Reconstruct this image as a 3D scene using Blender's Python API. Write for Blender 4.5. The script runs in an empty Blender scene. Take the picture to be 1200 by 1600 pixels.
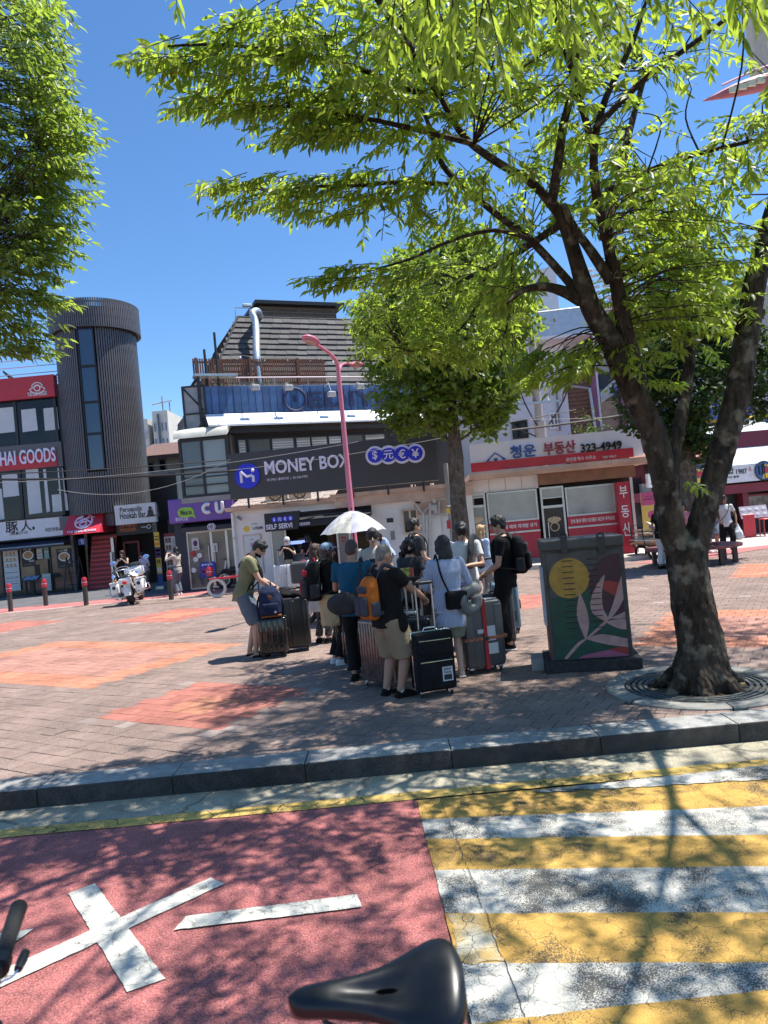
import bpy, bmesh, math, random
from mathutils import Vector as V, Matrix, noise
from math import sin, cos, pi, radians as R_, atan2, sqrt
S = bpy.context.scene; COL = S.collection
rnd = random.Random(11)
# ---------------------------------------------------------------- camera
F_PX, CAM_H, PITCH, ROLL = 1109.0, 1.85, R_(0.62), R_(5.3)
_c, _s = cos(ROLL), sin(ROLL)
FW = V((0, cos(PITCH), sin(PITCH))); _U0 = V((0, -sin(PITCH), cos(PITCH))); _R0 = V((1, 0, 0))
RT = _c*_R0 - _s*_U0; UP = _s*_R0 + _c*_U0
cam_d = bpy.data.cameras.new('camera'); cam = bpy.data.objects.new('camera', cam_d); COL.objects.link(cam)
cam_d.sensor_fit = 'VERTICAL'; cam_d.sensor_height = 36; cam_d.lens = F_PX/1600*36
cam_d.clip_start = 0.05; cam_d.clip_end = 3000
cam.matrix_world = Matrix(((RT.x, UP.x, -FW.x, 0), (RT.y, UP.y, -FW.y, 0), (RT.z, UP.z, -FW.z, CAM_H), (0, 0, 0, 1)))
cam_d.dof.use_dof = True; cam_d.dof.focus_distance = 11; cam_d.dof.aperture_fstop = 5.0
S.camera = cam
# ---------------------------------------------------------------- light
SUN = V((cos(R_(67))*.97, cos(R_(67))*.24, sin(R_(67)))).normalized()
w = bpy.data.worlds.new('World'); S.world = w; w.use_nodes = True
nt = w.node_tree; bg = nt.nodes['Background']; sky = nt.nodes.new('ShaderNodeTexSky')
sky.sky_type = 'NISHITA'; sky.sun_disc = False; sky.sun_elevation = R_(67); sky.sun_rotation = atan2(SUN.x, SUN.y)
sky.air_density = 1.0; sky.dust_density = 0.1; sky.ozone_density = 6.0; sky.altitude = 100
hsv = nt.nodes.new('ShaderNodeHueSaturation'); hsv.inputs['Hue'].default_value = 0.5; hsv.inputs['Saturation'].default_value = 1.12; hsv.inputs['Value'].default_value = 1.22
nt.links.new(sky.outputs[0], hsv.inputs['Color']); nt.links.new(hsv.outputs[0], bg.inputs[0]); bg.inputs[1].default_value = 0.10
sd = bpy.data.lights.new('sun', 'SUN'); so = bpy.data.objects.new('sun', sd); COL.objects.link(so)
sd.energy = 5.0; sd.angle = R_(0.53); sd.color = (1, .955, .88)
so.rotation_euler = SUN.to_track_quat('Z', 'Y').to_euler(); so.location = (0, 0, 60)
S.view_settings.view_transform = 'Standard'; S.view_settings.look = 'None'
S.view_settings.exposure = 0.72; S.view_settings.gamma = 1; S.view_settings.use_curve_mapping = False
# ---------------------------------------------------------------- measuring the photograph (1200 x 1600)
def ray(px, py): return FW + RT*((px-600)/F_PX) + UP*((800-py)/F_PX)
def G(px, py, z=0.0):
    d = ray(px, py); return V((0, 0, CAM_H)) + d*((z-CAM_H)/d.z)
def A(px, py, Y):
    d = ray(px, py); return V((0, 0, CAM_H)) + d*(Y/d.y)
class Plane:                                   # a vertical wall plane; uv gives metres along it and height
    def __init__(s, X, Y, rz=0.0):
        s.o = V((X, Y, 0)); s.rz = R_(rz); s.e = V((cos(s.rz), sin(s.rz), 0)); s.n = V((-sin(s.rz), cos(s.rz), 0))
    def uv(s, px, py, off=0.0):
        d = ray(px, py); c = V((0, 0, CAM_H)); t = ((s.o + s.n*off - c).dot(s.n))/d.dot(s.n); p = c + d*t
        return (p - s.o).dot(s.e), p.z
    def rc(s, x0, y0, x1, y1, off=0.0):        # top-left and bottom-right pixel -> u0, z0, u1, z1
        a = s.uv(x0, y0, off); b = s.uv(x1, y1, off); return a[0], b[1], b[0], a[1]
# ---------------------------------------------------------------- materials
MATS = {}
def nn(t, typ, **k):
    n = t.nodes.new(typ)
    for a, v in k.items(): setattr(n, a, v)
    return n
def mat(name, col, rough=.6, metal=0., var=.1, scale=6., bump=0., bscale=40., spec=.5, emis=0., coat=0., alpha=1., detail=4):
    if name in MATS: return MATS[name]
    m = bpy.data.materials.new(name); m.use_nodes = True; t = m.node_tree; b = t.nodes['Principled BSDF']
    b.inputs['Roughness'].default_value = rough; b.inputs['Metallic'].default_value = metal
    b.inputs['Specular IOR Level'].default_value = spec; b.inputs['Coat Weight'].default_value = coat; b.inputs['Alpha'].default_value = alpha
    c = (*col, 1)
    if var or bump: tc = nn(t, 'ShaderNodeTexCoord')
    if var:
        nz = nn(t, 'ShaderNodeTexNoise'); nz.inputs['Scale'].default_value = scale; nz.inputs['Detail'].default_value = detail
        t.links.new(tc.outputs['Object'], nz.inputs['Vector'])
        mr = nn(t, 'ShaderNodeMapRange'); mr.inputs[1].default_value = .3; mr.inputs[2].default_value = .7; mr.inputs[3].default_value = 1-var; mr.inputs[4].default_value = 1+var
        mx = nn(t, 'ShaderNodeVectorMath', operation='SCALE'); mx.inputs[0].default_value = col
        t.links.new(nz.outputs[0], mr.inputs[0]); t.links.new(mr.outputs[0], mx.inputs['Scale']); t.links.new(mx.outputs[0], b.inputs['Base Color'])
        mr2 = nn(t, 'ShaderNodeMapRange'); mr2.inputs[3].default_value = max(0, rough-.12); mr2.inputs[4].default_value = min(1, rough+.12)
        t.links.new(nz.outputs[0], mr2.inputs[0]); t.links.new(mr2.outputs[0], b.inputs['Roughness'])
    else: b.inputs['Base Color'].default_value = c
    if bump:
        n2 = nn(t, 'ShaderNodeTexNoise'); n2.inputs['Scale'].default_value = bscale; n2.inputs['Detail'].default_value = 5
        t.links.new(tc.outputs['Object'], n2.inputs['Vector']); bp = nn(t, 'ShaderNodeBump'); bp.inputs['Strength'].default_value = min(1, bump); bp.inputs['Distance'].default_value = .02
        t.links.new(n2.outputs[0], bp.inputs['Height']); t.links.new(bp.outputs[0], b.inputs['Normal'])
    if emis: b.inputs['Emission Color'].default_value = c; b.inputs['Emission Strength'].default_value = emis
    MATS[name] = m; return m
# ---------------------------------------------------------------- mesh builder
_BOX = [(0, 3, 2, 1), (4, 5, 6, 7), (0, 1, 5, 4), (1, 2, 6, 5), (2, 3, 7, 6), (3, 0, 4, 7)]
_cb = {}
def frame(d):
    d = d.normalized(); a = V((0, 0, 1)) if abs(d.z) < .9 else V((1, 0, 0)); u = d.cross(a).normalized(); return u, d.cross(u).normalized()
class MB:
    def __init__(s): s.v = []; s.f = []; s.m = []
    def add(s, vs, fs, mi=0, T=None):
        o = len(s.v)
        s.v.extend([tuple(T @ V(p)) for p in vs] if T is not None else [tuple(p) for p in vs])
        s.f.extend([tuple(i+o for i in f) for f in fs]); s.m.extend([mi]*len(fs)); return s
    def box(s, x0, y0, z0, x1, y1, z1, mi=0, T=None):
        if x0 > x1: x0, x1 = x1, x0
        if y0 > y1: y0, y1 = y1, y0
        if z0 > z1: z0, z1 = z1, z0
        return s.add([(x0, y0, z0), (x1, y0, z0), (x1, y1, z0), (x0, y1, z0), (x0, y0, z1), (x1, y0, z1), (x1, y1, z1), (x0, y1, z1)], _BOX, mi, T)
    def cbox(s, c, sz, bev=.02, seg=2, mi=0, T=None):       # rounded box
        k = (tuple(round(a, 4) for a in sz), bev, seg)
        if k not in _cb:
            b = bmesh.new(); bmesh.ops.create_cube(b, size=1)
            for v in b.verts: v.co = V((v.co.x*sz[0], v.co.y*sz[1], v.co.z*sz[2]))
            bmesh.ops.bevel(b, geom=b.edges[:], offset=min(bev, min(sz)*.49), segments=seg, profile=.5, affect='EDGES')
            b.verts.index_update(); _cb[k] = ([tuple(v.co) for v in b.verts], [tuple(v.index for v in f.verts) for f in b.faces]); b.free()
        vs, fs = _cb[k]; M = Matrix.Translation(c); M = (T @ M) if T is not None else M
        return s.add(vs, fs, mi, M)
    def tube(s, pts, rad, n=8, mi=0, caps=True, sx=1., sy=1., T=None):
        pts = [V(p) for p in pts]; k = len(pts)
        if not hasattr(rad, '__len__'): rad = [rad]*k
        vs = []; fs = []; u0 = None
        for i, p in enumerate(pts):
            d = (pts[min(i+1, k-1)]-pts[max(i-1, 0)])
            if d.length < 1e-9: d = V((0, 0, 1))
            u, w_ = frame(d)
            if u0 is not None:
                dn = d.normalized(); u = (u0 - dn*u0.dot(dn))
                u = u.normalized() if u.length > 1e-6 else frame(d)[0]; w_ = dn.cross(u)
            u0 = u
            for j in range(n):
                a = 2*pi*j/n; vs.append(p + (u*cos(a)*sx + w_*sin(a)*sy)*rad[i])
        for i in range(k-1):
            for j in range(n):
                a = i*n+j; b = i*n+(j+1) % n; fs.append((a, b, b+n, a+n))
        if caps: fs.append(tuple(range(n-1, -1, -1))); fs.append(tuple(range((k-1)*n, k*n)))
        return s.add(vs, fs, mi, T)
    def cyl(s, p0, p1, r0, r1=None, n=10, mi=0, T=None): return s.tube([p0, p1], [r0, r0 if r1 is None else r1], n, mi, True, T=T)
    def ell(s, c, r, n=12, m=8, mi=0, T=None):
        if not hasattr(r, '__len__'): r = (r, r, r)
        vs = [(c[0], c[1], c[2]-r[2])]; fs = []
        for i in range(1, m):
            a = -pi/2+pi*i/m
            for j in range(n): b = 2*pi*j/n; vs.append((c[0]+r[0]*cos(a)*cos(b), c[1]+r[1]*cos(a)*sin(b), c[2]+r[2]*sin(a)))
        vs.append((c[0], c[1], c[2]+r[2])); L = len(vs)-1
        for j in range(n):
            fs.append((0, 1+(j+1) % n, 1+j)); fs.append((L, L-n+j, L-n+(j+1) % n))
            for i in range(m-2): a = 1+i*n+j; b = 1+i*n+(j+1) % n; fs.append((a, b, b+n, a+n))
        return s.add(vs, fs, mi, T)
    def lathe(s, prof, n=24, mi=0, T=None, a0=0, a1=2*pi):
        vs = []; fs = []; full = abs(a1-a0-2*pi) < 1e-6; cnt = n if full else n+1
        for r, z in prof:
            for j in range(cnt): a = a0+(a1-a0)*j/n; vs.append((r*cos(a), r*sin(a), z))
        for i in range(len(prof)-1):
            for j in range(n):
                a = i*cnt+j; b = i*cnt+(j+1) % cnt; fs.append((a, b, b+cnt, a+cnt))
        return s.add(vs, fs, mi, T)
    def prism(s, poly, y0, y1, mi=0, T=None):                # polygon in XZ extruded along Y (y0 front)
        n = len(poly); vs = [(x, y0, z) for x, z in poly]+[(x, y1, z) for x, z in poly]
        fs = [tuple(range(n)), tuple(range(2*n-1, n-1, -1))]+[(i, i+n, (i+1) % n+n, (i+1) % n) for i in range(n)]
        return s.add(vs, fs, mi, T)
    def slab(s, poly, z0, z1, mi=0):                         # polygon in XY extruded along Z
        n = len(poly); vs = [(p[0], p[1], z1) for p in poly]+[(p[0], p[1], z0) for p in poly]
        ar = sum(poly[i][0]*poly[(i+1) % n][1]-poly[(i+1) % n][0]*poly[i][1] for i in range(n))
        if ar < 0: poly = poly[::-1]; return s.slab(poly, z0, z1, mi)
        return s.add(vs, [tuple(range(n)), tuple(range(2*n-1, n-1, -1))]+[(i, i+n, (i+1) % n+n, (i+1) % n) for i in range(n)], mi)
    def ring(s, c, r, t, n=24, k=6, mi=0, T=None, ax='y', a0=0, a1=2*pi):    # torus
        full = abs(a1-a0-2*pi) < 1e-6; pts = []
        for j in range(n+1):
            a = a0+(a1-a0)*j/n; q = (cos(a)*r, 0, sin(a)*r) if ax == 'y' else ((0, cos(a)*r, sin(a)*r) if ax == 'x' else (cos(a)*r, sin(a)*r, 0))
            pts.append(V(c)+V(q))
        return s.tube(pts, t, k, mi, not full, T=T)
    def disc(s, cx, cz, r, y0, y1, mi=0, n=28, T=None): return s.prism([(cx+r*cos(2*pi*j/n), cz+r*sin(2*pi*j/n)) for j in range(n)], y0, y1, mi, T)
    def text(s, st, u0, z0, u1, z1, y, mi=0, dep=.012, bold=0., fit='both', sp=1., T=None):
        vs, fs, (bx0, by0, bx1, by1) = glyphs(st, bold*.5, sp); sx = (u1-u0)/(bx1-bx0); sz = (z1-z0)/(by1-by0)
        if fit == 'w': sz = sx; z0 = (z0+z1)/2-(by1-by0)*sz/2
        if fit == 'h': sx = sz; u0 = (u0+u1)/2-(bx1-bx0)*sx/2
        return s.add([(u0+(p[0]-bx0)*sx, y-(p[2]*dep), z0+(p[1]-by0)*sz) for p in vs], fs, mi, T)
    def build(s, name, mats, parent=None, smooth=None, loc=None, rz=None, label=None):
        me = bpy.data.meshes.new(name); me.from_pydata(s.v, [], s.f)
        if not isinstance(mats, (list, tuple)): mats = [mats]
        for m in mats: me.materials.append(m)
        if len(mats) > 1: me.polygons.foreach_set('material_index', s.m)
        if smooth is not None:
            me.polygons.foreach_set('use_smooth', [True]*len(me.polygons)); me.set_sharp_from_angle(angle=R_(smooth))
        me.update(); o = bpy.data.objects.new(name, me); COL.objects.link(o)
        if parent is not None: o.parent = parent
        if loc is not None: o.location = loc
        if rz is not None: o.rotation_euler = (0, 0, rz)
        if label: o['label'] = label
        return o
_gl = {}
def glyphs(st, bold=0., sp=1.):
    k = (st, bold, sp)
    if k not in _gl:
        cu = bpy.data.curves.new('text', 'FONT'); cu.body = st; cu.offset = bold; cu.extrude = .5; cu.resolution_u = 3; cu.space_character = sp; cu.align_x = 'LEFT'; cu.space_line = .9
        ob = bpy.data.objects.new('text', cu); COL.objects.link(ob); me = bpy.data.meshes.new_from_object(ob)
        vs = [(v.co.x, v.co.y, v.co.z+.5) for v in me.vertices]; fs = [tuple(p.vertices) for p in me.polygons]
        bpy.data.objects.remove(ob); bpy.data.curves.remove(cu); bpy.data.meshes.remove(me)
        xs = [p[0] for p in vs] or [0, 1]; ys = [p[1] for p in vs] or [0, 1]
        _gl[k] = (vs, fs, (min(xs), min(ys), max(xs), max(ys)))
    return _gl[k]
# ---------------------------------------------------------------- things
def tag(o, label, cat, group=None):
    o['label'] = label; o['category'] = cat
    if group: o['group'] = group
    return o
def thing(name, label, cat, loc=(0, 0, 0), rz=0., group=None):
    o = bpy.data.objects.new(name, None); COL.objects.link(o); o.location = loc; o.rotation_euler = (0, 0, rz); o.empty_display_size = .1
    return tag(o, label, cat, group)
def on(pl, name, label, cat, group=None): return thing(name, label, cat, pl.o, pl.rz, group)
def struct(o): o['kind'] = 'structure'; return o
def stuff(o): o['kind'] = 'stuff'; return o
def copy_tree(o, parent=None):
    c = o.copy(); COL.objects.link(c)
    if parent is not None: c.parent = parent
    for ch in list(o.children): copy_tree(ch, c)
    return c
def inst(name, me, parent, M):
    o = bpy.data.objects.new(name, me); COL.objects.link(o); o.parent = parent; o.matrix_local = M; return o
def ik(a, b, l1, l2, hint):
    d = b-a; L = min(d.length, (l1+l2)*.998)
    if d.length < 1e-6: d = V((0, 0, -1)); L = .01
    dn = d.normalized(); b = a+dn*L; x = (l1*l1-l2*l2+L*L)/(2*L); h = sqrt(max(0, l1*l1-x*x))
    hh = hint-dn*hint.dot(dn); hh = hh.normalized() if hh.length > 1e-6 else frame(dn)[0]
    return a+dn*x+hh*h, b
def cat_rom(pts, n=4):
    out = []; P = [V(p) for p in pts]
    for i in range(len(P)-1):
        p0 = P[max(i-1, 0)]; p1 = P[i]; p2 = P[i+1]; p3 = P[min(i+2, len(P)-1)]
        for j in range(n):
            t = j/n; out.append(.5*((2*p1)+(p2-p0)*t+(2*p0-5*p1+4*p2-p3)*t*t+(3*p1-p0-3*p2+p3)*t**3))
    out.append(P[-1]); return out
import numpy as np
JOBS = []
def loft(mb, secs, n=16, mi=0):                                    # sections: centre, ux, uy, rx, ry
    vs = []; fs = []
    for c, ux, uy, rx, ry in secs:
        for j in range(n): a = 2*pi*j/n; vs.append(c+ux*(rx*cos(a))+uy*(ry*sin(a)))
    k = len(secs)
    for i in range(k-1):
        for j in range(n): a = i*n+j; b = i*n+(j+1) % n; fs.append((a, b, b+n, a+n))
    fs.append(tuple(range(n-1, -1, -1))); fs.append(tuple(range((k-1)*n, k*n))); mb.add(vs, fs, mi)
def chain(mb, pts, rad, n=12):
    mb.tube(pts, rad, n)
    for p, r in zip(pts, rad): mb.ell(p, r*.99, n, 8)
def remesh(mb, name, m, parent, vox=.013, sm_=3, amp=0., fr=9., extra=None, label=None):
    me = bpy.data.meshes.new(name); me.from_pydata(mb.v, [], mb.f); o = bpy.data.objects.new(name, me); COL.objects.link(o); md = o.modifiers.new('r', 'REMESH'); md.mode = 'VOXEL'; md.voxel_size = vox
    if sm_: m2 = o.modifiers.new('s', 'SMOOTH'); m2.iterations = sm_; m2.factor = .5
    JOBS.append((o, name, m if isinstance(m, list) else [m], parent, amp, fr, extra, label))
def finish_jobs():
    dg = bpy.context.evaluated_depsgraph_get(); dg.update()
    for o, name, ms, parent, amp, fr, extra, label in JOBS:
        me = bpy.data.meshes.new_from_object(o.evaluated_get(dg)); n = len(me.vertices)
        if amp:
            co = np.empty(n*3); me.vertices.foreach_get('co', co); co = co.reshape(-1, 3); nr = np.empty(n*3); me.vertices.foreach_get('normal', nr); nr = nr.reshape(-1, 3)
            d = np.array([noise.noise(V((p[0]*fr, p[1]*fr, p[2]*fr*.75)))+.5*noise.noise(V((p[0]*fr*2.1+9, p[1]*fr*2.1, p[2]*fr*1.5))) for p in co]); co = co+nr*(d*amp)[:, None]; me.vertices.foreach_set('co', co.ravel())
        b = MB()
        if extra is not None:
            b.v = [tuple(v.co) for v in me.vertices]; b.f = [tuple(p.vertices) for p in me.polygons]; b.m = [0]*len(b.f); off = len(b.v); b.v += extra.v; b.f += [tuple(i+off for i in f) for f in extra.f]; b.m += extra.m; q = b.build(name, ms, parent, smooth=75); bpy.data.meshes.remove(me)
        else:
            me.materials.clear(); [me.materials.append(x) for x in ms]; me.polygons.foreach_set('use_smooth', [True]*len(me.polygons)); me.name = name; q = bpy.data.objects.new(name, me); COL.objects.link(q); q.parent = parent
        if label: q['label'] = label
        old = o.data; nm = o.name; bpy.data.objects.remove(o); bpy.data.meshes.remove(old); q.name = name
    JOBS.clear()
# ================================================================ ground
def link(t, a, b): t.links.new(a, b)
def ground_mat(name, col, speck=.25, speck_scale=180, big=.12, rough=.9, crack=0., crack_scale=7., under=(.045, .044, .043), wear=0., wear_scale=5., speck2=None, bump=.4):
    m = bpy.data.materials.new(name); m.use_nodes = True; t = m.node_tree; b = t.nodes['Principled BSDF']; b.inputs['Roughness'].default_value = rough; b.inputs['Specular IOR Level'].default_value = .3
    tc = nn(t, 'ShaderNodeNewGeometry').outputs['Position']
    def nz(sc, de=3):
        n = nn(t, 'ShaderNodeTexNoise'); n.inputs['Scale'].default_value = sc; n.inputs['Detail'].default_value = de; link(t, tc, n.inputs['Vector']); return n.outputs[0]
    def mr(x, a, b_, c, d):
        n = nn(t, 'ShaderNodeMapRange'); [setattr(n.inputs[i+1], 'default_value', q) for i, q in enumerate((a, b_, c, d))]; link(t, x, n.inputs[0]); return n.outputs[0]
    def mul(x, y):
        n = nn(t, 'ShaderNodeMath', operation='MULTIPLY'); link(t, x, n.inputs[0]); link(t, y, n.inputs[1]); return n.outputs[0]
    f = mul(mr(nz(speck_scale, 2), .3, .7, 1-speck, 1+speck), mr(nz(1.3, 5), .3, .7, 1-big, 1+big))
    f = mul(f, mr(nz(9, 4), .3, .7, 1-big*.7, 1+big*.7))
    sc = nn(t, 'ShaderNodeVectorMath', operation='SCALE'); sc.inputs[0].default_value = col; link(t, f, sc.inputs['Scale']); out = sc.outputs[0]
    def mix(fac, a, bcol):
        n = nn(t, 'ShaderNodeMix', data_type='RGBA'); link(t, fac, n.inputs[0]); link(t, a, n.inputs[6])
        if isinstance(bcol, tuple): n.inputs[7].default_value = (*bcol, 1)
        else: link(t, bcol, n.inputs[7])
        return n.outputs[2]
    if speck2: out = mix(mr(nz(190, 1), .62, .68, 0, .85), out, speck2)
    if wear:
        n1 = nz(wear_scale, 6); n2 = nz(170, 4); a = nn(t, 'ShaderNodeMath', operation='ADD'); link(t, n1, a.inputs[0]); link(t, mr(n2, 0, 1, -.46, .46), a.inputs[1])
        out = mix(mr(a.outputs[0], 1-wear-.03, 1-wear+.06, 0, .9), out, under)
    h = nz(speck_scale*.8, 3)
    if crack:
        wv = nn(t, 'ShaderNodeVectorMath', operation='ADD'); no = nn(t, 'ShaderNodeTexNoise'); no.inputs['Scale'].default_value = 6; no.inputs['Detail'].default_value = 4; link(t, tc, no.inputs['Vector'])
        s2 = nn(t, 'ShaderNodeVectorMath', operation='SCALE'); s2.inputs['Scale'].default_value = .16; link(t, no.outputs[1], s2.inputs[0]); link(t, tc, wv.inputs[0]); link(t, s2.outputs[0], wv.inputs[1])
        for k, (scl, wd, st) in enumerate(((crack_scale, .016, 1.), (crack_scale*3.2, .03, .75))):
            vo = nn(t, 'ShaderNodeTexVoronoi', feature='DISTANCE_TO_EDGE'); vo.inputs['Scale'].default_value = scl; link(t, wv.outputs[0], vo.inputs['Vector'])
            fac = mr(vo.outputs[0], wd*.35, wd, st*crack, 0)
            if k: fac = mul(fac, mr(nz(2.2, 3), .42, .62, 0, 1))
            out = mix(fac, out, (.03, .029, .028))
    link(t, out, b.inputs['Base Color'])
    bp = nn(t, 'ShaderNodeBump'); bp.inputs['Strength'].default_value = bump; bp.inputs['Distance'].default_value = .006; link(t, h, bp.inputs['Height']); link(t, bp.outputs[0], b.inputs['Normal'])
    MATS[name] = m; return m
asphalt = ground_mat('asphalt', (.055, .055, .057), .4, 200, .2, crack=.8, crack_scale=4)
red_lane = ground_mat('red lane', (.36, .115, .108), .5, 95, .24, speck2=(.55, .36, .33), bump=.8, crack=.25, crack_scale=1.3, wear=.24, wear_scale=7, under=(.26, .12, .11))
white_paint = ground_mat('white paint', (.60, .58, .51), .14, 120, .08, crack=.4, crack_scale=3.5, wear=.33, wear_scale=14)
cw_white = ground_mat('crosswalk white', (.52, .505, .45), .24, 120, .16, crack=.6, crack_scale=6.5, wear=.47, wear_scale=4.2)
cw_yellow = ground_mat('crosswalk yellow', (.49, .295, .075), .2, 120, .2, crack=.55, crack_scale=6, wear=.38, wear_scale=5)
yellow_line = ground_mat('yellow line', (.58, .39, .11), .12, 120, .1, crack=.8, crack_scale=3, wear=.36, wear_scale=8)
concrete = ground_mat('gutter concrete', (.36, .325, .245), .4, 160, .16, crack=.5, crack_scale=.8)
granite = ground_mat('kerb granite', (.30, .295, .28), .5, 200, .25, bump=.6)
kface = ground_mat('shaded kerb face', (.055, .052, .047), .5, 160, .35, bump=.8)  # shade of the road-side faces painted in as near-black stone colour
far_ground = ground_mat('far ground', (.30, .25, .23), .15, 60, .15)
pink_strip = ground_mat('pink strip', (.42, .16, .15), .2, 120, .15)
alley = ground_mat('alley paving', (.12, .12, .125), .25, 80, .2)
pale_paving = ground_mat('pale paving', (.48, .45, .41), .2, 80, .12)
PC = {'mauve': (.232, .165, .137), 'red': (.38, .15, .115), 'orange': (.46, .20, .125), 'pink': (.38, .195, .15), 'grey': (.31, .25, .22)}
PM = []
for nme, c in PC.items():
    for k, q in enumerate((.93, 1.0, 1.07)): PM.append(ground_mat('paver %s %d' % (nme, k), tuple(a*q for a in c), .34, 190, .20, rough=.92, speck2=(.6, .5, .46) if nme == 'mauve' else None, bump=.7, wear=.30, wear_scale=2.2, under=tuple(a*q*.62 for a in c)))
PI = {n_: i*3 for i, n_ in enumerate(PC)}
def sheet(name, poly, z, m, parent=None):
    b = MB(); ar = sum(poly[i][0]*poly[(i+1) % len(poly)][1]-poly[(i+1) % len(poly)][0]*poly[i][1] for i in range(len(poly)))
    if ar < 0: poly = poly[::-1]
    b.add([(p[0], p[1], z) for p in poly], [tuple(range(len(poly)))]); return b.build(name, m, parent)
def rag(poly, step=.06, amp=.006):                       # uneven painted edge
    out = []
    for i in range(len(poly)):
        a = V(poly[i]); b = V(poly[(i+1) % len(poly)]); n = max(1, int((b-a).length/step))
        for j in range(n): p = a+(b-a)*(j/n); out.append((p.x+rnd.uniform(-amp, amp), p.y+rnd.uniform(-amp, amp)))
    return out
struct(sheet('ground', [(-1500, -1500), (1500, -1500), (1500, 2500), (-1500, 2500)], -.30, far_ground))
RZ = -.14
rd = MB().slab([(-70, -12), (70, -12), (70, 5.5), (-70, 5.5)], -.29, RZ).build('road', asphalt); struct(rd)
ln = sheet('bicycle_lane', [(-60, -3), (.17, -3), (.155, 2.4), (.11, 3.7), (.04, 5.02), (-.2, 5.2), (-60, 5.2)], RZ+.004, red_lane, rd)
gt = MB().slab([(-60, 5.17), (60, 5.17), (60, 5.56), (-60, 5.56)], -.28, RZ+.006).build('gutter', concrete); struct(gt)
sheet('yellow_line', rag([(-60, 5.0), (.04, 5.02), (8, 5.06), (60, 5.1), (60, 5.19), (8, 5.165), (-60, 5.15)], .12, .006), RZ+.0095, yellow_line, rd)
for pl in ([(-2.02, 4.12), (-1.90, 4.21), (-1.18, 3.24), (-1.33, 3.17)], [(-1.20, 4.15), (-1.10, 4.06), (-1.97, 3.28), (-2.6, 2.78), (-2.7, 2.9), (-2.04, 3.41)],
           [(-1.26, 3.63), (-1.23, 3.75), (-.33, 3.81), (-.30, 3.68)], [(-2.9, 3.72), (-2.04, 3.76), (-2.10, 3.61), (-2.9, 3.58)]):
    sheet('lane_marking', rag(pl, .04, .0035), RZ+.0075+.0015*len(rd.children), white_paint, rd)
cw = sheet('crosswalk', [(.045, 5.0), (.11, 3.74), (.16, 2.4), (.17, -2), (9, -2), (9, 5.06)], RZ+.0035, asphalt); struct(cw)
# alternating stripes, each a separate painted piece; (left upper y, left lower y) and their slope
ed = [(5.0, 0.0), (4.68, -.128), (4.385, -.175), (3.995, -.165), (3.55, -.16), (3.15, -.145), (2.77, .03), (2.40, -.12), (2.0, -.12)]
def lx(y): return .04 + (5.05-y)*.052
for k in range(8):
    (ya, sa), (yb, sb) = ed[k], ed[k+1]; xa, xb, xr = lx(ya), lx(yb), 7.0
    def yy(y, s_, x0, x): return y+s_*min(x-x0, 2.6)
    poly = [(xa, ya)]+[(x, yy(ya, sa, xa, x)+.002) for x in (1, 2, 3, xr)]+[(x, yy(yb, sb, xb, x)-.002) for x in (xr, 3, 2, 1)]+[(xb, yb)]
    sheet('stripe', rag(poly, .09, .004), RZ+.0085+.0012*k, cw_yellow if k % 2 == 0 else cw_white, cw)
sheet('worn_patch', rag([(.135, 3.53), (.30, 3.50), (.345, 3.13), (.155, 3.14)], .04, .012), RZ+.0165, ground_mat('worn patch', (.50, .47, .38), .2, 120, .2, crack=.9, crack_scale=7, wear=.5, wear_scale=6, under=(.40, .26, .07)), cw)
sheet('stripe', rag([(.84, 4.97), (2.6, 5.04), (4.5, 5.0), (4.5, 4.74), (2.4, 4.8), (.92, 4.92)], .05, .012), RZ+.0145, cw_white, cw)
for k in range(8):
    ya, yb = ed[k][0]-.01, ed[k+1][0]+.01; P = [(lx(ya+(yb-ya)*j/9)+.17+(ya-4.9)*-.02+rnd.gauss(0, .004), ya+(yb-ya)*j/9) for j in range(10)]
    sheet('seam_crack', [(x-.0018, y) for x, y in P]+[(x+.0018, y) for x, y in P[::-1]], RZ+.0195, MATS['joint sand'] if 'joint sand' in MATS else asphalt, cw)
# kerb of separate stones
kerb = thing('kerb', 'x', 'x'); [kerb.__delitem__(k) for k in ('label', 'category')]; struct(kerb)
kx = [G(285, 1195).x, G(481, 1180).x, G(-60, 1235).x, G(935, 1150).x]
xs = [-16, -14.9, -13.8, -12.7, -11.6, -10.5, -9.4, -8.3, -7.2, -6.1, -5.0, -3.95, -2.9, kx[0], kx[1], .35, kx[3], 2.6, 3.65, 4.7, 5.8, 6.9, 8, 9.1, 10.2]
for a, b in zip(xs[:-1], xs[1:]):
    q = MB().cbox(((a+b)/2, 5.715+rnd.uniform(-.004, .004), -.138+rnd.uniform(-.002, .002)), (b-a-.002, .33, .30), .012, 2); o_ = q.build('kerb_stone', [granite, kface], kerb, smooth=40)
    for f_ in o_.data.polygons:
        if f_.normal.y < -.35 or abs(f_.normal.x) > .6: f_.material_index = 1
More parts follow.
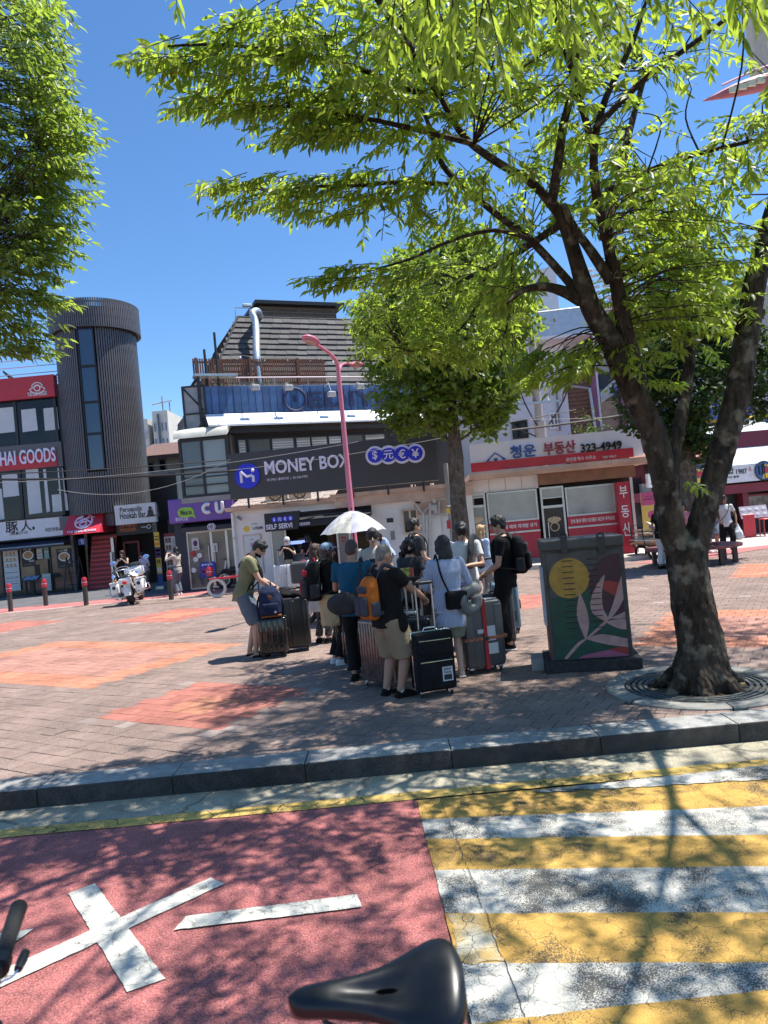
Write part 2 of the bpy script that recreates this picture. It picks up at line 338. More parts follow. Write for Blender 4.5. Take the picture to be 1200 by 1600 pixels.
# plaza: base bed and real pavers
PT = R_(-31); pu = V((cos(PT), sin(PT), 0)); pv = V((-sin(PT), cos(PT), 0)); PS = .2
bed = MB().slab([(-40, 5.86), (40, 5.86), (40, 70), (-40, 70)], -.28, -.012).build('plaza', ground_mat('joint sand', (.10, .085, .075), .2, 200, .1)); struct(bed)
zones = [((-2.2, 7.93), .9, .8, 'red', .3, .3, 'orange'), ((-5.45, 11.9), 2.5, 1.56, 'orange', 1.95, .98, 'pink'), ((-5.3, 17.4), 1.1, 1.05, 'red', .5, .45, 'orange'),
         ((-9.9, 18.3), 1.1, 1.0, 'red', .4, .4, 'red'), ((5.79, 8.86), 2.4, 1.42, 'orange', 1.75, .8, 'pink'), ((9.8, 14.6), 2.4, 1.4, 'orange', 1.8, .8, 'pink'), ((2.0, 14.2), 1.1, 1.0, 'red', .4, .4, 'orange')]
FARY = 22.9
def in_view(p, m=60):
    d = p-V((0, 0, CAM_H)); z = d.dot(FW)
    if z <= .1: return False
    x = 600+F_PX*d.dot(RT)/z; y = 800-F_PX*d.dot(UP)/z
    return -m < x < 1200+m and -m < y < 1600+m
pav = []
for j in range(-10, 210):
    for i in range(-210, 130):
        a = (i+(.5 if j % 2 else 0))*PS; b_ = j*PS; c = pu*a+pv*b_
        if c.y < 5.79 or c.y > FARY-.15: continue
        if abs(c.x) > 2.2+c.y*.64 or not in_view(c, 120): continue
        if (c.x-2.8)**2+(c.y-6.78)**2 < .8**2: continue
        kind = 'mauve'
        for (zc, hu, hv, k1, iu, iv, k2) in zones:
            d = c-V((*zc, 0)); du, dv = abs(d.dot(pu)), abs(d.dot(pv))
            if du < hu and dv < hv: kind = k2 if (du < iu and dv < iv) else k1; break
            if du < hu+.2 and dv < hv+.2 and k1 == 'red' and rnd.random() < .28: kind = 'grey'; break
        if kind == 'mauve' and rnd.random() < .006: kind = 'grey'
        pav.append((c, kind, rnd.randrange(3), rnd.gauss(0, .0012), rnd.gauss(0, .004), rnd.gauss(0, .004)))
pav.sort(key=lambda q: q[0].length)
def paver_geo(q):
    c, kind, sh, dz, tx, ty = q; h = PS/2-.0034; g = .004; vs = []
    for (hh, z) in ((h, -.011), (h, -.003), (h-g, 0)):
        for sx, sy in ((-1, -1), (1, -1), (1, 1), (-1, 1)): vs.append(c+pu*(sx*hh)+pv*(sy*hh)+V((0, 0, z+dz+tx*sx*hh+ty*sy*hh)))
    fs = [(8, 9, 10, 11)]+[(a+k, a+(k+1) % 4, a+4+(k+1) % 4, a+4+k) for a in (0, 4) for k in range(4)]
    return vs, fs, PI[kind]+sh
near = [q for q in pav if in_view(q[0], 0)][:300]; nid = set(id(q) for q in near)
pm_cache = {}
for q in near:
    mi = PI[q[1]]+q[2]
    if mi not in pm_cache:
        vs, fs, _ = paver_geo((V((0, 0, 0)), q[1], q[2], 0, 0, 0)); o = MB().add(vs, fs).build('paver', PM[mi], bed); pm_cache[mi] = o.data; o.location = q[0]
    else: o = inst('paver', pm_cache[mi], bed, Matrix.Translation(q[0]))
    o.location.z = q[3]; o.rotation_euler = (q[4], q[5], 0)
rest = MB()
for q in pav:
    if id(q) not in nid: rest.add(*paver_geo(q))
stuff(rest.build('paving_blocks', PM, bed))
# beyond the plaza
struct(sheet('paved_strip', [(-40, FARY-.15), (40, FARY-.15), (40, 24.7), (-40, 24.7)], -.006, pink_strip))
struct(sheet('white_edge_line', rag([(-30, FARY-.28), (-2, FARY-.28), (-2, FARY-.16), (-30, FARY-.16)], .5, .01), .004, white_paint))
struct(sheet('alley', [(-40, 24.6), (-4.5, 24.6), (-4.5, 70), (-40, 70)], -.002, alley))
struct(sheet('side_road', [(7.2, 21.5), (45, 21.5), (45, 60), (9, 60)], .002, pale_paving))
struct(sheet('pink_path', [(6.6, 19.6), (9, 21.3), (30, 23.6), (30, 22.3), (10.6, 20.4), (8, 18.9)], .0065, pink_strip))
sw = MB().slab([(1.2, 20.9), (6.4, 20.4), (7.6, 20.6), (7.8, 24), (1.2, 24)], -.2, .13).build('sidewalk', pale_paving); struct(sw)
# iron and concrete tree grate round the nearest trunk
# ================================================================ buildings: shared materials
dk = mat('dark grey metal', (.035, .036, .04), .45, .3, .15)
blk = mat('black paint', (.012, .012, .013), .5, 0, .2)
charcoal = mat('charcoal panel', (.055, .053, .055), .5, 0, .08, 2)
glass = mat('dark glass', (.016, .018, .022), .04, 0, .5, .8, spec=.35)
glass2 = mat('grey glass', (.12, .14, .14), .06, 0, .25, .6, spec=.7)
clear = mat('pale glass', (.26, .30, .29), .05, 0, .2, .5, spec=.7)
paper = mat('paper', (.62, .64, .64), .8, 0, .08, 1.5)
white = mat('white paint wall', (.78, .75, .72), .7, 0, .07, 1.2, .15, 30)
whitep = mat('white plastic', (.80, .80, .79), .4, 0, .04)
red = mat('red panel', (.52, .03, .045), .45, 0, .12, 1.5)
dred = mat('dark red', (.20, .02, .028), .5, 0, .2, 2)
navy = mat('navy panel', (.02, .025, .045), .5, 0, .2, 2)
purple = mat('purple sign', (.17, .075, .36), .4, 0, .05, 1.)
green = mat('lime sign', (.30, .55, .06), .5, 0, .05)
blue = mat('sign blue', (.015, .03, .62), .4, 0, .05)
lilac = mat('lilac white', (.80, .76, .88), .4, 0, .03)
orange = mat('orange', (.75, .22, .03), .5, 0, .1)
yellow = mat('yellow', (.75, .52, .06), .5, 0, .1)
alu = mat('aluminium', (.55, .55, .54), .35, .8, .1, 8)
galv = mat('galvanised duct', (.42, .48, .52), .45, .5, .15, 12)
cream = mat('cream wall', (.62, .55, .42), .8, 0, .2, 1.5, .3, 20)
peach = mat('weathered peach trim', (.58, .42, .33), .8, 0, .22, 2, .3, 25)
brown = mat('brown fascia', (.25, .13, .075), .7, 0, .2, 3, .2)
wood = mat('fence wood', (.16, .065, .035), .7, 0, .25, 5, .3, 30)
concr = mat('weathered concrete', (.34, .33, .31), .85, 0, .2, 1.5, .4, 25)
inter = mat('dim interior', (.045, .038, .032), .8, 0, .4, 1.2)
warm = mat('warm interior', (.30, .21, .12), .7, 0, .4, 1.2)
pole_m = mat('utility pole', (.33, .32, .30), .8, 0, .1, 4)
def frame_rect(b, u0, z0, u1, z1, t, y0, y1, mi=0):
    b.box(u0, y0, z0, u1, y1, z0+t, mi); b.box(u0, y0, z1-t, u1, y1, z1, mi); b.box(u0, y0, z0+t, u0+t, y1, z1-t, mi); b.box(u1-t, y0, z0+t, u1, y1, z1-t, mi)
def R(pl, x0, y0, x1, y1, off=0.): return pl.rc(x0, y0, x1, y1, off)
# ---------------------------------------------------------------- left shop building
PL = Plane(-19.6, 31.5, 0)
def L(x0, y0, x1, y1, off=0.): return R(PL, x0, y0, x1, y1, off)
ur = PL.uv(104, 800)[0]; ul = -9.0
zt = PL.uv(50, 600)[1]
bl = on(PL, 'shop_building', 'dark three storey shop building with wide windows, left of the round slatted tower', 'building')
MB().box(ul, .12, 0, ur, 9, zt-.05).build('wall', dk, bl)
def window(parent, rect, mull, posters, fm=dk, gm=glass, y=.0, bars=(), t=.07):
    u0, z0, u1, z1 = rect; b = MB(); frame_rect(b, u0, z0, u1, z1, t, y-.02, y+.115)
    for m in mull:
      if u0+t < m < u1-t: b.box(m-t/2, y-.022, z0+t, m+t/2, y+.11, z1-t)
    for zb in bars: b.box(u0+t, y-.018, zb-t/2, u1-t, y+.1, zb+t/2)
    f = b.build('window', fm, parent)
    mull = sorted(m for m in mull if u0+t < m < u1-t); es = [u0+t]+list(mull)+[u1-t]
    for a, c in zip(es[:-1], es[1:]): MB().box(a+.02, y+.03, z0+t, c-.02, y+.05, z1-t).build('pane', gm, f)
    for (pu0, pz0, pu1, pz1, pmx) in posters:
        q = MB(); k = rnd.uniform(.01, .03); q.prism([(pu0, pz0), (pu1, pz0+k), (pu1-k, pz1), (pu0+k/2, pz1-k/2)], y+.018, y+.026); q.build('poster', pmx, f)
    return f
r3 = L(-60, 624, 104, 702); r2 = L(-60, 730, 104, 809)
window(bl, (ul+.1, r3[1], ur-.05, r3[3]), [PL.uv(25, 660)[0], PL.uv(-60, 660)[0]], [L(-28, 640, 26, 675)+(paper,), L(32, 640, 59, 673)+(paper,), L(67, 638, 92, 671)+(paper,)], t=.12)
window(bl, (ul+.1, r2[1], ur-.05, r2[3]), [PL.uv(33, 770)[0], PL.uv(-60, 770)[0]], [L(2, 742, 30, 775)+(paper,), L(39, 733, 66, 802)+(paper,), L(66.5, 733, 78, 800)+(paper,), L(80, 773, 107, 798)+(paper,), L(89, 731, 102, 772)+(paper,), L(-14, 765, 7, 812)+(paper,)], t=.12)
b = MB(); a = L(-60, 706, 104, 728); b.box(ul, -.06, a[1], ur+.05, .1, a[3]+.05); sb = b.build('sign_band', mat('band grey', (.13, .12, .125), .5), bl)
a = L(-60, 720, 91, 728.5); MB().box(ul, -.10, a[1], a[2], -.065, a[3]).build('red_strip', red, sb)
a = L(0, 707, 90, 721); cw_ = a[2]-a[0]
MB().text('YUE CHAI GOODS', a[0]-cw_*.50, a[1], a[2], a[3], -.07, 0, .09, .035).build('lettering', lilac, sb)
a = L(-60, 600, 104, 619)
b = MB(); b.prism([(ul, a[1]), (ur+.05, a[1]), (ur+.05, a[3]), (ul, a[3])], -.25, .11); fa = b.build('red_fascia', red, bl)
a2 = L(45, 603, 72, 613, -.25); cx, cz = (a2[0]+a2[2])/2, (a2[1]+a2[3])/2+.03
b = MB(); b.ring((cx, -.26, cz), .26, .025, 20, 6, a0=R_(20), a1=R_(160)); b.ring((cx, -.26, cz+.12), .36, .025, 20, 6, a0=R_(200), a1=R_(340)); b.ring((cx, -.26, cz+.02), .13, .03, 16, 6); b.prism([(cx-.34, cz), (cx, cz+.16), (cx+.34, cz), (cx+.3, cz-.02), (cx, cz+.11), (cx-.3, cz-.02)], -.275, -.252)
fa_l = b; at_ = L(43, 613.5, 74, 617, -.25); b.text('YUE CHAI GOODS', at_[0], at_[1], at_[2], at_[3], -.252, 0, .02, .02); b.build('logo', whitep, fa)
MB().box(ul, -.1, PL.uv(50, 623.5)[1], ur+.04, .115, a[1]-.005).build('lintel', blk, bl)
b = MB()
for k in range(5): zz = zt+.25+k*.32; b.tube([(ul, .4, zz), (ur+.6, .4, zz)], .018, 5)
for k in range(9): b.tube([(ul+.3+k*1.3, .4, zt-.05), (ul+.3+k*1.3, .4, zt+1.6)], .022, 5)
b.build('roof_railing', alu, bl)
# lounge frames on the roof
def wing(px, py, s, lab):
    u, z = PL.uv(px, py, .8); t = on(PL, 'lounge_chair', lab, 'chair', 'wire chairs on the shop roof'); b = MB()
    P = [V((u, .8, zt-.03)), V((u+s*.35, .8, zt+.28)), V((u+s*1.05, .82, zt+.75)), V((u+s*1.15, .9, zt+.9)), V((u+s*1.0, 1.3, zt+.5)), V((u+s*.5, 1.3, zt+.05)), V((u, .8, zt-.03))]
    b.tube(cat_rom(P, 4), .03, 6); b.tube([P[1], P[5]], .02, 5); b.tube([P[2], P[4]], .02, 5); b.tube([P[0], P[3]], .02, 5)
    for k in range(4): b.tube([P[1].lerp(P[2], k/4), P[5].lerp(P[4], k/4)], .012, 4)
    b.build('frame', blk, t)
    MB().tube([P[1], (P[1].x, .8, zt-.06)], .02, 5).build('leg', blk, t); MB().tube([P[4], (P[4].x, 1.3, zt-.06)], .02, 5).build('leg', blk, t)
wing(66, 592, 1, 'black wire lounge chair on the roof, the one rising next to the tower'); wing(45, 592, -1, 'black wire lounge chair on the roof, the one leaning to the left')
# shop front
a = L(-60, 815, 104, 840)
sg = on(PL, 'shop_sign', 'white shop sign with black brush characters and small grey writing under the first floor windows', 'sign'); zs0, zs1 = PL.uv(50, 841)[1], PL.uv(50, 812)[1]; us = PL.uv(104.5, 825)[0]
MB().box(ul, -.40, zs0, us, .0, zs1).build('board', mat('light box', (.66, .66, .70), .4, 0, .05), sg); b = MB(); frame_rect(b, ul-.05, zs0-.06, us+.07, zs1+.06, .06, -.42, 0); b.build('frame', blk, sg)
b = MB(); q = L(8, 816, 29, 831, -.4); b.text('豚', q[0], q[1], q[2], q[3], -.405, 0, .01, .03); q = L(32, 814, 50, 829, -.4); b.text('人', q[0], q[1], q[2], q[3], -.405, 0, .01, .02); b.build('brush_lettering', blk, sg); b = MB()
q = L(15, 831.5, 44, 834, -.4); b.text('三代目 豚人ラーメン', q[0], q[1], q[2], q[3], -.405, 0, .01, .03); q = L(50.5, 823, 54.5, 827, -.4); b.box(q[0], -.408, q[1], q[2], -.402, q[3]); q = L(70, 825, 91, 829.5, -.4); b.text('서탄츠본점', q[0], q[1], q[2], q[3], -.405, 0, .01, .01); q = L(92, 825.8, 103, 827, -.4); b.box(q[0], -.406, q[1], q[2], -.402, q[3]); b.build('lettering', blk, sg)
aw = on(PL, 'shop_awning', 'dark blue fabric awning over the ramen shop windows', 'awning'); b = MB(); z1, z0 = PL.uv(50, 842)[1], PL.uv(50, 853)[1]; ue = PL.uv(112, 850)[0]
b.prism([(ul, z0), (ue, z0), (ue, z1), (ul, z1)], -.01, .1); b.add([(ul, 0, z1), (ue, 0, z1), (ue, -.75, z0), (ul, -.75, z0)], [(0, 3, 2, 1)]); b.add([(ul, -.76, z0), (ue, -.76, z0), (ue, -.76, z0-.12), (ul, -.76, z0-.12)], [(0, 3, 2, 1)]); b.build('canopy', navy, aw); MB().tube([(ul, -.77, z0-.02), (ue, -.77, z0-.02)], .03, 6).build('front_bar', alu, aw)
r = L(-60, 856, 118, 930); zb = 0.02
wf = window(bl, (ul+.1, zb, PL.uv(117, 880)[0], r[3]), [PL.uv(4, 890)[0], PL.uv(38, 890)[0], PL.uv(80, 890)[0]], [], t=.06, gm=mat('shop glass', (.06, .055, .05), .05, 0, .6, 1.0, spec=.7))
food = mat('noodle print', (.45, .28, .14), .6, 0, .6, 25)
def poster(parent, rect, bgm, prints, y=-.06, name='poster'):
    b = MB(); b.prism([(rect[0], rect[1]), (rect[2], rect[1]), (rect[2], rect[3]), (rect[0], rect[3])], y-.012, y, 0); mats = [bgm]; w_, h_ = rect[2]-rect[0], rect[3]-rect[1]
    for p in prints:
        if p[-1] not in mats: mats.append(p[-1])
        mi = mats.index(p[-1])
        if p[0] == 't': b.text(p[1], rect[0]+p[2]*w_, rect[1]+p[3]*h_, rect[0]+p[4]*w_, rect[1]+p[5]*h_, y-.014, mi, .004, .02)
        elif p[0] == 'e': b.prism([(rect[0]+w_*(p[1]+p[3]*cos(2*pi*j/18)), rect[1]+h_*(p[2]+p[4]*sin(2*pi*j/18))) for j in range(18)], y-.015-p[5]*.001, y-.0125, mi)
        else: b.box(rect[0]+p[1]*w_, y-.015, rect[1]+p[2]*h_, rect[0]+p[3]*w_, y-.0125, rect[1]+p[4]*h_, mi)
    return b.build(name, mats, parent)
gry = mat('print grey', (.25, .24, .24), .7)
menu = [('b', .06, .94-.13*k, .9, .955-.13*k, gry) for k in range(7)]+[('e', .25+.25*(k % 3), .86-.13*(k//3)*1.0, .08, .03, 0, food) for k in range(9)]+[('b', .1+.3*(k % 3), .42-.1*(k//3), .3+.3*(k % 3), .43-.1*(k//3), gry) for k in range(9)]
poster(bl, L(5, 857, 34, 922), paper, menu); 
for x0, x1, y0 in ((33.5, 57, 856), (89, 114, 858)):
    poster(bl, L(x0, y0, x1, y0+28), blk, [('e', .5, .58, .40, .24, 0, whitep), ('e', .5, .58, .33, .18, 1, food), ('t', 'つけ麺', .1, .84, .75, .97, whitep), ('t', '味自慢', .55, .22, .9, .34, whitep), ('b', .15, .1, .75, .12, gry)])
poster(bl, L(58, 858, 68, 872), paper, [('b', .1, .2, .9, .3, gry), ('b', .1, .5, .9, .6, gry)]); poster(bl, L(69, 854, 78, 872), mat('teal paper', (.25, .4, .38), .7), [('b', .1, .5, .9, .6, paper)]); poster(bl, L(67, 897, 82, 922), paper, menu[:7])
poster(bl, L(33, 878, 78, 905), warm, [('b', .5, .2, .7, .8, inter)], -.055, 'lit_interior_view')
# pillar right of the shop and tower base block
b = MB(); a = L(112, 822, 126, 926); b.box(a[0], -.25, 0, a[2]-.02, .2, a[3]+.3); b.build('pillar', mat('pillar grey', (.11, .11, .12), .6), bl)
# menu stand and stacked stools in front of the shop
t = on(PL, 'menu_stand', 'black lectern stand with a lit blue menu screen in front of the ramen shop', 'menu stand'); u, z = PL.uv(50, 902, -.9); b = MB(); b.box(u-.25, -1.1, 0, u+.25, -.7, .04); b.box(u-.09, -.95, .04, u+.09, -.85, z-.05); b.build('post', blk, t)
b = MB(); b.add([(u-.36, -1.15, z-.12), (u+.36, -1.15, z-.12), (u+.36, -.8, z+.06), (u-.36, -.8, z+.06), (u-.36, -1.15, z-.17), (u+.36, -1.15, z-.17), (u+.36, -.8, z+.01), (u-.36, -.8, z+.01)], [(0, 1, 2, 3), (7, 6, 5, 4), (0, 4, 5, 1), (1, 5, 6, 2), (2, 6, 7, 3), (3, 7, 4, 0)]); b.build('tray', blk, t); b = MB(); b.add([(u-.31, -1.12, z-.1), (u+.31, -1.12, z-.1), (u+.31, -.83, z+.048), (u-.31, -.83, z+.048)], [(0, 1, 2, 3)]); b.build('screen', mat('menu screen', (.2, .3, .45), .3, 0, .3, 8), t)
t = on(PL, 'folding_rack', 'black metal folding rack beside the ramen shop pillar', 'rack'); u, z = PL.uv(117, 925, -.9); b = MB()
for dx in (-.28, .28): b.tube([(u+dx-.1, -1.1, 0), (u+dx, -.8, 1.5)], .025, 6); b.tube([(u+dx+.1, -.6, 0), (u+dx, -.8, 1.5)], .025, 6)
for zz in (.3, .8, 1.3): b.tube([(u-.28, -.85, zz), (u+.28, -.85, zz)], .02, 6)
b.build('frame', blk, t)
# ---------------------------------------------------------------- round slatted tower
TC = A(160, 640, 31.8); tr = 1.66; tz0 = A(160, 803, 31)[2]; tz1 = A(145, 527, 31.8)[2]; ctop = A(145, 486, 31.8)[2]
tw = thing('round_tower', 'tall round tower clad in dark vertical slats with a wider drum on top', 'tower', (TC.x, TC.y, 0))
slm = mat('slat metal', (.115, .11, .118), .45, .2, .12, 3); core = mat('tower core', (.02, .02, .023), .7)
b = MB(); b.lathe([(0, tz0), (tr-.11, tz0), (tr-.11, tz1), (0, tz1)], 48); b.build('core', core, tw, smooth=40)
cr = 1.87; b = MB(); b.lathe([(tr-.2, tz1), (cr-.1, tz1+.0), (cr-.1, ctop-.32), (cr-.35, ctop-.32), (cr-.35, tz1+.3), (0, tz1+.3)], 48); cp = b.build('drum', core, tw, smooth=40)
win_a = R_(270+6.5); hw = .22
sl = MB().box(-.032, -.055, tz0, .032, .055, tz1).build('slat', slm, tw); me = sl.data; N = 108; first = True
wz0 = A(165, 733, 30)[2]
def slat_at(me, parent, r, a, nm='slat'): return inst(nm, me, parent, Matrix.Translation((r*cos(a), r*sin(a), 0)) @ Matrix.Rotation(a+pi/2, 4, 'Z'))
sl.matrix_local = Matrix.Translation((tr*cos(.02), tr*sin(.02), 0)) @ Matrix.Rotation(.02+pi/2, 4, 'Z')
short = MB().box(-.032, -.055, tz0, .032, .055, wz0-.06)
sm_ = None
for k in range(1, N):
    a = .02+2*pi*k/N; d = (a-win_a+pi) % (2*pi)-pi
    if abs(d) < hw:
        if sm_ is None: o = short.build('slat', slm, tw); sm_ = o.data; o.matrix_local = Matrix.Translation((tr*cos(a), tr*sin(a), 0)) @ Matrix.Rotation(a+pi/2, 4, 'Z')
        else: slat_at(sm_, tw, tr, a)
    else: slat_at(me, tw, tr, a)
s2 = MB().box(-.032, -.055, tz1-.05, .032, .055, ctop).build('slat', slm, cp); M2 = 130
s2.matrix_local = Matrix.Translation((cr, 0, 0)) @ Matrix.Rotation(pi/2, 4, 'Z')
for k in range(1, M2): slat_at(s2.data, cp, cr, 2*pi*k/M2)
b = MB(); b.ring((0, 0, ctop-.12), cr-.08, .035, 48, 6, ax='z'); b.ring((0, 0, tz1+.02), cr-.07, .05, 48, 6, ax='z'); b.build('rim', slm, cp)
sky_glass = mat('blue window glass', (.02, .045, .10), .03, 0, .25, .7, spec=1.)
zz = [tz1+.02]+[A(165, y, 30)[2] for y in (568, 625, 675)]+[wz0]; Tm = Matrix.Rotation(win_a+pi/2, 4, 'Z'); wdt = 2*tr*sin(hw)*.96
b = MB(); rr = -tr*cos(hw*.6)
frame_rect(b, -wdt/2, wz0, wdt/2, tz1, .05, rr-.08, rr+.15)
for z in zz[1:4]: b.box(-wdt/2+.05, rr-.07, z-.045, wdt/2-.05, rr+.1, z+.045)
wn = b.build('window', blk, tw); wn.matrix_local = Tm
for z1_, z0_ in zip(zz[:-1], zz[1:]): MB().box(-wdt/2+.05, rr-.01, z0_+.045, wdt/2-.05, rr+.02, z1_-.045).build('pane', sky_glass, wn)
b = MB(); a = L(106, 800, 180, 818); b.box(a[0], -.9, a[1]-.1, a[2]+.3, .1, tz0+.02); bb = b.build('base_block', mat('base block grey', (.12, .11, .12), .5), bl)
# staircase with writing on its risers, under the red awning
sx0, sx1 = PL.uv(139, 870)[0], PL.uv(179, 870)[0]
st = on(PL, 'staircase', 'dark red stairs with white writing on every riser under the red awning', 'stairs'); n = 12; hz = (PL.uv(158, 836)[1])/n
b = MB()
for k in range(n): b.box(sx0, k*.07-.3, k*hz, sx1, n*.07, (k+1)*hz-.001)
b.build('steps', dred, st)
for k in range(n):
    b = MB(); yy = k*.07-.3; b.box(sx0+.005, yy-.012, k*hz+.03, sx1-.005, yy-.002, (k+1)*hz-.075, 0); b.text('BE IS YUE CHAI GOODS', sx0+.06, k*hz+.075, sx1-.05, (k+1)*hz-.115, yy-.013, 1, .003, .02); b.build('riser', [red, lilac], st)
b = MB(); b.box(sx1+.02, -.35, 0, sx1+.14, -.1, PL.uv(180, 840)[1]); b.box(sx1+.02, -.55, .1, sx1+.10, -.45, PL.uv(180, 862)[1]); b.build('door_post', alu, bl)
ra = on(PL, 'red_awning', 'red angled awning sign with a white round house emblem above the stairs', 'awning'); tl, tr_ = PL.uv(124, 805)[0], PL.uv(176, 803)[0]; bl_, br_ = PL.uv(126, 834)[0], PL.uv(181, 830)[0]; z1, z0 = PL.uv(150, 803)[1], PL.uv(150, 833)[1]
b = MB(); b.add([(tl, -1.0, z1), (tr_, -1.0, z1), (br_, -1.75, z0), (bl_-.02, -1.75, z0), (tl, .0, z1), (tr_, 0, z1), (br_, 0, z0), (bl_-.02, 0, z0)], [(0, 3, 2, 1), (0, 1, 5, 4), (1, 2, 6, 5), (3, 7, 6, 2), (0, 4, 7, 3)]); b.build('fabric', mat('red awning', (.60, .035, .06), .5, 0, .05), ra)
sl_T = Matrix.Translation(((tl+tr_)/2, -1.0, z1)) @ Matrix.Rotation(-atan2(.75, z1-z0), 4, 'X'); hL = sqrt((z1-z0)**2+.75**2)
b = MB(); zc = -hL*.42; b.ring((0, -.02, zc), .36, .035, 26, 6, T=sl_T, a0=R_(105), a1=R_(395)); b.ring((0, -.02, zc-.13), .14, .035, 16, 6, T=sl_T); b.prism([(-.36, zc-.06), (0, zc+.2), (.36, zc-.06), (.33, zc-.11), (0, zc+.12), (-.33, zc-.11)], -.04, -.01, 0, sl_T)
for dx in (-.16, .12): b.prism([(dx-.07, zc+.2), (dx+.07, zc+.28), (dx+.09, zc+.23), (dx-.05, zc+.15)], -.04, -.01, 0, sl_T)
for k in range(3): b.prism([(.1+k*.12, zc+.4-k*.08), (.17+k*.12, zc+.40-k*.08), (.17+k*.12, zc+.36-k*.08), (.1+k*.12, zc+.36-k*.08)], -.04, -.01, 0, sl_T)
b.text('YUE CHAI GOODS', -.62, -hL*.93, .62, -hL*.83, -.012, 0, .02, .025, T=sl_T); b.build('emblem', lilac, ra)
ad = on(PL, 'address_plate', 'small blue house number plate reading 75 on the grey pillar', 'sign'); a = L(126, 841, 139, 850.5); MB().prism([(a[0], a[1]), (a[2], a[1]), (a[2], a[3]-.05), ((a[0]+a[2])/2, a[3]), (a[0], a[3]-.05)], -.285, -.26).build('plate', mat('plate blue', (.03, .08, .35), .5), ad); b = MB(); b.text('75', a[0]+.12, a[1]+.04, a[2]-.1, a[1]+.17, -.287, 0, .004, .03); b.box(a[0]+.08, -.29, a[3]-.1, a[2]-.08, -.286, a[3]-.075); b.build('lettering', whitep, ad)
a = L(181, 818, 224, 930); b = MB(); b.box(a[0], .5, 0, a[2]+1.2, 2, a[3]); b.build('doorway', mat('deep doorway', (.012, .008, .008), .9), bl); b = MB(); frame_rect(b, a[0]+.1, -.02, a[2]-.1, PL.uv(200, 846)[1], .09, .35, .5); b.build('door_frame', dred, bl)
b = MB(); a = L(105, 838, 240, 842, 2.2); b.box(PL.uv(105, 820)[0], 2.2, 0, PL.uv(262, 850)[0], 9, PL.uv(225, 690)[1]-1.3); b.build('rear_wall', dk, bl)
hk = on(PL, 'bar_sign', 'white box sign with black lettering for a hookah bar and a seated figure', 'sign'); a = L(180, 787, 246, 815, -1.2); b = MB(); b.box(a[0], -1.35, a[1], a[2], -1.1, a[3]-.1); b.build('box', mat('hookah board', (.72, .71, .69), .4), hk)
b = MB(); q = L(187, 793, 222, 800, -1.35); b.text('Persepolis', q[0], q[1], q[2], q[3], -1.352, 0, .008, .03); q = L(187, 801.5, 228, 808, -1.35); b.text('Hookah Bar', q[0], q[1], q[2], q[3], -1.352, 0, .008, .03); b.build('lettering', blk, hk)
b = MB(); u, z = PL.uv(235, 800, -1.35); b.disc(u, z+.17, .075, -1.365, -1.352); b.prism([(u-.1, z+.1), (u+.1, z+.1), (u+.13, z-.12), (u-.13, z-.12)], -1.364, -1.352); b.prism([(u-.24, z-.2), (u+.24, z-.2), (u+.13, z-.1), (u-.13, z-.1)], -1.366, -1.352); u += .33; b.prism([(u-.06, z-.2), (u+.06, z-.2), (u+.02, z), (u+.015, z+.25), (u-.015, z+.25), (u-.02, z)], -1.364, -1.352); b.build('figure', mat('figure ink', (.06, .04, .05), .6), hk)
h2 = on(PL, 'dark_sign', 'dark sign with orange lettering and a small pipe drawing above the doorway', 'sign'); a = L(182, 816, 240, 832, -.8); MB().box(a[0], -.9, a[1], a[2], -.3, a[3]).build('board', blk, h2); b = MB(); q = L(187, 818, 214, 823, -.9); b.text('Persepolis', q[0], q[1], q[2], q[3], -.902, 0, .006, .03); q = L(187, 824, 213, 829.5, -.9); b.text('Hookah', q[0], q[1], q[2], q[3], -.902, 0, .006, .03); b.build('lettering', mat('dim orange', (.45, .12, .03), .5), h2); b = MB(); u, z = PL.uv(230, 823, -.9); b.tube([(u-.25, -.91, z), (u, -.91, z)], .015, 5); b.ring((u+.07, -.91, z), .08, .018, 14, 5); b.build('pipe_drawing', lilac, h2)
# banner stands in the alley mouth
bs = on(PL, 'banner_stand', 'tall yellow and purple roll-up banner in the alley mouth', 'banner'); o_ = -4.2; a = PL.rc(240, 832, 255, 908, o_)
poster(bs, (a[0], .12, a[2], a[3]), yellow, [('b', 0, .52, 1, .72, mat('banner purple', (.10, .03, .12), .6)), ('b', 0, .0, 1, .22, mat('banner blue', (.03, .09, .28), .6)), ('t', 'Persepolis', .08, .9, .92, .94, blk), ('t', 'Hookah Bar', .08, .85, .92, .89, blk), ('b', .05, .76, .95, .8, orange), ('b', .12, .64, .88, .68, lilac), ('b', .2, .57, .5, .6, lilac), ('b', .58, .56, .8, .61, lilac), ('b', .2, .42, .42, .49, mat('figure ink', (.06, .04, .05))), ('b', .55, .42, .8, .49, mat('figure ink', (.06, .04, .05))), ('e', .32, .30, .16, .05, 0, whitep), ('e', .68, .30, .16, .05, 0, whitep)], o_, 'banner'); MB().box(a[0]-.05, o_-.2, 0, a[2]+.05, o_+.1, .11).build('base', alu, bs)
mb_ = on(PL, 'menu_board', 'white menu board with rows of brown food pictures standing in the alley mouth', 'menu board'); o_ = -4.0; a = PL.rc(256, 834, 279, 903, o_)
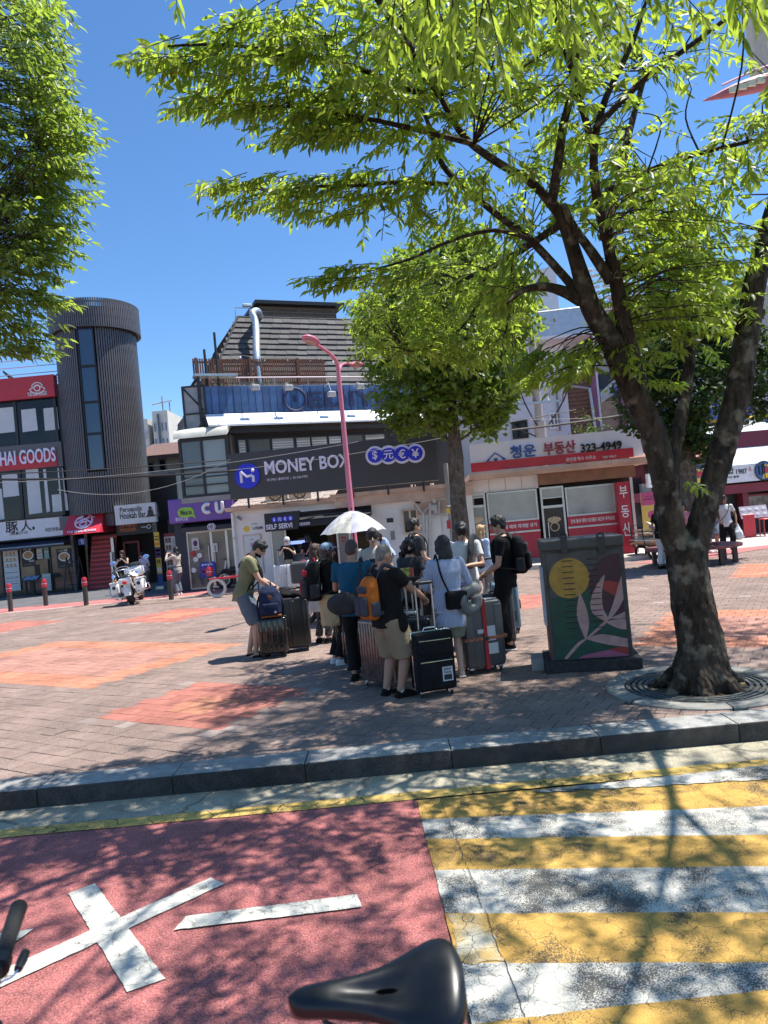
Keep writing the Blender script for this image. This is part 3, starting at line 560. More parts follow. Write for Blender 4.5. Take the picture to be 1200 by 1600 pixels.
poster(mb_, (a[0], .25, a[2], a[3]), mat('menu white', (.62, .58, .55), .6), [('b', 0, .93, 1, 1, dred)]+[('b', .08+.28*(c % 2), .80-.155*(c//2), .32+.28*(c % 2), .91-.155*(c//2), mat('food brown', (.22, .12, .07), .6, 0, .6, 12)) for c in range(12)]+[('b', .72, .86-.05*k, .94, .875-.05*k, gry) for k in range(15)], o_, 'board'); b = MB(); [MB().box(x-.03, o_+.01, 0, x+.03, o_+.06, a[3]).build('leg', alu, mb_) for x in (a[0]+.1, a[2]-.1)]
# ================================================================ corner building: convenience store below, blue planked cafe above
c0 = A(331, 760, 25); PF = Plane(c0.x, 25, 0); PB = Plane(c0.x, 25, 23); PS_ = Plane(c0.x, 25, 113)
cb = thing('corner_building', 'corner building with blue planked band and dark mansard roof above the purple sign', 'building', PF.o)
ang = R_(23)
def Bd(x0, y0, x1, y1, off=0.): return R(PB, x0, y0, x1, y1, off)
zr = PB.uv(333, 603)[1]; uR = 9.5                       # parapet height, facade length
zb_ = PB.uv(333, 646)[1]
MB().box(.05, .15, 0, uR, 8, zr-.1).build('wall', mat('plaster grey', (.20, .20, .19), .8, 0, .15, 1), cb, rz=ang)
# blue planks
pk = [mat('blue plank %d' % k, c, .65, 0, .3, 3, .3, 30) for k, c in enumerate(((.05, .12, .26), (.065, .14, .30), (.045, .10, .22)))]
npl = 36; wpl = uR/npl; cache = {}
band = MB().box(0, .1, zb_, uR, .149, zr-.04).build('plank_band', blk, cb, rz=ang)
for k in range(npl):
    i = rnd.randrange(3)
    if i not in cache: o = MB().cbox((wpl/2, .06, (zb_+zr)/2), (wpl-.012, .05, zr-zb_), .008, 1).build('plank', pk[i], band); cache[i] = o.data; o.location = (k*wpl, 0, 0)
    else: o = inst('plank', cache[i], band, Matrix.Translation((k*wpl, rnd.uniform(-.008, .008), rnd.uniform(-.01, .01))))
b = MB(); a = Bd(480, 612, 602, 634); b.text('EDIYA', a[0], a[1], a[2]+.5, a[3], .028, 0, .05, .03); a = Bd(450, 612, 472, 636); b.ring(((a[0]+a[2])/2, .02, (a[1]+a[3])/2), .42, .06, 24, 6); b.box((a[0]+a[2])/2-.06, -.0, a[1]+.2, (a[0]+a[2])/2+.06, .03, a[3]-.15); b.build('faded_lettering', mat('faded navy', (.02, .03, .09), .7, 0, .5, 6), band)
# white metal awning
za0 = PB.uv(331, 664, -.7)[1]
cwn = mat('white sheet metal', (.80, .82, .84), .35, .1, .06, 2)
b = MB(); b.add([(0, .0, zb_-.02), (uR, 0, zb_-.02), (uR, -.75, za0), (-.05, -.75, za0), (0, .0, zb_-.06), (uR, 0, zb_-.06), (uR, -.75, za0-.06), (-.05, -.75, za0-.06)], [(0, 3, 2, 1), (4, 5, 6, 7), (3, 7, 6, 2), (0, 4, 7, 3)])
am = b.build('awning', cwn, cb, rz=ang)
for k in range(9): MB().tube([(k*1.1+.3, -.012, zb_-.02), (k*1.1+.3, -.76, za0+.012)], .012, 4).build('seam', cwn, am)
# flood lights
fl = mat('lamp grey', (.42, .42, .42), .5, .2)
for px, py in ((398, 606), (450, 606), (517, 616), (562, 604)):
    u, z = PB.uv(px, py, -.5); b = MB(); b.tube([(u-.05, .03, zr-.1), (u, -.3, zr+.02), (u+.02, -.5, z+.1)], .018, 5); b.cbox((u+.02, -.52, z), (.30, .18, .2), .03, 2, T=None); f = b.build('floodlight', fl, cb, rz=ang); MB().box(u-.1, -.50, z-.115, u+.14, -.56, z-.098).build('lens', glass2, f)
# parapet rail, wood screen, pole
b = MB(); u1 = PB.uv(640, 590)[0]; zr2 = PB.uv(335, 587)[1]
b.tube([(-.05, .35, zr2), (uR, .35, zr2)], .03, 6)
for k in range(8): b.tube([(.1+k*1.3, .35, zr-.1), (.1+k*1.3, .35, zr2)], .02, 5)
b.build('parapet_rail', mat('rail pinkish', (.52, .42, .45), .5), cb, rz=ang)
a = PB.rc(318, 558, 512, 603, 1.0); z0, z1 = zr-.1, PB.uv(480, 561, 1.0)[1]; sx0_, sx1_ = -.1, a[2]
f = thing('wood_screen', 'brown slatted wooden screen on the roof terrace below the mansard roof', 'fence', PF.o, ang)
b = MB(); [b.box(sx0_, 1.03, z, sx1_, 1.07, z+.06) for z in (z0+.15, (z0+z1)/2, z1-.15)]; b.build('rail', wood, f)
ns = 62; st_ = (sx1_-sx0_)/ns; o = MB().box(-.028, 1.0, z0, .028, 1.025, z1).build('slat', wood, f); o.location.x = sx0_
for k in range(1, ns): inst('slat', o.data, f, Matrix.Translation((sx0_+k*st_, rnd.uniform(-.006, .006), rnd.uniform(-.015, .015))))
for x in (sx0_+2.05, sx0_+.05, sx0_+3.9): MB().box(x, .96, z0, x+.1, 1.08, z1+.03).build('post', wood, f)
f2 = thing('wood_screen', 'brown slatted wooden side screen returning along the left of the roof terrace', 'fence', PF.o, R_(113))
o = MB().box(-.028, -1.0, z0, .028, -.97, z1).build('slat', wood, f2); o.location.x = 1.2
for k in range(1, 26): inst('slat', o.data, f2, Matrix.Translation((1.2+k*.11, 0, 0)))
MB().box(1.15, -.965, z0+.2, 4.0, -.93, z0+.27).build('rail', wood, f2)
for px, y0, y1, lab in ((336, 517, 600, 'tall dark mast at the corner of the roof terrace'), (310, 546, 600, 'short dark mast on the left side of the roof terrace')):
    pl = PB if px > 330 else PS_; u, z = pl.uv(px, y0); t = thing('mast', lab, 'mast', PF.o, pl.rz); MB().cyl((u, .2 if px > 330 else -.2, zr-.2), (u, .2 if px > 330 else -.2, z), .045, .045, 8).build('post', blk, t); MB().cyl((u, .2 if px > 330 else -.2, zr-.25), (u, .2 if px > 330 else -.2, zr-.15), .09, .09, 8).build('foot', blk, t)
gm = mat('dry planting', (.30, .34, .27), .9, 0, .3, 20); b = MB()
for k in range(420):
    u = rnd.uniform(.5, 3.4); y = rnd.uniform(.45, .9); h = rnd.uniform(.1, .42); b.add([(u, y, zr-.05), (u+.012, y, zr-.05), (u+rnd.gauss(0, .14), y+rnd.gauss(0, .1), zr+h)], [(0, 1, 2)])
pg = b.build('planter_grass', gm, None, rz=ang, loc=PF.o); tag(pg, 'pale dry ornamental grass along the roof terrace edge', 'plant'); stuff(pg)
# mansard roof with shingles
mz0 = zr-.3; yb0, yb1 = 1.35, 3.0; mt = PB.uv(372, 496, yb1)[1]; ul0, ul1 = .15, PB.uv(372, 496, yb1)[0]; ur0, ur1 = 11.5, 10.2; bk0, bk1 = 9.5, 8.2
tl_ = mat('roof under', (.04, .04, .042), .8)
b = MB(); b.add([(ul0, yb0, mz0), (ur0, yb0, mz0), (ur0, bk0, mz0), (ul0, bk0, mz0), (ul1, yb1, mt), (ur1, yb1, mt), (ur1, bk1, mt), (ul1, bk1, mt)], [(0, 1, 5, 4), (1, 2, 6, 5), (2, 3, 7, 6), (3, 0, 4, 7), (4, 5, 6, 7)]); rf = b.build('roof', tl_, cb, rz=ang)
shm = [mat('shingle %d' % k, c, .75, 0, .25, 4, .5, 40) for k, c in enumerate(((.075, .072, .072), (.09, .088, .086), (.06, .058, .06)))]
rows = 15; sc_ = {}; dirv = V((0, yb1-yb0, mt-mz0)); nrm = V((0, -(mt-mz0), yb1-yb0)).normalized()
for r in range(rows):
    t0 = r/rows; xa = ul0+(ul1-ul0)*t0; L_ = 9.0-xa; n_ = 18; wd = L_/n_; hh = dirv.length/rows
    for k in range(n_):
        key = (r, rnd.randrange(3))
        base = V((xa+k*wd, yb0, mz0))+dirv*t0
        q = base+V((0, 0, 0))
        if key not in sc_:
            b = MB(); d = dirv.normalized()*hh*1.12; u = V((wd-.008, 0, 0)); n1 = nrm*.075; n2 = nrm*.02
            p = [n1*0, u, u+d, d]; b.add([V((0, 0, 0))+nrm*.005, u+nrm*.005, u+d+nrm*.002, d+nrm*.002, n1, u+n1, u+d+n2, d+n2], _BOX); o = b.build('shingle', shm[key[1]], rf); sc_[key] = o.data; o.location = q
        else: inst('shingle', sc_[key], rf, Matrix.Translation(q+V((rnd.uniform(-.003, .003), 0, rnd.uniform(-.012, .012)))))
# side courses (left hip) joined: edge-on in the photograph
b = MB(); A0, A1, B1, B0 = V((ul0, bk0, mz0)), V((ul1, bk1, mt)), V((ul1, yb1, mt)), V((ul0, yb0, mz0)); ns_ = ((B0-A0).cross(A1-A0)).normalized()
if ns_.x > 0: ns_ = -ns_
for r in range(rows):
    t0, t1 = r/rows, (r+1.1)/rows; p = [A0.lerp(A1, t0), B0.lerp(B1, t0), B0.lerp(B1, min(1, t1)), A0.lerp(A1, min(1, t1))]
    b.add([p[0]+ns_*.005, p[1]+ns_*.005, p[2]+ns_*.002, p[3]+ns_*.002, p[0]+ns_*.07, p[1]+ns_*.07, p[2]+ns_*.02, p[3]+ns_*.02], _BOX)
stuff(b.build('side_shingles', shm[0], rf))
b = MB(); b.tube([V((ul0, yb0-.03, mz0)), V((ul1, yb1-.03, mt+.03))], .05, 6); b.tube([(ul1, yb1, mt+.02), (9.5, yb1, mt+.02)], .05, 6); b.build('ridge_cap', tl_, rf)
# penthouse
brk = mat('dark brick', (.12, .09, .07), .9, 0, .5, 14, .6, 18); a = PB.rc(405, 476, 526, 498, 4.2)
b = MB(); b.box(a[0], 4.2, mt-.1, a[2], 7, a[3]-.05); ph = b.build('penthouse', brk, cb, rz=ang); MB().box(a[0]-.25, 3.85, a[3]-.05, a[2]+.3, 7.3, a[3]+.1).build('flat_roof', blk, ph)
for k in range(7):
    b = MB(); b.box(a[0]+.06, 4.17, mt+k*.16, a[2]-.06, 4.199, mt+k*.16+.012); 
    if mt+k*.16 < a[3]-.1: b.build('mortar_line', concr, ph)
b = MB(); u, z = PB.uv(393, 487, 2.4); u2, z2 = PB.uv(401, 562, 1.25); b.tube(cat_rom([(u+.55, 3.2, z-.05), (u+.3, 2.6, z+.08), (u, 2.3, z-.1), (u+.05, 2.1, z-.6), (u2, 1.2, z2), (u2+.02, 1.15, zr)], 4), .14, 12); du_ = b.build('duct', galv, cb, smooth=50, rz=ang)
for k in range(9): p = V((u+.05, 2.1, z-.6)).lerp(V((u2, 1.2, z2)), k/9); MB().ring(p, .142, .01, 14, 4, ax='z').build('seam', galv, du_)
b = MB(); u, z = PB.uv(383, 485, 3.0); b.tube([(u-.4, 3, mt), (u-.4, 3, mt+.4), (u+.2, 3, mt+.4), (u+.2, 3, mt)], .025, 5); b.cbox((u+.1, 3, mt+.5), (.4, .12, .12), .02, 1); b.build('vent_frame', alu, cb, rz=ang)
# terrace lights on a string
b = MB(); P = [PB.uv(x, y, 1.2) for x, y in ((336, 552), (375, 555), (412, 560), (449, 560), (485, 561), (520, 562))]; b.tube(cat_rom([(p[0], 1.2, p[1]) for p in P], 3), .012, 4); sl_ = b.build('light_string', blk, cb, rz=ang)
for p in P[1:]: MB().ell((p[0], 1.2, p[1]-.1), (.045, .045, .06), 8, 6).build('bulb', whitep, sl_)
# upper dark window strip below the awning
a = Bd(363, 672, 640, 745); b = MB(); b.box(.35, -.12, 0.0, uR, .14, za0-.1); b.build('upper_wall', blk, cb, rz=ang)
zz0, zz1 = PB.uv(400, 725)[1]-.6, PB.uv(370, 689)[1]
for x0, x1, m_ in ((372, 383, clear), (388, 421, glass2), (424, 458, clear), (462, 484, clear), (486, 510, clear), (513, 532, clear), (536, 566, glass2), (570, 600, clear)):
    u0, u1 = PB.uv(x0, 700)[0], PB.uv(x1, 700)[0]; b = MB(); frame_rect(b, u0-.05, zz0-.05, u1+.05, zz1+.05, .05, -.17, -.12); fw = b.build('window', dk, cb, rz=ang); MB().box(u0, -.145, zz0, u1, -.13, zz1).build('pane', m_, fw)
    if m_ is clear: b = MB(); [b.box(u0+.02, -.155, zz0+.06+k*.09, u1-.02, -.146, zz0+.09+k*.09) for k in range(int((zz1-zz0)/.09)-1)]; b.build('blind', paper, fw)
MB().box(.2, -.5, za0-.28, uR, -.0, za0-.14).build('soffit', dk, cb, rz=ang)
# left side: glazed stair enclosure on steel frame
zt_ = PS_.uv(329, 568)[1]; Ls = 3.3
b = MB(); b.box(.1, -.1, 0, 5.5, .1, zb_+.3); b.build('side_wall', concr, cb, rz=R_(113))
pol = mat('dirty polycarbonate', (.33, .33, .32), .3, 0, .35, 1.5); b = MB()
zlo = PS_.uv(325, 690)[1]
for u in (0, 1.1, 2.2, Ls): b.box(u-.04, .1, zlo-.5, u+.04, .2, zt_-u*.06)
for fz in (0, .36, .7, 1): b.box(-.04, .1, zlo+(zt_-zlo)*fz-.06, Ls+.04, .19, zlo+(zt_-zlo)*fz-.0)
b.tube([(0, .15, zt_-.9), (1.1, .15, zt_-.05)], .03, 5); b.tube([(2.2, .15, zt_-.9), (1.1, .15, zt_-.05)], .03, 5)
b.build('steel_frame', dk, cb, rz=R_(113))
for k in range(3): MB().box(k*1.1+.05, .13, zlo, k*1.1+1.05, .15, zt_-.1-k*.06).build('glazing', pol, cb, rz=R_(113))
MB().box(-.3, -1.2, zt_-.05, .2, .3, zt_+.03).build('enclosure_cap', alu, cb, rz=R_(113))
b = MB(); u0 = PF.uv(286, 600)[0]; b.box(u0-.05, .02, zlo-.1, -.02, .06, zt_-.35)
b.build('front_glazing', pol, cb); b = MB(); frame_rect(b, u0-.08, zlo-.15, .05, zt_-.3, .06, -.02, .08); b.box(u0, -.015, zlo+1.0, 0, .07, zlo+1.06); b.tube([(u0, 0, zt_-.4), (-.05, 0, zt_-1.2)], .03, 5); b.build('front_frame', dk, cb)
b = MB(); b.add([(u0, .015, zlo-.1), (-.02, .015, zlo-.1), (-.02, .015, zlo+1.0)], [(0, 1, 2)]); b.build('brick_gable', brk, cb)
# glazed balcony over the shop with its pale rounded roof
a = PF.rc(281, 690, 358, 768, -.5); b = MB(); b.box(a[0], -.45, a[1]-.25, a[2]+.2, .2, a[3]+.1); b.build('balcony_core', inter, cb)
b = MB(); frame_rect(b, a[0]-.06, a[1]-.1, a[2]+.1, a[3]+.05, .09, -.56, -.45); um = PF.uv(318, 730, -.5)[0]; b.box(um-.04, -.555, a[1], um+.04, -.46, a[3])
for zz in (.30, .46, .15): b.box(a[0], -.58, a[1]+(a[3]-a[1])*zz, a[2], -.55, a[1]+(a[3]-a[1])*zz+.04)
bf = b.build('balcony_frame', dk, cb)
MB().box(a[0]+.04, -.50, a[1], um-.04, -.48, a[3]).build('pane', glass2, bf); MB().box(um+.04, -.50, a[1], a[2], -.48, a[3]).build('pane', clear, bf)
b = MB(); pr = [(-.75, 0), (-.72, .15), (-.6, .3), (-.35, .38), (.1, .40)]; z_ = a[3]+.06
vs = [(a[0]-.15+(.25 if j > 2 else 0), y, z_+h) for j, (y, h) in enumerate(pr)]+[(a[2]+.15, y, z_+h) for y, h in pr]; b.add(vs, [(j, j+5, j+6, j+1) for j in range(4)]+[(0, 1, 2, 3, 4), (9, 8, 7, 6, 5), (0, 4, 9, 5)]); b.build('balcony_roof', mat('pale roof skin', (.60, .58, .49), .6, 0, .2, 2), cb, smooth=50)
MB().box(a[0]-.1, -.62, a[1]-.28, a[2]+.1, .1, a[1]-.1).build('balcony_slab', concr, cb)
# exterior side stairs and railings in the alley
al = thing('alley_balconies', 'black railed outside balconies on the alley side of the corner building', 'balcony', PF.o, R_(113)); b = MB()
for u in (.2, .9, 1.6, 2.4, 3.2, 4.0): b.box(u-.03, .35, 2.6, u+.03, .41, PS_.uv(300, 690)[1]-.1)
for z in (2.6, 3.1, 3.6, 4.8, 5.5): b.box(0, .36, z, 4.2, .40, z+.05)
b.build('railing', blk, al); MB().box(0, .1, 2.45, 4.3, .45, 2.6).build('slab', concr, al); MB().box(0, .1, 4.6, 4.3, .42, 4.75).build('slab', concr, al)
MB().box(.1, .36, 3.1, 1.0, .38, 4.6).build('screen', mat('white louvre', (.55, .55, .53), .6, 0, .3, 10), al)
# shop front
xw0, xw1 = PF.uv(281, 900)[0], PF.uv(372, 900)[0]; zs = PF.uv(300, 806)[1]
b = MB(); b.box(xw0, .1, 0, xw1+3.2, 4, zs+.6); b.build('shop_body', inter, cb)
MB().box(xw0, -.15, 0, PF.uv(297, 900)[0], .1, zs+.3).build('shop_pillar', navy, cb)
cu = on(PF, 'shop_sign', 'purple convenience store sign with a lime speech bubble and thick white letters', 'sign'); a = PF.rc(261, 779, 366, 814, -.6); zt1, zt2 = PF.uv(310, 777, -.6)[1], PF.uv(310, 815, -.6)[1]
MB().cbox(((a[0]+a[2])/2, -.4, (zt1+zt2)/2), (a[2]-a[0], .4, zt1-zt2), .04, 2).build('board', purple, cu)
b = MB(); q = PF.rc(277, 794, 304, 807, -.6); r_ = (q[3]-q[1])/2; zc = (q[3]+q[1])/2
b.prism([(q[0]+r_+r_*cos(x), zc+r_*sin(x)) for x in [pi/2+pi*j/10 for j in range(11)]]+[(q[2]-r_+r_*cos(x), zc+r_*sin(x)) for x in [-pi/2+pi*j/10 for j in range(11)]], -.625, -.601); b.prism([(q[2]-.2, q[1]+.08), (q[2]+.05, q[1]-.07), (q[2]-.02, q[1]+.15)], -.62, -.602); b.build('speech_bubble', green, cu)
b = MB(); b.text('Nice to', q[0]+.1, q[1]+.08, q[2]-.08, q[3]-.09, -.63, 0, .01, .03); b.build('bubble_lettering', navy, cu)
b = MB(); q = PF.rc(314, 784, 331, 805, -.6); zz0, zz1 = PF.uv(323, 804, -.6)[1], PF.uv(323, 785, -.6)[1]; R1 = (zz1-zz0)/2; t_ = .066; b.ring((q[0]+R1, -.63, (zz0+zz1)/2), R1-t_, t_, 24, 8, a0=R_(52), a1=R_(308))
q = PF.rc(335, 784, 352, 803, -.6); w_ = (q[2]-q[0])/2; cxu = (q[0]+q[2])/2; zz0, zz1 = PF.uv(343, 803, -.6)[1], PF.uv(343, 783, -.6)[1]; pts = [(cxu-w_+t_, -.63, zz1-t_), (cxu-w_+t_, -.63, zz0+w_)]+[(cxu+(w_-t_)*cos(x), -.63, zz0+w_+(w_-t_)*sin(x)) for x in [pi+pi*j/8 for j in range(1, 8)]]+[(cxu+w_-t_, -.63, zz0+w_), (cxu+w_-t_, -.63, zz1-t_)]
b.tube(pts, t_, 8); [b.ell(p, t_, 8, 6) for p in (pts[0], pts[-1], (q[0]-1.5, 0, -5))][:0]; b.build('lettering', whitep, cu, smooth=60)
b = MB(); q = PF.rc(274, 809, 294, 813, -.6); b.text('홍대서교점', q[0], q[1], q[2], q[3], -.605, 0, .006, .02); b.build('small_lettering', lilac, cu)
can = on(PF, 'shop_awning', 'dark canopy with a small round white emblem over the convenience store door', 'awning'); z1, z0 = PF.uv(320, 815, -.5)[1], PF.uv(320, 826, -.5)[1]; xa, xb = PF.uv(288, 820)[0], PF.uv(368, 820)[0]
b = MB(); b.prism([(xa, z0), (xb, z0), (xb, z1+.02), (xa, z1+.02)], -.02, .1); b.add([(xa, -.02, z1), (xb, -.02, z1), (xb, -.62, z0+.08), (xa, -.62, z0+.08), (xb, -.62, z0-.06), (xa, -.62, z0-.06)], [(0, 3, 2, 1), (3, 5, 4, 2)]); b.build('canopy', mat('dark canopy', (.035, .035, .04), .6), can)
b = MB(); u, z = PF.uv(329, 823, -.62); b.ring((u, -.63, z), .10, .016, 18, 5); b.ring((u+.06, -.63, z), .10, .016, 18, 5); b.text('CU', u-.06, z-.05, u+.12, z+.05, -.63, 0, .008, .02); b.build('emblem', lilac, can)
sgl = mat('shop door glass', (.17, .18, .165), .06, 0, .5, .9, spec=.6); b = MB(); d0, d1 = PF.uv(297, 900)[0], PF.uv(372, 900)[0]; zt1 = PF.uv(330, 828)[1]; frame_rect(b, d0, .02, d1, zt1, .06, -.08, .02)
dm = [PF.uv(x, 880)[0] for x in (334, 358)]; [b.box(x-.04, -.078, .08, x+.04, .015, zt1-.06) for x in dm]; ft = b.build('shopfront', alu, cb)
for x0, x1 in ((d0+.06, dm[0]-.04), (dm[0]+.04, dm[1]-.04), (dm[1]+.04, d1-.06)): MB().box(x0, -.05, .08, x1, -.03, zt1-.06).build('pane', sgl, ft)
MB().box(d0+.1, -.045, .1, d1-.1, -.02, .6).build('lower_stock', mat('shop shelves', (.10, .10, .09), .6, 0, .9, 6), ft)
b = MB(); [b.tube([(x, -.12, .9), (x, -.12, 1.5)], .02, 6) for x in (dm[0]-.1, dm[0]+.1)]; b.build('handle', alu, ft)
poster(cb, PF.rc(299, 841, 312, 859, -.08), paper, [('e', .5, .55, .3, .25, 0, mat('banner purple', (.10, .03, .12))), ('b', .2, .1, .8, .2, gry)], -.09)
poster(cb, PF.rc(332, 849, 341, 862, -.08), paper, [('e', .5, .6, .15, .18, 0, gry), ('e', .5, .3, .12, .1, 0, gry)], -.10)
poster(cb, PF.rc(312, 879, 338, 901, -.08), mat('poster blue', (.02, .06, .42), .5), [('e', .2+.2*k, .42, .085, .22, k % 2, red) for k in range(4)]+[('b', .12+.19*k, .76+.03*(k%2), .25+.19*k, .88, lilac) for k in range(4)]+[('b', .15+.18*k, .34, .28+.18*k, .46, dred) for k in range(4)], -.085)
for px, py, c in ((301, 865, red), (306, 874, whitep), (312, 868, whitep), (303, 891, whitep)): u, z = PF.uv(px, py, -.08); q = MB().disc(u, z, .09, -.09, -.082, n=14); q.build('sticker', c, cb)
# parked black motor scooter wheel seen through the door: a small motorcycle inside the shop entrance
t = on(PF, 'parked_motorcycle', 'dark motorcycle with a chrome wheel standing at the convenience store door', 'motorcycle'); u, z = PF.uv(351, 895, -.3)
b = MB(); b.ring((u, -.45, .30), .25, .055, 20, 8); b.build('tyre', blk, t); b = MB(); b.ring((u, -.45, .30), .19, .018, 18, 5); [b.tube([(u, -.45, .3), (u+.19*cos(k*pi/4), -.45, .3+.19*sin(k*pi/4))], .008, 4) for k in range(8)]; b.build('rim', alu, t)
b = MB(); b.tube([(u, -.45, .3), (u+.12, -.45, .95)], .03, 6); b.build('fork', alu, t); b = MB(); b.tube(cat_rom([(u-.05, -.45, .56), (u+.1, -.45, .62), (u+.28, -.45, .5)], 3), .07, 6); b.build('fender', blk, t); b = MB(); b.cbox((u+.5, -.45, .62), (.6, .2, .2), .07, 2); b.build('tank', blk, t); b = MB(); b.tube([(u-.02, -.7, 1.02), (u+.1, -.55, .98), (u+.1, -.35, .98), (u-.02, -.2, 1.02)], .015, 5); b.build('handlebar', blk, t); b = MB(); b.ring((u+1.0, -.45, .30), .25, .055, 20, 8); b.build('tyre', blk, t)
# ---------------------------------------------------------------- old cream house in the alley, tower blocks far away
PO = Plane(A(222, 800, 40).x, 40, 0)
oh = on(PO, 'alley_house', 'old cream coloured house with brown tiled roof at the end of the alley', 'building'); a = PO.rc(222, 712, 300, 900)
MB().box(a[0], 0, 0, a[2]+2, 8, a[3]).build('wall', cream, oh); b = MB(); z = PO.uv(240, 690)[1]; b.add([(a[0]-.6, -.5, a[3]-.1), (a[2]+2, -.5, a[3]-.1), (a[2]+2, 4, z+.4), (a[0]-.6, 4, z+.4), (a[0]-.6, -.5, a[3]-.3), (a[2]+2, -.5, a[3]-.3)], [(0, 1, 2, 3), (4, 5, 1, 0)])
b.build('roof', mat('brown roof', (.16, .09, .07), .8, 0, .3, 6), oh)
for x0, y0, x1, y1 in ((230, 722, 243, 740), (232, 748, 246, 772), (247, 717, 262, 738), (249, 745, 262, 765), (233, 785, 248, 812)):
    q = PO.rc(x0, y0, x1, y1); b = MB(); frame_rect(b, q[0], q[1], q[2], q[3], .08, -.06, .0); f = b.build('window', concr, oh); MB().box(q[0]+.08, -.03, q[1]+.08, q[2]-.08, -.01, q[3]-.08).build('pane', glass, f)
for y in (741, 775): q = PO.rc(224, y, 268, y+6); MB().box(q[0], -.5, q[1], q[2], -.01, q[3]).build('balcony', mat('alley sheet', (.5, .47, .42), .7, 0, .2), oh)
PAp = Plane(A(222, 700, 130).x, 130, 0)
def block(name, lab, x0, y0, x1, cols, rows_, wallm, tower=None):
    t = on(PAp, name, lab, 'apartment block'); a = PAp.rc(x0, y0, x1, 720); MB().box(a[0], 0, 0, a[2], 14, a[3]).build('wall', wallm, t); w_ = (a[2]-a[0])/cols
    for r in range(rows_):
        for c in range(cols):
            u = a[0]+c*w_+w_*.15; z = a[3]-1.0-(r+1)*2.9; f = MB().box(u, -.12, z, u+w_*.7, -.02, z+1.8).build('window', mat('apt frame', (.55, .56, .58)), t); MB().box(u+.12, -.2, z+.12, u+w_*.7-.12, -.125, z+1.68).build('pane', mat('apt glass', (.10, .14, .20), .2), f)
    return t, a
apw = mat('apartment wall', (.52, .50, .46), .8, 0, .06, .5)
block('apartment_block', 'far pale apartment block seen left in the gap between the tower and the corner building', 221, 655, 236, 3, 5, apw); t, a = block('apartment_block', 'far taller apartment block with dark stair strip and antennas over the alley', 237, 643, 268, 4, 5, apw)
q = PAp.rc(246, 645, 254, 700); MB().box(q[0], -.5, 0, q[2], -.21, q[3]-.3).build('stair_strip', mat('stair glass', (.06, .09, .12), .3), t); b = MB(); [b.tube([(u, 3, a[3]-.1), (u, 3, a[3]+h)], .12, 4) for u, h in ((a[0]+1.2, 3.2), (a[0]+2.5, 2))]; b.tube([(a[0]-.8, 3, a[3]+1.8), (a[0]+3, 3, a[3]+2.3)], .1, 4); b.build('antenna', gry, t)
# ================================================================ low white building: money changer (left) and estate agent (right)
m0 = A(367, 850, 23.0); PMb = Plane(m0.x, 23.0, -4)
def Mx(x0, y0, x1, y1, off=0.): return R(PMb, x0, y0, x1, y1, off)
mbd = on(PMb, 'low_building', 'low white single storey shop building with peach eaves behind the queue', 'building')
uB = PMb.uv(742, 800)[0]; uE = PMb.uv(997, 800)[0]; zA = PMb.uv(400, 796)[1]; zB = PMb.uv(640, 762)[1]; uS = PMb.uv(528, 780)[0]
o0, o1 = PMb.uv(424, 860)[0], PMb.uv(583, 860)[0]; zo = PMb.uv(500, 797)[1]
b = MB(); b.box(0, 0, 0, o0, .25, zA); b.box(o1, 0, 0, uB, .25, zB-.15); b.box(o0, 0, zo, o1, .25, zA); b.box(0, .25, 0, .2, 7, zA); b.box(0, 6.8, 0, uE, 7, zA); b.box(uE-.2, .3, 0, uE, 6.8, zB); b.build('wall', white, mbd)
b = MB(); b.box(-.15, -.25, zA, uS, 7, zA+.06); b.box(-.2, -.3, zA+.06, uS, -.1, zA+.12); b.build('eaves', peach, mbd)
b = MB(); b.box(uS-.1, -.22, zB-.42, uB, 7, zB-.12); b.box(uS-.2, -.35, zB-.12, uB, 7.0, zB); b.build('cornice', peach, mbd)
rt = mat('old roof tile', (.36, .30, .27), .85, 0, .3, 8, .6, 25)
for r in range(3):
    for k in range(17):
        wq = (uS-.1)/17
        if r == 0 and k == 0: o_t = MB().cbox((wq/2, .22, 0), (wq-.01, .5, .05), .02, 1).build('roof_tile', rt, mbd); o_t.location = (0, -.1, zA+.16); o_t.rotation_euler = (.2, 0, 0)
        else: inst('roof_tile', o_t.data, mbd, Matrix.Translation((k*wq, -.1+r*.42, zA+.16+r*.10+rnd.uniform(-.01, .01))) @ Matrix.Rotation(.2, 4, 'X'))
# AC units on the roof edge
for k, (x0, x1) in enumerate(((412, 447), (449, 487))):
    t = on(PMb, 'air_conditioner', ['pale air conditioner outdoor unit on the roof edge, the left of the pair', 'pale air conditioner outdoor unit on the roof edge, the right of the pair'][k], 'air conditioner', 'air conditioners under the big grey sign'); a = Mx(x0, 770, x1, 789, -.1); b = MB(); b.cbox(((a[0]+a[2])/2, .15, zA+.42), (a[2]-a[0], .3, .52), .03, 2); b.build('case', mat('ac case', (.62, .60, .55), .5), t); b = MB(); b.ring(((a[0]+a[2])/2, -.01, zA+.42), .19, .02, 20, 5); [b.tube([((a[0]+a[2])/2-.19*cos(q), -.012, zA+.42-.19*sin(q)), ((a[0]+a[2])/2+.19*cos(q), -.012, zA+.42+.19*sin(q))], .008, 4) for q in (0, pi/3, 2*pi/3)]; b.build('fan_grille', dk, t); b = MB(); b.box(a[0]+.05, .05, zA+.1, a[2]-.05, .3, zA+.16); b.build('foot', dk, t)
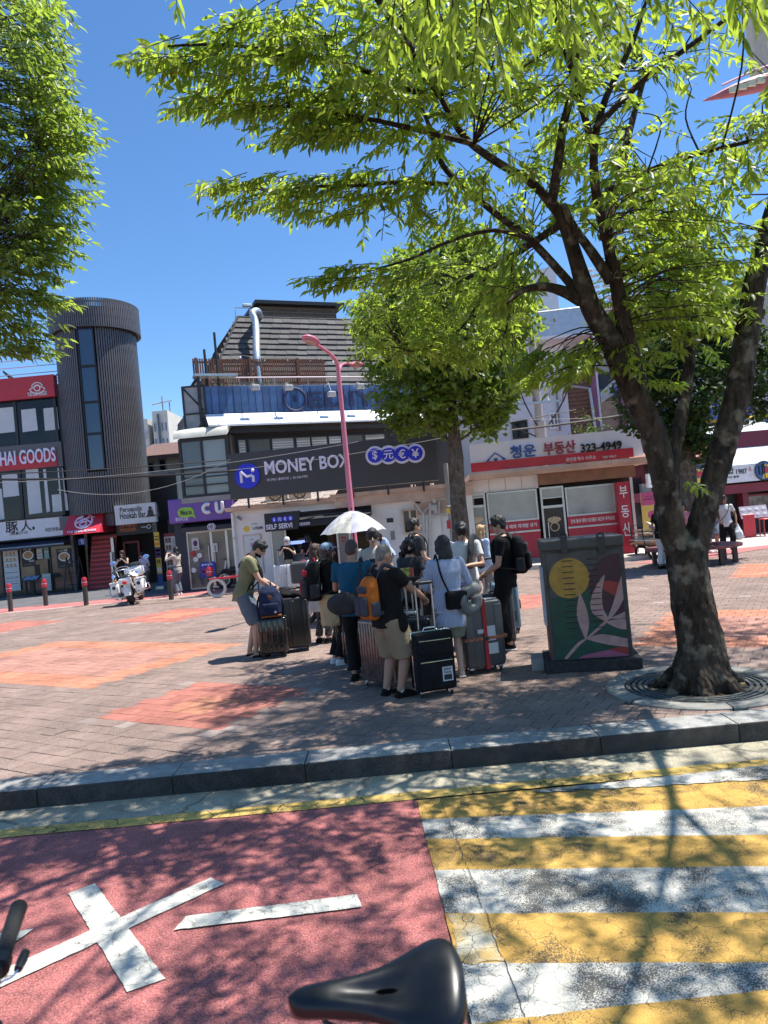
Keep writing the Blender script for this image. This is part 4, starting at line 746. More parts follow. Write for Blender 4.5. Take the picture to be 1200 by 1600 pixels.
# big sign
ms = on(PMb, 'fascia_sign', 'long dark grey sign with white money exchange lettering and blue coin discs', 'sign'); a = Mx(356, 713, 684, 750, -.5); zl, zh = PMb.uv(500, 768, -.5)[1], PMb.uv(480, 698, -.5)[1]; a = (a[0], zl, PMb.uv(683, 715, -.5)[0], zh)
MB().box(a[0], -.62, zl, a[2], -.4, zh).build('board', charcoal, ms)
for k in range(6): x = a[0]+.5+k*(a[2]-a[0]-1)/5; MB().box(x-.03, -.4, zA+.05, x+.03, -.34, zh-.2).build('bracket', dk, ms)
b = MB(); u, z = PMb.uv(387, 744, -.62); Rr = .40; b.disc(u, z, Rr, -.68, -.615, n=36); b.build('emblem', blue, ms)
b = MB(); b.tube([(u-.19, -.69, z-.2), (u-.19, -.69, z+.15)], .045, 8); b.tube([(u+.19, -.69, z-.2), (u+.19, -.69, z+.0)], .045, 8); b.tube([(u-.19, -.69, z+.15), (u, -.69, z-.02), (u+.17, -.69, z+.02)], .045, 8); b.ell((u+.19, -.69, z+.16), .06, 10, 8); b.build('letter', lilac, ms)
b = MB(); xL, xR = PMb.uv(414, 733, -.62)[0], PMb.uv(548, 725, -.62)[0]; z0, z1 = PMb.uv(415, 742, -.62)[1], PMb.uv(415, 722, -.62)[1]; b.text('MONEY BOX', xL, z0, xR, z1+.02, -.622, 0, .05, .045); b.build('lettering', lilac, ms)
b = MB(); xL, xR = PMb.uv(417, 750, -.62)[0], PMb.uv(481, 745, -.62)[0]; z0, z1 = PMb.uv(417, 753, -.62)[1], PMb.uv(417, 748, -.62)[1]; b.text('머니박스 홍대지점  |  02-336-7972', xL, z0, xR, z1, -.622, 0, .006, .012); b.build('small_lettering', lilac, ms)
for k, ch in enumerate('$元€¥'):
    u, z = PMb.uv(586+21*k, 712-1.2*k, -.62); MB().disc(u, z, .295, -.655, -.618, n=30).build('coin_rim', lilac, ms) if k % 1 == 0 else None
    d = MB().disc(u, z, .225, -.675-.002*k, -.656, n=30).build('coin', blue, ms); b = MB(); b.text(ch, u-.12, z-.14, u+.12, z+.14, -.677-.002*k, 0, .008, .03, fit='h'); b.build('symbol', lilac, d)
# money changer opening
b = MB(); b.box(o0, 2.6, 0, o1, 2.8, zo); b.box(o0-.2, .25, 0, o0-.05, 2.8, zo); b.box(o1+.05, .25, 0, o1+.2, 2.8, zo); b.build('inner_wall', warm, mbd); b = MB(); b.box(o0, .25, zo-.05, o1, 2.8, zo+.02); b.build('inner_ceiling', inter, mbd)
uK = PMb.uv(490, 860)[0]
b = MB(); b.box(o0+.1, .7, 0, uK-.1, 1.0, .95); b.box(o0+.1, .55, .95, uK, 1.0, 1.0); b.build('counter', mat('counter grey', (.38, .38, .40), .5), mbd)
q = Mx(447, 843, 483, 882, .9); MB().box(q[0], .98, q[1], q[2]-.1, 1.06, q[3]).build('display_screen', mat('kiosk screen', (.02, .02, .025), .2), mbd)
b = MB(); xq = Mx(453, 846, 476, 849, .9); b.box(xq[0], .965, xq[1], xq[2], .975, xq[3]); b.build('screen_text', mat('screen glow', (.25, .35, .8), .4, emis=1.0, var=0), mbd)
for x0, x1, m_ in ((492, 500, peach), (503, 510, cream), (520, 532, dred), (535, 545, cream), (548, 556, inter)): q = Mx(x0, 822, x1, 880, 2.5); MB().box(q[0], 2.45, q[1], q[2], 2.58, q[3]).build('wall_panel', m_, mbd)
b = MB(); frame_rect(b, PMb.uv(527, 860)[0], .05, PMb.uv(549, 860)[0], PMb.uv(540, 829)[1], .05, .1, .16); fr = b.build('glass_door', alu, mbd); q = (PMb.uv(527, 860)[0]+.05, .1, PMb.uv(549, 860)[0]-.05, PMb.uv(540, 829)[1]-.05); MB().box(q[0], .12, q[1], q[2], .14, q[3]).build('pane', glass2, fr); b = MB(); b.tube([(q[0]+.08, .115, q[3]-.16), (q[2]-.1, .115, q[3]-.18)], .012, 4); b.tube([(q[0]+.14, .115, q[3]-.12), (q[0]+.14, .115, q[3]-.36)], .012, 4); b.tube([(q[2]-.12, .115, q[3]-.14), (q[2]-.12, .115, q[3]-.38)], .012, 4); b.tube([(q[0]+.08, .115, q[3]-.3), (q[0]+.2, .115, q[3]-.28)], .01, 4); b.build('red_mark', red, fr)
b = MB(); frame_rect(b, o0, .03, PMb.uv(449, 860)[0], zo-.45, .05, .02, .08); b.build('side_frame', alu, mbd); MB().box(o0+.05, .04, .08, PMb.uv(449, 860)[0]-.05, .06, zo-.5).build('side_pane', clear, mbd)
ss = on(PMb, 'hanging_sign', 'black sign with four blue coin discs and white self service lettering over the kiosk', 'sign'); zl, zh = PMb.uv(450, 828, -.1)[1], PMb.uv(450, 800, -.1)[1]; xl, xr = PMb.uv(420, 815, -.1)[0], PMb.uv(475, 815, -.1)[0]
b = MB(); b.prism([(xl, zl), (PMb.uv(463, 815, -.1)[0]+.15, zl), (xr, zh), (xl, zh)], -.12, .0); b.build('board', blk, ss)
for k, ch in enumerate('$元€¥'): u, z = PMb.uv(434.5+8.3*k, 812-.8*k, -.12); d = MB().disc(u, z, .085, -.135, -.122, n=18).build('coin', blue, ss); b = MB(); b.text(ch, u-.05, z-.055, u+.05, z+.055, -.137, 0, .003, .03, fit='h'); b.build('symbol', lilac, d)
b = MB(); q = PMb.uv(422.5, 828, -.12), PMb.uv(462, 819.5, -.12); b.text('SELF SERVI', q[0][0], q[0][1]+.01, q[1][0], q[0][1]+.17, -.124, 0, .01, .04); b.build('lettering', lilac, ss)
ss.location = PMb.o-PMb.n*.55
aw = on(PMb, 'shop_awning', 'black fabric awning with a pale stripe and small round letters over the money changer', 'awning'); xl, xr = PMb.uv(474, 815, -.3)[0], PMb.uv(581, 815, -.3)[0]; zl, zh = PMb.uv(520, 815, -.4)[1], PMb.uv(520, 795, -.05)[1]
b = MB(); b.add([(xl-.1, -.02, zh), (xr, -.02, zh), (xr, -.6, zl+.1), (xl-.1, -.6, zl+.1), (xr, -.6, zl-.08), (xl-.1, -.6, zl-.08)], [(0, 3, 2, 1), (3, 5, 4, 2)]); b.add([(xr, -.02, zh), (xr, -.6, zl+.1), (xr, -.02, zl+.1)], [(0, 1, 2)]); b.build('canopy', mat('black canvas', (.018, .019, .024), .7), aw)
b = MB(); b.add([(xl+.2, -.30, (zh+zl+.1)/2+.008), (xr-.3, -.30, (zh+zl+.1)/2+.008), (xr-.3, -.325, (zh+zl+.1)/2-.012), (xl+.2, -.325, (zh+zl+.1)/2-.012)], [(0, 3, 2, 1)]); b.build('stripe', gry, aw)
b = MB(); u, z = PMb.uv(470, 820, -.6); [b.ring((u+k*.085, -.612, zl+.015), .035, .012, 12, 5) for k in range(4)]; b.build('lettering', lilac, aw)
us = on(PMb, 'wall_decal', 'small yellow emblem and navy card lettering on the white wall left of the kiosk', 'sign'); b = MB(); u, z = PMb.uv(385, 826); b.prism([(u-.12, z-.02), (u-.02, z+.1), (u+.12, z+.04), (u+.1, z-.08), (u, z-.12)], -.008, .0); b.build('emblem', yellow, us)
b = MB(); q = PMb.uv(395, 828), PMb.uv(410, 822); b.text('USIM', q[0][0], q[0][1], q[1][0], q[1][1], -.002, 0, .006, .04); q = PMb.uv(393, 820), PMb.uv(402, 817); b.text('prepaid', q[0][0], q[0][1], q[1][0], q[1][1], -.002, 0, .006, .02); b.build('lettering', mat('navy ink', (.02, .04, .14), .6), us)
hr = on(PMb, 'wall_poster', 'white framed 24 hours notice on the wall left of the kiosk', 'poster'); q = Mx(381, 838, 412, 893); poster(hr, (q[0], q[1], q[2], q[3]), paper, [('t', '24시간', .35, .72, .8, .83, red), ('b', .36, .88, .6, .9, gry), ('b', .3, .6, .8, .62, gry)], -.02, 'sheet'); b = MB(); frame_rect(b, q[0]-.03, q[1]-.03, q[2]+.03, q[3]+.03, .03, -.04, 0); b.build('frame', peach, hr)
cm = on(PMb, 'security_camera', 'small grey security camera under the eaves left of the kiosk', 'camera'); u, z = PMb.uv(374, 810, -.15); b = MB(); b.tube([(u-.05, 0, z+.08), (u-.05, -.12, z+.05)], .02, 6); b.build('bracket', gry, cm); b = MB(); b.tube([(u-.06, -.1, z+.04), (u+.08, -.3, z-.03)], [.05, .05], 8); b.build('body', gry, cm)
dp = on(PMb, 'drain_pipe', 'white drain pipe at the left end of the low white building', 'pipe'); b = MB(); b.tube([(.03, -.1, 0), (.03, -.1, zA-.05)], .05, 8); b.build('pipe', white, dp); b = MB(); [b.ring((.03, -.1, z), .055, .015, 10, 5, ax='z') for z in (.6, 1.7)]; b.build('clip', alu, dp)
# meter door, window, pipes
q = Mx(598, 806, 620, 850); b = MB(); frame_rect(b, q[0], q[1], q[2], q[3], .03, -.03, 0); md = b.build('meter_door', white, mbd); MB().box(q[0]+.03, -.015, q[1]+.03, q[2]-.03, -.002, q[3]-.03).build('leaf', mat('door white', (.70, .68, .66), .5), md); q2 = Mx(604, 810, 615, 816); MB().box(q2[0], -.03, q2[1], q2[2], -.016, q2[3]).build('vent', dk, md); q2 = Mx(610, 830, 618, 843); MB().box(q2[0], -.032, q2[1], q2[2], -.017, q2[3]).build('vent', gry, md)
q = Mx(627, 796, 656, 833); window(mbd, q, [(q[0]+q[2])/2], [], fm=peach, gm=mat('black glass', (.015, .015, .018), .05), t=.06, y=-.09)
gp = on(PMb, 'gas_pipes', 'pale gas meter pipework beside the tree trunk on the white wall', 'pipes'); pm_ = mat('pipe white', (.60, .57, .53), .5)
def pt(px, py, off=-.15): u, z = PMb.uv(px, py, off); return V((u, off, z))
for path, r in (([(667, 880), (667, 806), (697, 804)], .035), ([(672, 880), (672, 800), (672, 786)], .03), ([(686, 803), (686, 783)], .03), ([(675, 755), (675, 772), (680, 785)], .06), ([(643, 757), (645, 780), (655, 796), (662, 804), (664, 880)], .03), ([(648, 757), (660, 785), (650, 800)], .012), ([(660, 802), (670, 792)], .018)): b = MB(); b.tube([pt(*p) for p in path], r, 8); b.build('pipe', pm_, gp, smooth=60)
for px, py in ((667, 815), (667, 830), (681, 800)): p = pt(px, py); MB().cyl(p-V((0, 0, .05)), p+V((0, 0, .05)), .055, .055, 10).build('coupling', pm_, gp)
p = pt(678, 793); MB().cbox(p, (.22, .14, .2), .03, 2).build('gas_meter', mat('meter grey', (.45, .45, .44), .5), gp); p = pt(683, 830); MB().box(p.x-.3, -.05, p.z-.9, p.x+.15, -.01, p.z+.5).build('backing_sheet', white, gp)
p = pt(650, 785); b = MB(); b.tube([p, p+V((.12, -.2, -.02))], .035, 6); b.build('bullet_camera', blk, gp)
up = thing('wall_post', 'short grey post with a bracket and stickers on the wall left of the tree trunk', 'post', tuple(PMb.o), PMb.rz); p = pt(696, 724, -.4); q = pt(699, 795, -.4); MB().tube([(p.x, -.4, 0), (p.x, -.4, p.z)], .075, 10).build('post', pole_m, up); MB().cbox((p.x+.03, -.42, q.z), (.26, .2, .2), .03, 1).build('clamp', gry, up); q = pt(700, 797, -.5); MB().box(q.x-.05, -.53, q.z-.1, q.x+.06, -.5, q.z+.06).build('sticker', yellow, up); q = pt(701, 818, -.5); MB().box(q.x-.06, -.49, q.z-.16, q.x+.05, -.47, q.z+.1).build('sticker', red, up)
MB().box(uB-1.9, -.02, zB-.9, uB, .0, zB-.5).build('wall_patch', peach, mbd)
# ---------------------------------------------------------------- estate agent
zC = PMb.uv(845, 731)[1]; yo = -.02; uD = PMb.uv(845, 800)[0]
b = MB(); b.box(uB-.1, -.75, zC-.12, uE+.25, 7.2, zC); b.box(uB-.1, -.68, zC-.2, uE+.2, 7, zC-.12); b.build('eaves', peach, mbd)
b = MB(); b.box(uB, -.02, zC-.62, uD, .3, zC-.2); b.build('pale_fascia', white, mbd)
for k in range(1, 4): x = uB+(uD-uB)*k/4; MB().box(x-.006, -.026, zC-.62, x+.006, -.02, zC-.2).build('fascia_joint', gry, mbd)
MB().box(uD, -.3, zC-.55, uE-.05, .3, zC-.2).build('brown_fascia', brown, mbd)
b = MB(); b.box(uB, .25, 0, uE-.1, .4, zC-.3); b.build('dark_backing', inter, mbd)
zt_a = PMb.uv(770, 765)[1]-.03; zmid = PMb.uv(800, 810)[1]; z2 = PMb.uv(915, 808)[1]
redw = mat('estate red', (.47, .025, .05), .45, 0, .1, 2); eg = mat('frosted window', (.34, .37, .37), .12, 0, .18, 1.2, spec=.6)
def pane_bay(x0, x1, ztop, zsill, zband, txt_, label_t):
    u0, u1 = PMb.uv(x0, 800)[0], PMb.uv(x1, 800)[0]; b = MB(); frame_rect(b, u0, zsill, u1, ztop, .05, -.08, .02); f = b.build('window', alu, mbd); MB().box(u0+.05, -.04, zsill+.05, u1-.05, -.02, ztop-.05).build('pane', eg, f)
    MB().box(u0, -.06, zsill-.03-.28, u1, .2, zsill-.004).build('red_band', redw, f); b = MB(); b.text(txt_, u0+(u1-u0)*.06, zsill-.22, u1-(u1-u0)*.05, zsill-.09, -.062, 0, .006, .025); b.build('lettering', whitep, f)
    MB().box(u0, -.09, zsill-.37, u1, .2, zsill-.315).build('sill', alu, f); MB().box(u0, -.05, .22, u1, .2, zsill-.371).build('red_panel', redw, f); MB().box(u0, -.075, .0, u1, .2, .218).build('plinth', concr, f)
pane_bay(762, 841, PMb.uv(800, 767)[1], PMb.uv(800, 815)[1], 0, '전세 월세 매매 재개발 상가', '')
pane_bay(885, 963, PMb.uv(925, 758)[1], PMb.uv(925, 804)[1], 0, '전세 월세 매매 리모델링 재건축 투자상담', '')
def door_bay(x0, x1, lab, gmx):
    u0, u1 = PMb.uv(x0, 800)[0], PMb.uv(x1, 800)[0]; zt = zC-.62; b = MB(); frame_rect(b, u0, .05, u1, zt, .06, -.06, .03); zz = PMb.uv(x0, 795)[1]; b.box(u0+.06, -.055, zz, u1-.06, .02, zz+.08); b.box(u0+.06, -.055, zz+.3, u1-.06, .02, zz+.33); d = b.build('door', alu, mbd); MB().box(u0+.06, -.03, .12, u1-.06, -.01, zz).build('pane', gmx, d); MB().box(u0+.06, -.03, zz+.33, u1-.06, -.01, zt-.06).build('transom', eg, d)
    cx = (u0+u1)/2; zc = zz-.6; b = MB(); b.ring((cx, -.035, zc), .13, .022, 20, 5); [b.ell((cx+.17*cos(t), -.04, zc+.22+.07*sin(t)), (.045, .02, .04), 6, 5) for t in [pi*k/6 for k in range(7)]]; b.ell((cx, -.04, zc+.2), (.17, .02, .08), 10, 6); b.box(cx-.14, -.04, zc-.45, cx+.14, -.032, zc-.38); b.build('wreath_decal', mat('decal tan', (.55, .42, .27), .6), d)
    MB().tube([(u0+.16, -.12, .8), (u0+.16, -.12, 1.3)], .018, 6).build('handle', alu, d)
door_bay(728, 760, '', clear); door_bay(846, 883, '', glass)
MB().box(uB-.05, -.12, 0, PMb.uv(728, 800)[0]-.02, .3, zC-.62).build('pier', white, mbd)
# vertical red sign
vs_ = on(PMb, 'vertical_sign', 'tall narrow red sign with three white characters beside the estate agent window', 'sign'); u0, u1 = PMb.uv(966, 800, -.3)[0], PMb.uv(984, 800, -.3)[0]; zt = PMb.uv(972, 753, -.3)[1]; zz0 = .02
b = MB(); b.box(u0, -.42, zz0, u1+.02, .24, zt); b.build('board', redw, vs_)
for ch, y0, y1 in (('부', 759, 778), ('동', 790, 809), ('산', 817, 838)): z1, z0 = PMb.uv(972, y0, -.42)[1], PMb.uv(972, y1, -.42)[1]; b = MB(); b.text(ch, u0+.06, z0, u1-.05, z1, -.422, 0, .012, .02); b.build('character', whitep, vs_)
MB().box(u0-.12, -.3, 0, u0-.01, .1, .45).build('stone_foot', concr, vs_)
# long estate sign on the roof edge
es_ = on(PMb, 'fascia_sign', 'long white estate agent sign with blue and red characters and a telephone number', 'sign'); xl, xr = PMb.uv(735, 715, -.45)[0], PMb.uv(1000, 700, -.45)[0]; zl, zh = PMb.uv(880, 724, -.45)[1], PMb.uv(880, 681, -.45)[1]
sgw = mat('estate white', (.84, .83, .84), .4, 0, .04, 1); b = MB(); b.prism([(xl, zl), (xr+.05, zl), (xr-.05, zh), (xl, zh)], -.6, -.45); b.build('board', sgw, es_)
zr1 = zl+.26; u1_ = PMb.uv(989, 710, -.6)[0]; MB().box(xl-.02, -.68, zl-.02, u1_, -.603, zr1).build('red_band', red, es_)
def sgt(t_, x0, yb, x1, yt, m_, name='lettering', dep=.06, y=-.603, bold=.04): xm = (x0+x1)/2; u0, u1 = PMb.uv(x0, (yb+yt)/2, y)[0], PMb.uv(x1, (yb+yt)/2-(x1-x0)*.09, y)[0]; z0, z1 = PMb.uv(x0, yb, y)[1], PMb.uv(x0, yt, y)[1]; b = MB(); b.text(t_, u0, z0, u1, z1, y, 0, dep, bold); b.build(name, m_, es_)
sgt('청운', 797, 717, 837, 697, mat('char blue', (.02, .09, .36), .4)); sgt('부동산', 849, 712, 899, 692, mat('char red', (.33, .03, .05), .4)); sgt('323-4949', 907, 707.5, 971, 694.5, blk); sgt('공인중개사 사무소', 884, 721.5, 931, 715.5, whitep, dep=.01, y=-.683, bold=.015); sgt('대표 부동산', 942, 716.5, 963, 712.5, whitep, dep=.01, y=-.683, bold=.01)
b = MB(); u, z = PMb.uv(774, 716, -.6); b.tube([(u-.28, -.62, z-.08), (u, -.62, z+.16), (u+.3, -.62, z-.06)], .022, 5); b.tube([(u-.3, -.62, z-.12), (u-.2, -.62, z-.14), (u-.2, -.62, z-.02)], .015, 5); b.tube([(u+.22, -.62, z), (u+.22, -.62, z-.14), (u+.3, -.62, z-.14)], .018, 5); b.box(u-.05, -.63, z-.1, u+.06, -.61, z+.0); b.build('house_drawing', mat('char blue', (.02, .09, .36)), es_)
lm = mat('shrub leaf', (.12, .20, .04), .7, 0, .3, 20)
for k, (px, w_, h_) in enumerate(((890, .5, .5), (924, .7, 1.1), (948, .6, .5))):
    u, z = PMb.uv(px, 680, 1.0); t = on(PMb, 'roof_shrub', ['small green shrub poking over the estate sign, leftmost of three', 'tallest of the three green shrubs over the estate sign', 'low green shrub over the right part of the estate sign'][k], 'shrub', 'shrubs on the roof of the low building'); b = MB()
    for i in range(170):
        p = V((u+rnd.gauss(0, w_*.4), 1+rnd.gauss(0, .2), zC+.35+abs(rnd.gauss(0, .35))*h_+.5*h_)); d = V((rnd.gauss(0, 1), rnd.gauss(0, 1), rnd.gauss(0, 1))).normalized(); e = d.cross(V((rnd.gauss(0, 1), 1, rnd.gauss(0, 1)))).normalized(); b.add([p, p+d*.06+e*.03, p+d*.13, p+d*.06-e*.03], [(0, 1, 2, 3)])
    stuff(b.build('foliage', lm, t)); MB().tube([(u, 1, zC-.05), (u, 1, zC+.9)], .02, 5).build('stem', brown, t)
# ================================================================ buildings behind and to the right
whb = mat('white render', (.66, .67, .70), .75, 0, .1, .6, .15, 12); tile = mat('white lattice', (.60, .58, .56), .7, 0, .1, 5)
PW = Plane(A(790, 700, 33).x, 33, -6)
wb = on(PW, 'apartment_house', 'white rendered building with a glazed balcony behind the estate agent', 'building'); uw0 = -3.5; uw1 = PW.uv(889, 640)[0]; zw = PW.uv(850, 470)[1]+1.5
MB().box(uw0, 0, 0, uw1, 9, zw).build('wall', whb, wb)
q = R(PW, 838, 500, 884, 527); b = MB(); frame_rect(b, q[0], q[1], q[2], q[3]+.3, .09, -.08, .0); um = (q[0]+q[2])/2; b.box(um-.04, -.07, q[1], um+.04, -.01, q[3]+.25); b.box(um+.5, -.07, q[1], um+.55, -.01, q[3]+.25); f = b.build('window', blk, wb); MB().box(q[0]+.09, -.04, q[1]+.09, q[2]-.09, -.015, q[3]+.2).build('pane', sky_glass, f)
MB().box(q[0]-.4, -1.1, q[1]-.25, q[2]+.9, -.0, q[1]-.1).build('balcony_slab', whb, wb); b = MB(); b.box(q[0]-.38, -1.08, q[1]-.1, q[2]+.88, -1.05, q[1]+1.0); b.build('balcony_glass', mat('balcony glass', (.38, .48, .58), .08, 0, .1), wb); b = MB(); b.tube([(q[0]-.4, -1.06, q[1]+1.02), (q[2]+.9, -1.06, q[1]+1.02)], .03, 5); b.build('balcony_rail', alu, wb)
uc = PW.uv(889, 500)[0]; zc = PW.uv(880, 530)[1]
lat = MB(); lx0 = q[2]+.9; k0 = MB().cbox((0, -.05, 0), (.34, .06, .16), .02, 1).build('lattice_brick', tile, wb); k0.location = (lx0+.2, 0, zc-.4)
for r in range(14):
    for c in range(6):
        if r or c: inst('lattice_brick', k0.data, wb, Matrix.Translation((lx0+.2+c*.45+(.22 if r % 2 else 0), 0, zc-.4+r*.26)))
for x0, y0, x1, y1, m_ in ((799, 659, 826, 684, mat('black glass', (.015, .015, .018))), (857, 645, 874, 670, glass2), (849, 597, 866, 607, glass2), (826, 603, 830, 612, blk), (800, 565, 816, 590, glass2), (795, 690, 806, 705, glass2)):
    q = R(PW, x0, y0, x1, y1); b = MB(); frame_rect(b, q[0], q[1], q[2], q[3], .09, -.1, .0); um = (q[0]+q[2])/2; b.box(um-.03, -.09, q[1], um+.03, -.02, q[3]); f = b.build('window', whitep if m_ is glass2 else blk, wb); MB().box(q[0]+.09, -.05, q[1]+.09, q[2]-.09, -.02, q[3]-.09).build('pane', m_, f)
b = MB(); q = PW.uv(868, 606); b.tube([(q[0], -.15, q[1]-2.0), (q[0], -.15, q[1]+.3)], .05, 6); b.build('down_pipe', gry, wb)
# brown building with purple columns
br2 = mat('brown tile wall', (.20, .11, .07), .8, 0, .3, 9, .4, 18); pur = mat('plum column', (.25, .08, .15), .5, 0, .08); PBr = Plane(PW.o.x+uw1*cos(PW.rz), 33.2-uw1*.1, -6)
bb2 = on(PBr, 'commercial_building', 'brown tiled building with plum columns and beige curtained windows', 'building'); q0 = PBr.uv(881, 680)[0]; cu1 = PBr.uv(926, 640)[0]; zt = PBr.uv(900, 480)[1]
MB().box(.02, .2, 0, 22, 9, zt).build('wall', mat('plaster cream', (.45, .42, .38), .7), bb2); MB().box(.02, .0, 0, cu1, .19, PBr.uv(900, 560)[1]).build('tiled_wall', br2, bb2)
b = MB()
zz = 4.0
while zz < PBr.uv(900, 560)[1]-.1: b.box(.03, -.015, zz, cu1-.02, .0, zz+.05); zz += .19
stuff(b.build('tile_courses', mat('tile course', (.11, .06, .04), .8), bb2))
for x0, x1 in ((926, 935), (970, 978), (1010, 1018)): u0, u1 = PBr.uv(x0, 650)[0], PBr.uv(x1, 650)[0]; MB().box(u0, -.25, 0, u1, .19, zt+.3).build('column', pur, bb2); MB().box(u1+.001, -.1, 0, u1+.12, .19, zt).build('trim', whitep, bb2)
q = R(PBr, 937, 628, 969, 672); MB().box(q[0], -.03, q[1]-1, q[2]-.05, .15, q[3]).build('curtained_window', mat('beige curtain', (.34, .25, .16), .7, 0, .25, 3), bb2); q = R(PBr, 937, 610, 969, 627); b = MB(); b.prism([(q[0], q[1]), (q[2], q[1]+.5), (q[2], q[3]+.55), (q[0], q[3]-.1)], -.05, .15); b.build('pale_panel', mat('pale green panel', (.50, .55, .50), .6), bb2); q = R(PBr, 937, 594, 969, 610); MB().box(q[0], .0, q[1]+.2, q[2], .16, q[3]+.3).build('dark_window', navy, bb2)
q = R(PBr, 980, 630, 1008, 670); MB().box(q[0], -.03, q[1], q[2], .15, q[3]).build('window', glass, bb2)
q = R(PBr, 960, 604, 972, 618, -.6); b = MB(); [b.cbox((rnd.uniform(q[0], q[2]), -.5, rnd.uniform(q[1], q[3])), (.25, .05, .06), .01, 1, T=None) for k in range(16)]; stuff(b.build('blue_letters', mat('neon blue', (.03, .10, .5), .4), bb2))
# utility pole with arms
pz = A(832, 560, 28.5); upo = thing('utility_pole', 'grey concrete utility pole with cross arms and cables before the white building', 'utility pole', (A(846, 690, 28.5).x, 28.5, 0)); b = MB(); b.tube([(0, 0, 0), (0, 0, 9.4)], [.19, .14], 12); b.build('pole', pole_m, upo, smooth=60)
for z, l in ((5.9, 1.5), (7.3, 1.7), (9.0, 1.4)):
    MB().box(-l, -.2, z, l*.7, -.12, z+.09).build('cross_arm', galv, upo)
    for k in range(5): MB().cyl((-l+.1+k*l*.4, -.16, z+.09), (-l+.1+k*l*.4, -.16, z+.24), .045, .03, 8).build('insulator', whitep if k % 2 else brown, upo)
for pts in ([(-1.6, -.2, 6.2), (-1.2, -.25, 5.2), (-.25, -.2, 4.6)], [(-.9, -.2, 7.3), (-.6, -.3, 6), (-.15, -.2, 5)], [(1.0, -.2, 7.2), (1.1, -.3, 6.2), (.3, -.2, 5.0)]): b = MB(); b.tube(cat_rom(pts, 5), .03, 5); b.build('loop_cable', blk, upo)
MB().cyl((0, 0, 4.4), (0, 0, 5.2), .24, .24, 12).build('collar', pole_m, upo)
# bracket lamp arm on white building
b = MB(); a1, a2 = A(866, 600, 32.3), A(921, 607, 32.3); b.tube([a1, a2, a2+V((0.15, 0, -3.2))], .07, 6); t = b.build('bracket_arm', galv); tag(t, 'grey bent steel bracket arm between the white and brown buildings', 'bracket')
# right hand shop row
PR = Plane(A(1060, 760, 27).x, 27, 6); rs = on(PR, 'shop_row', 'shop row with blue grey upper panel and wine red shopfront behind the leaning trunk', 'building'); ue = 9.0; u0 = -2.4
zp0, zp1 = PR.uv(1150, 733)[1], PR.uv(1150, 658)[1]; mar = mat('wine red', (.16, .015, .035), .5, 0, .15, 2); pan = mat('blue grey panel', (.29, .35, .40), .5, 0, .06, .6)
MB().box(u0, .3, 0, ue, 6, zp0).build('wall', blk, rs); b = MB(); b.add([(PR.uv(1076, 720)[0], -.5, zp0+.05), (ue, -.5, zp0+.05), (ue, 1.6, zp1+.2), (PR.uv(1083, 690)[0], 1.6, zp1+.2), (PR.uv(1076, 720)[0], 1.8, zp0+.05), (ue, 1.8, zp0+.05)], [(0, 1, 2, 3), (0, 3, 4), (1, 5, 2), (3, 2, 5, 4)]); b.build('upper_panel', pan, rs)
MB().box(u0, .32, zp0, ue, 5, zp1-.4).build('upper_wall', mar, rs)
z0, z1 = PR.uv(1150, 771)[1], PR.uv(1150, 757)[1]; MB().box(u0, -.35, z0, ue, .29, z1).build('red_lintel', mar, rs)
for px in (1040, 1062, 1080, 1165, 1215): u = PR.uv(px, 800)[0]; MB().box(u-.12, -.1, 0, u+.12, .29, z0).build('shop_post', mar, rs)
for a_, b__, m_ in ((1044, 1060, glass), (1066, 1079, glass), (1168, 1212, mat('warm shop window', (.16, .14, .12), .2, 0, .6, 3))): ua, ub = PR.uv(a_, 800)[0], PR.uv(b__, 800)[0]; b = MB(); frame_rect(b, ua, .6, ub, z0-.1, .07, .1, .2); f = b.build('window', mar, rs); MB().box(ua+.07, .13, .67, ub-.07, .16, z0-.17).build('pane', m_, f)
MB().box(u0, .05, 0, PR.uv(1080, 800)[0]-.15, .28, .6).build('stall_riser', dred, rs)
b = MB(); [b.ell((PR.uv(x, y)[0], 1.0, PR.uv(x, y)[1]), .09, 8, 6) for x, y in ((1105, 784), (1118, 780))]; stuff(b.build('hanging_lamps', mat('lamp pale', (.4, .38, .3)), rs))
rsg = on(PR, 'shop_sign', 'white shop sign with the year 1987 and round stained glass emblems', 'sign'); zl, zh = PR.uv(1150, 754, -.5)[1], PR.uv(1150, 727, -.5)[1]; xl = PR.uv(1071, 745, -.5)[0]; MB().box(xl, -.62, zl, ue, -.42, zh).build('board', mat('cool white board', (.66, .66, .70), .4), rsg)
b = MB(); q = PR.uv(1150, 740, -.6), PR.uv(1166, 730, -.6); b.text('1987', q[0][0], q[0][1]-.03, q[1][0], q[1][1]-.05, -.622, 0, .01, .03); q = PR.uv(1128, 742, -.6), PR.uv(1145, 729, -.6); b.text('쌀밥', q[0][0], q[0][1], q[1][0], q[1][1]-.05, -.622, 0, .01, .03); q = PR.uv(1136, 748, -.6), PR.uv(1150, 743, -.6); b.text('식당 飯場', q[0][0], q[0][1], q[1][0]+.1, q[1][1], -.622, 0, .006, .01); b.build('lettering', blk, rsg)
b = MB(); q = PR.uv(1169, 737, -.6), PR.uv(1173, 729, -.6); b.text('소\n의', q[0][0], q[0][1], q[1][0], q[1][1], -.622, 0, .006, .01); b.build('red_lettering', red, rsg)
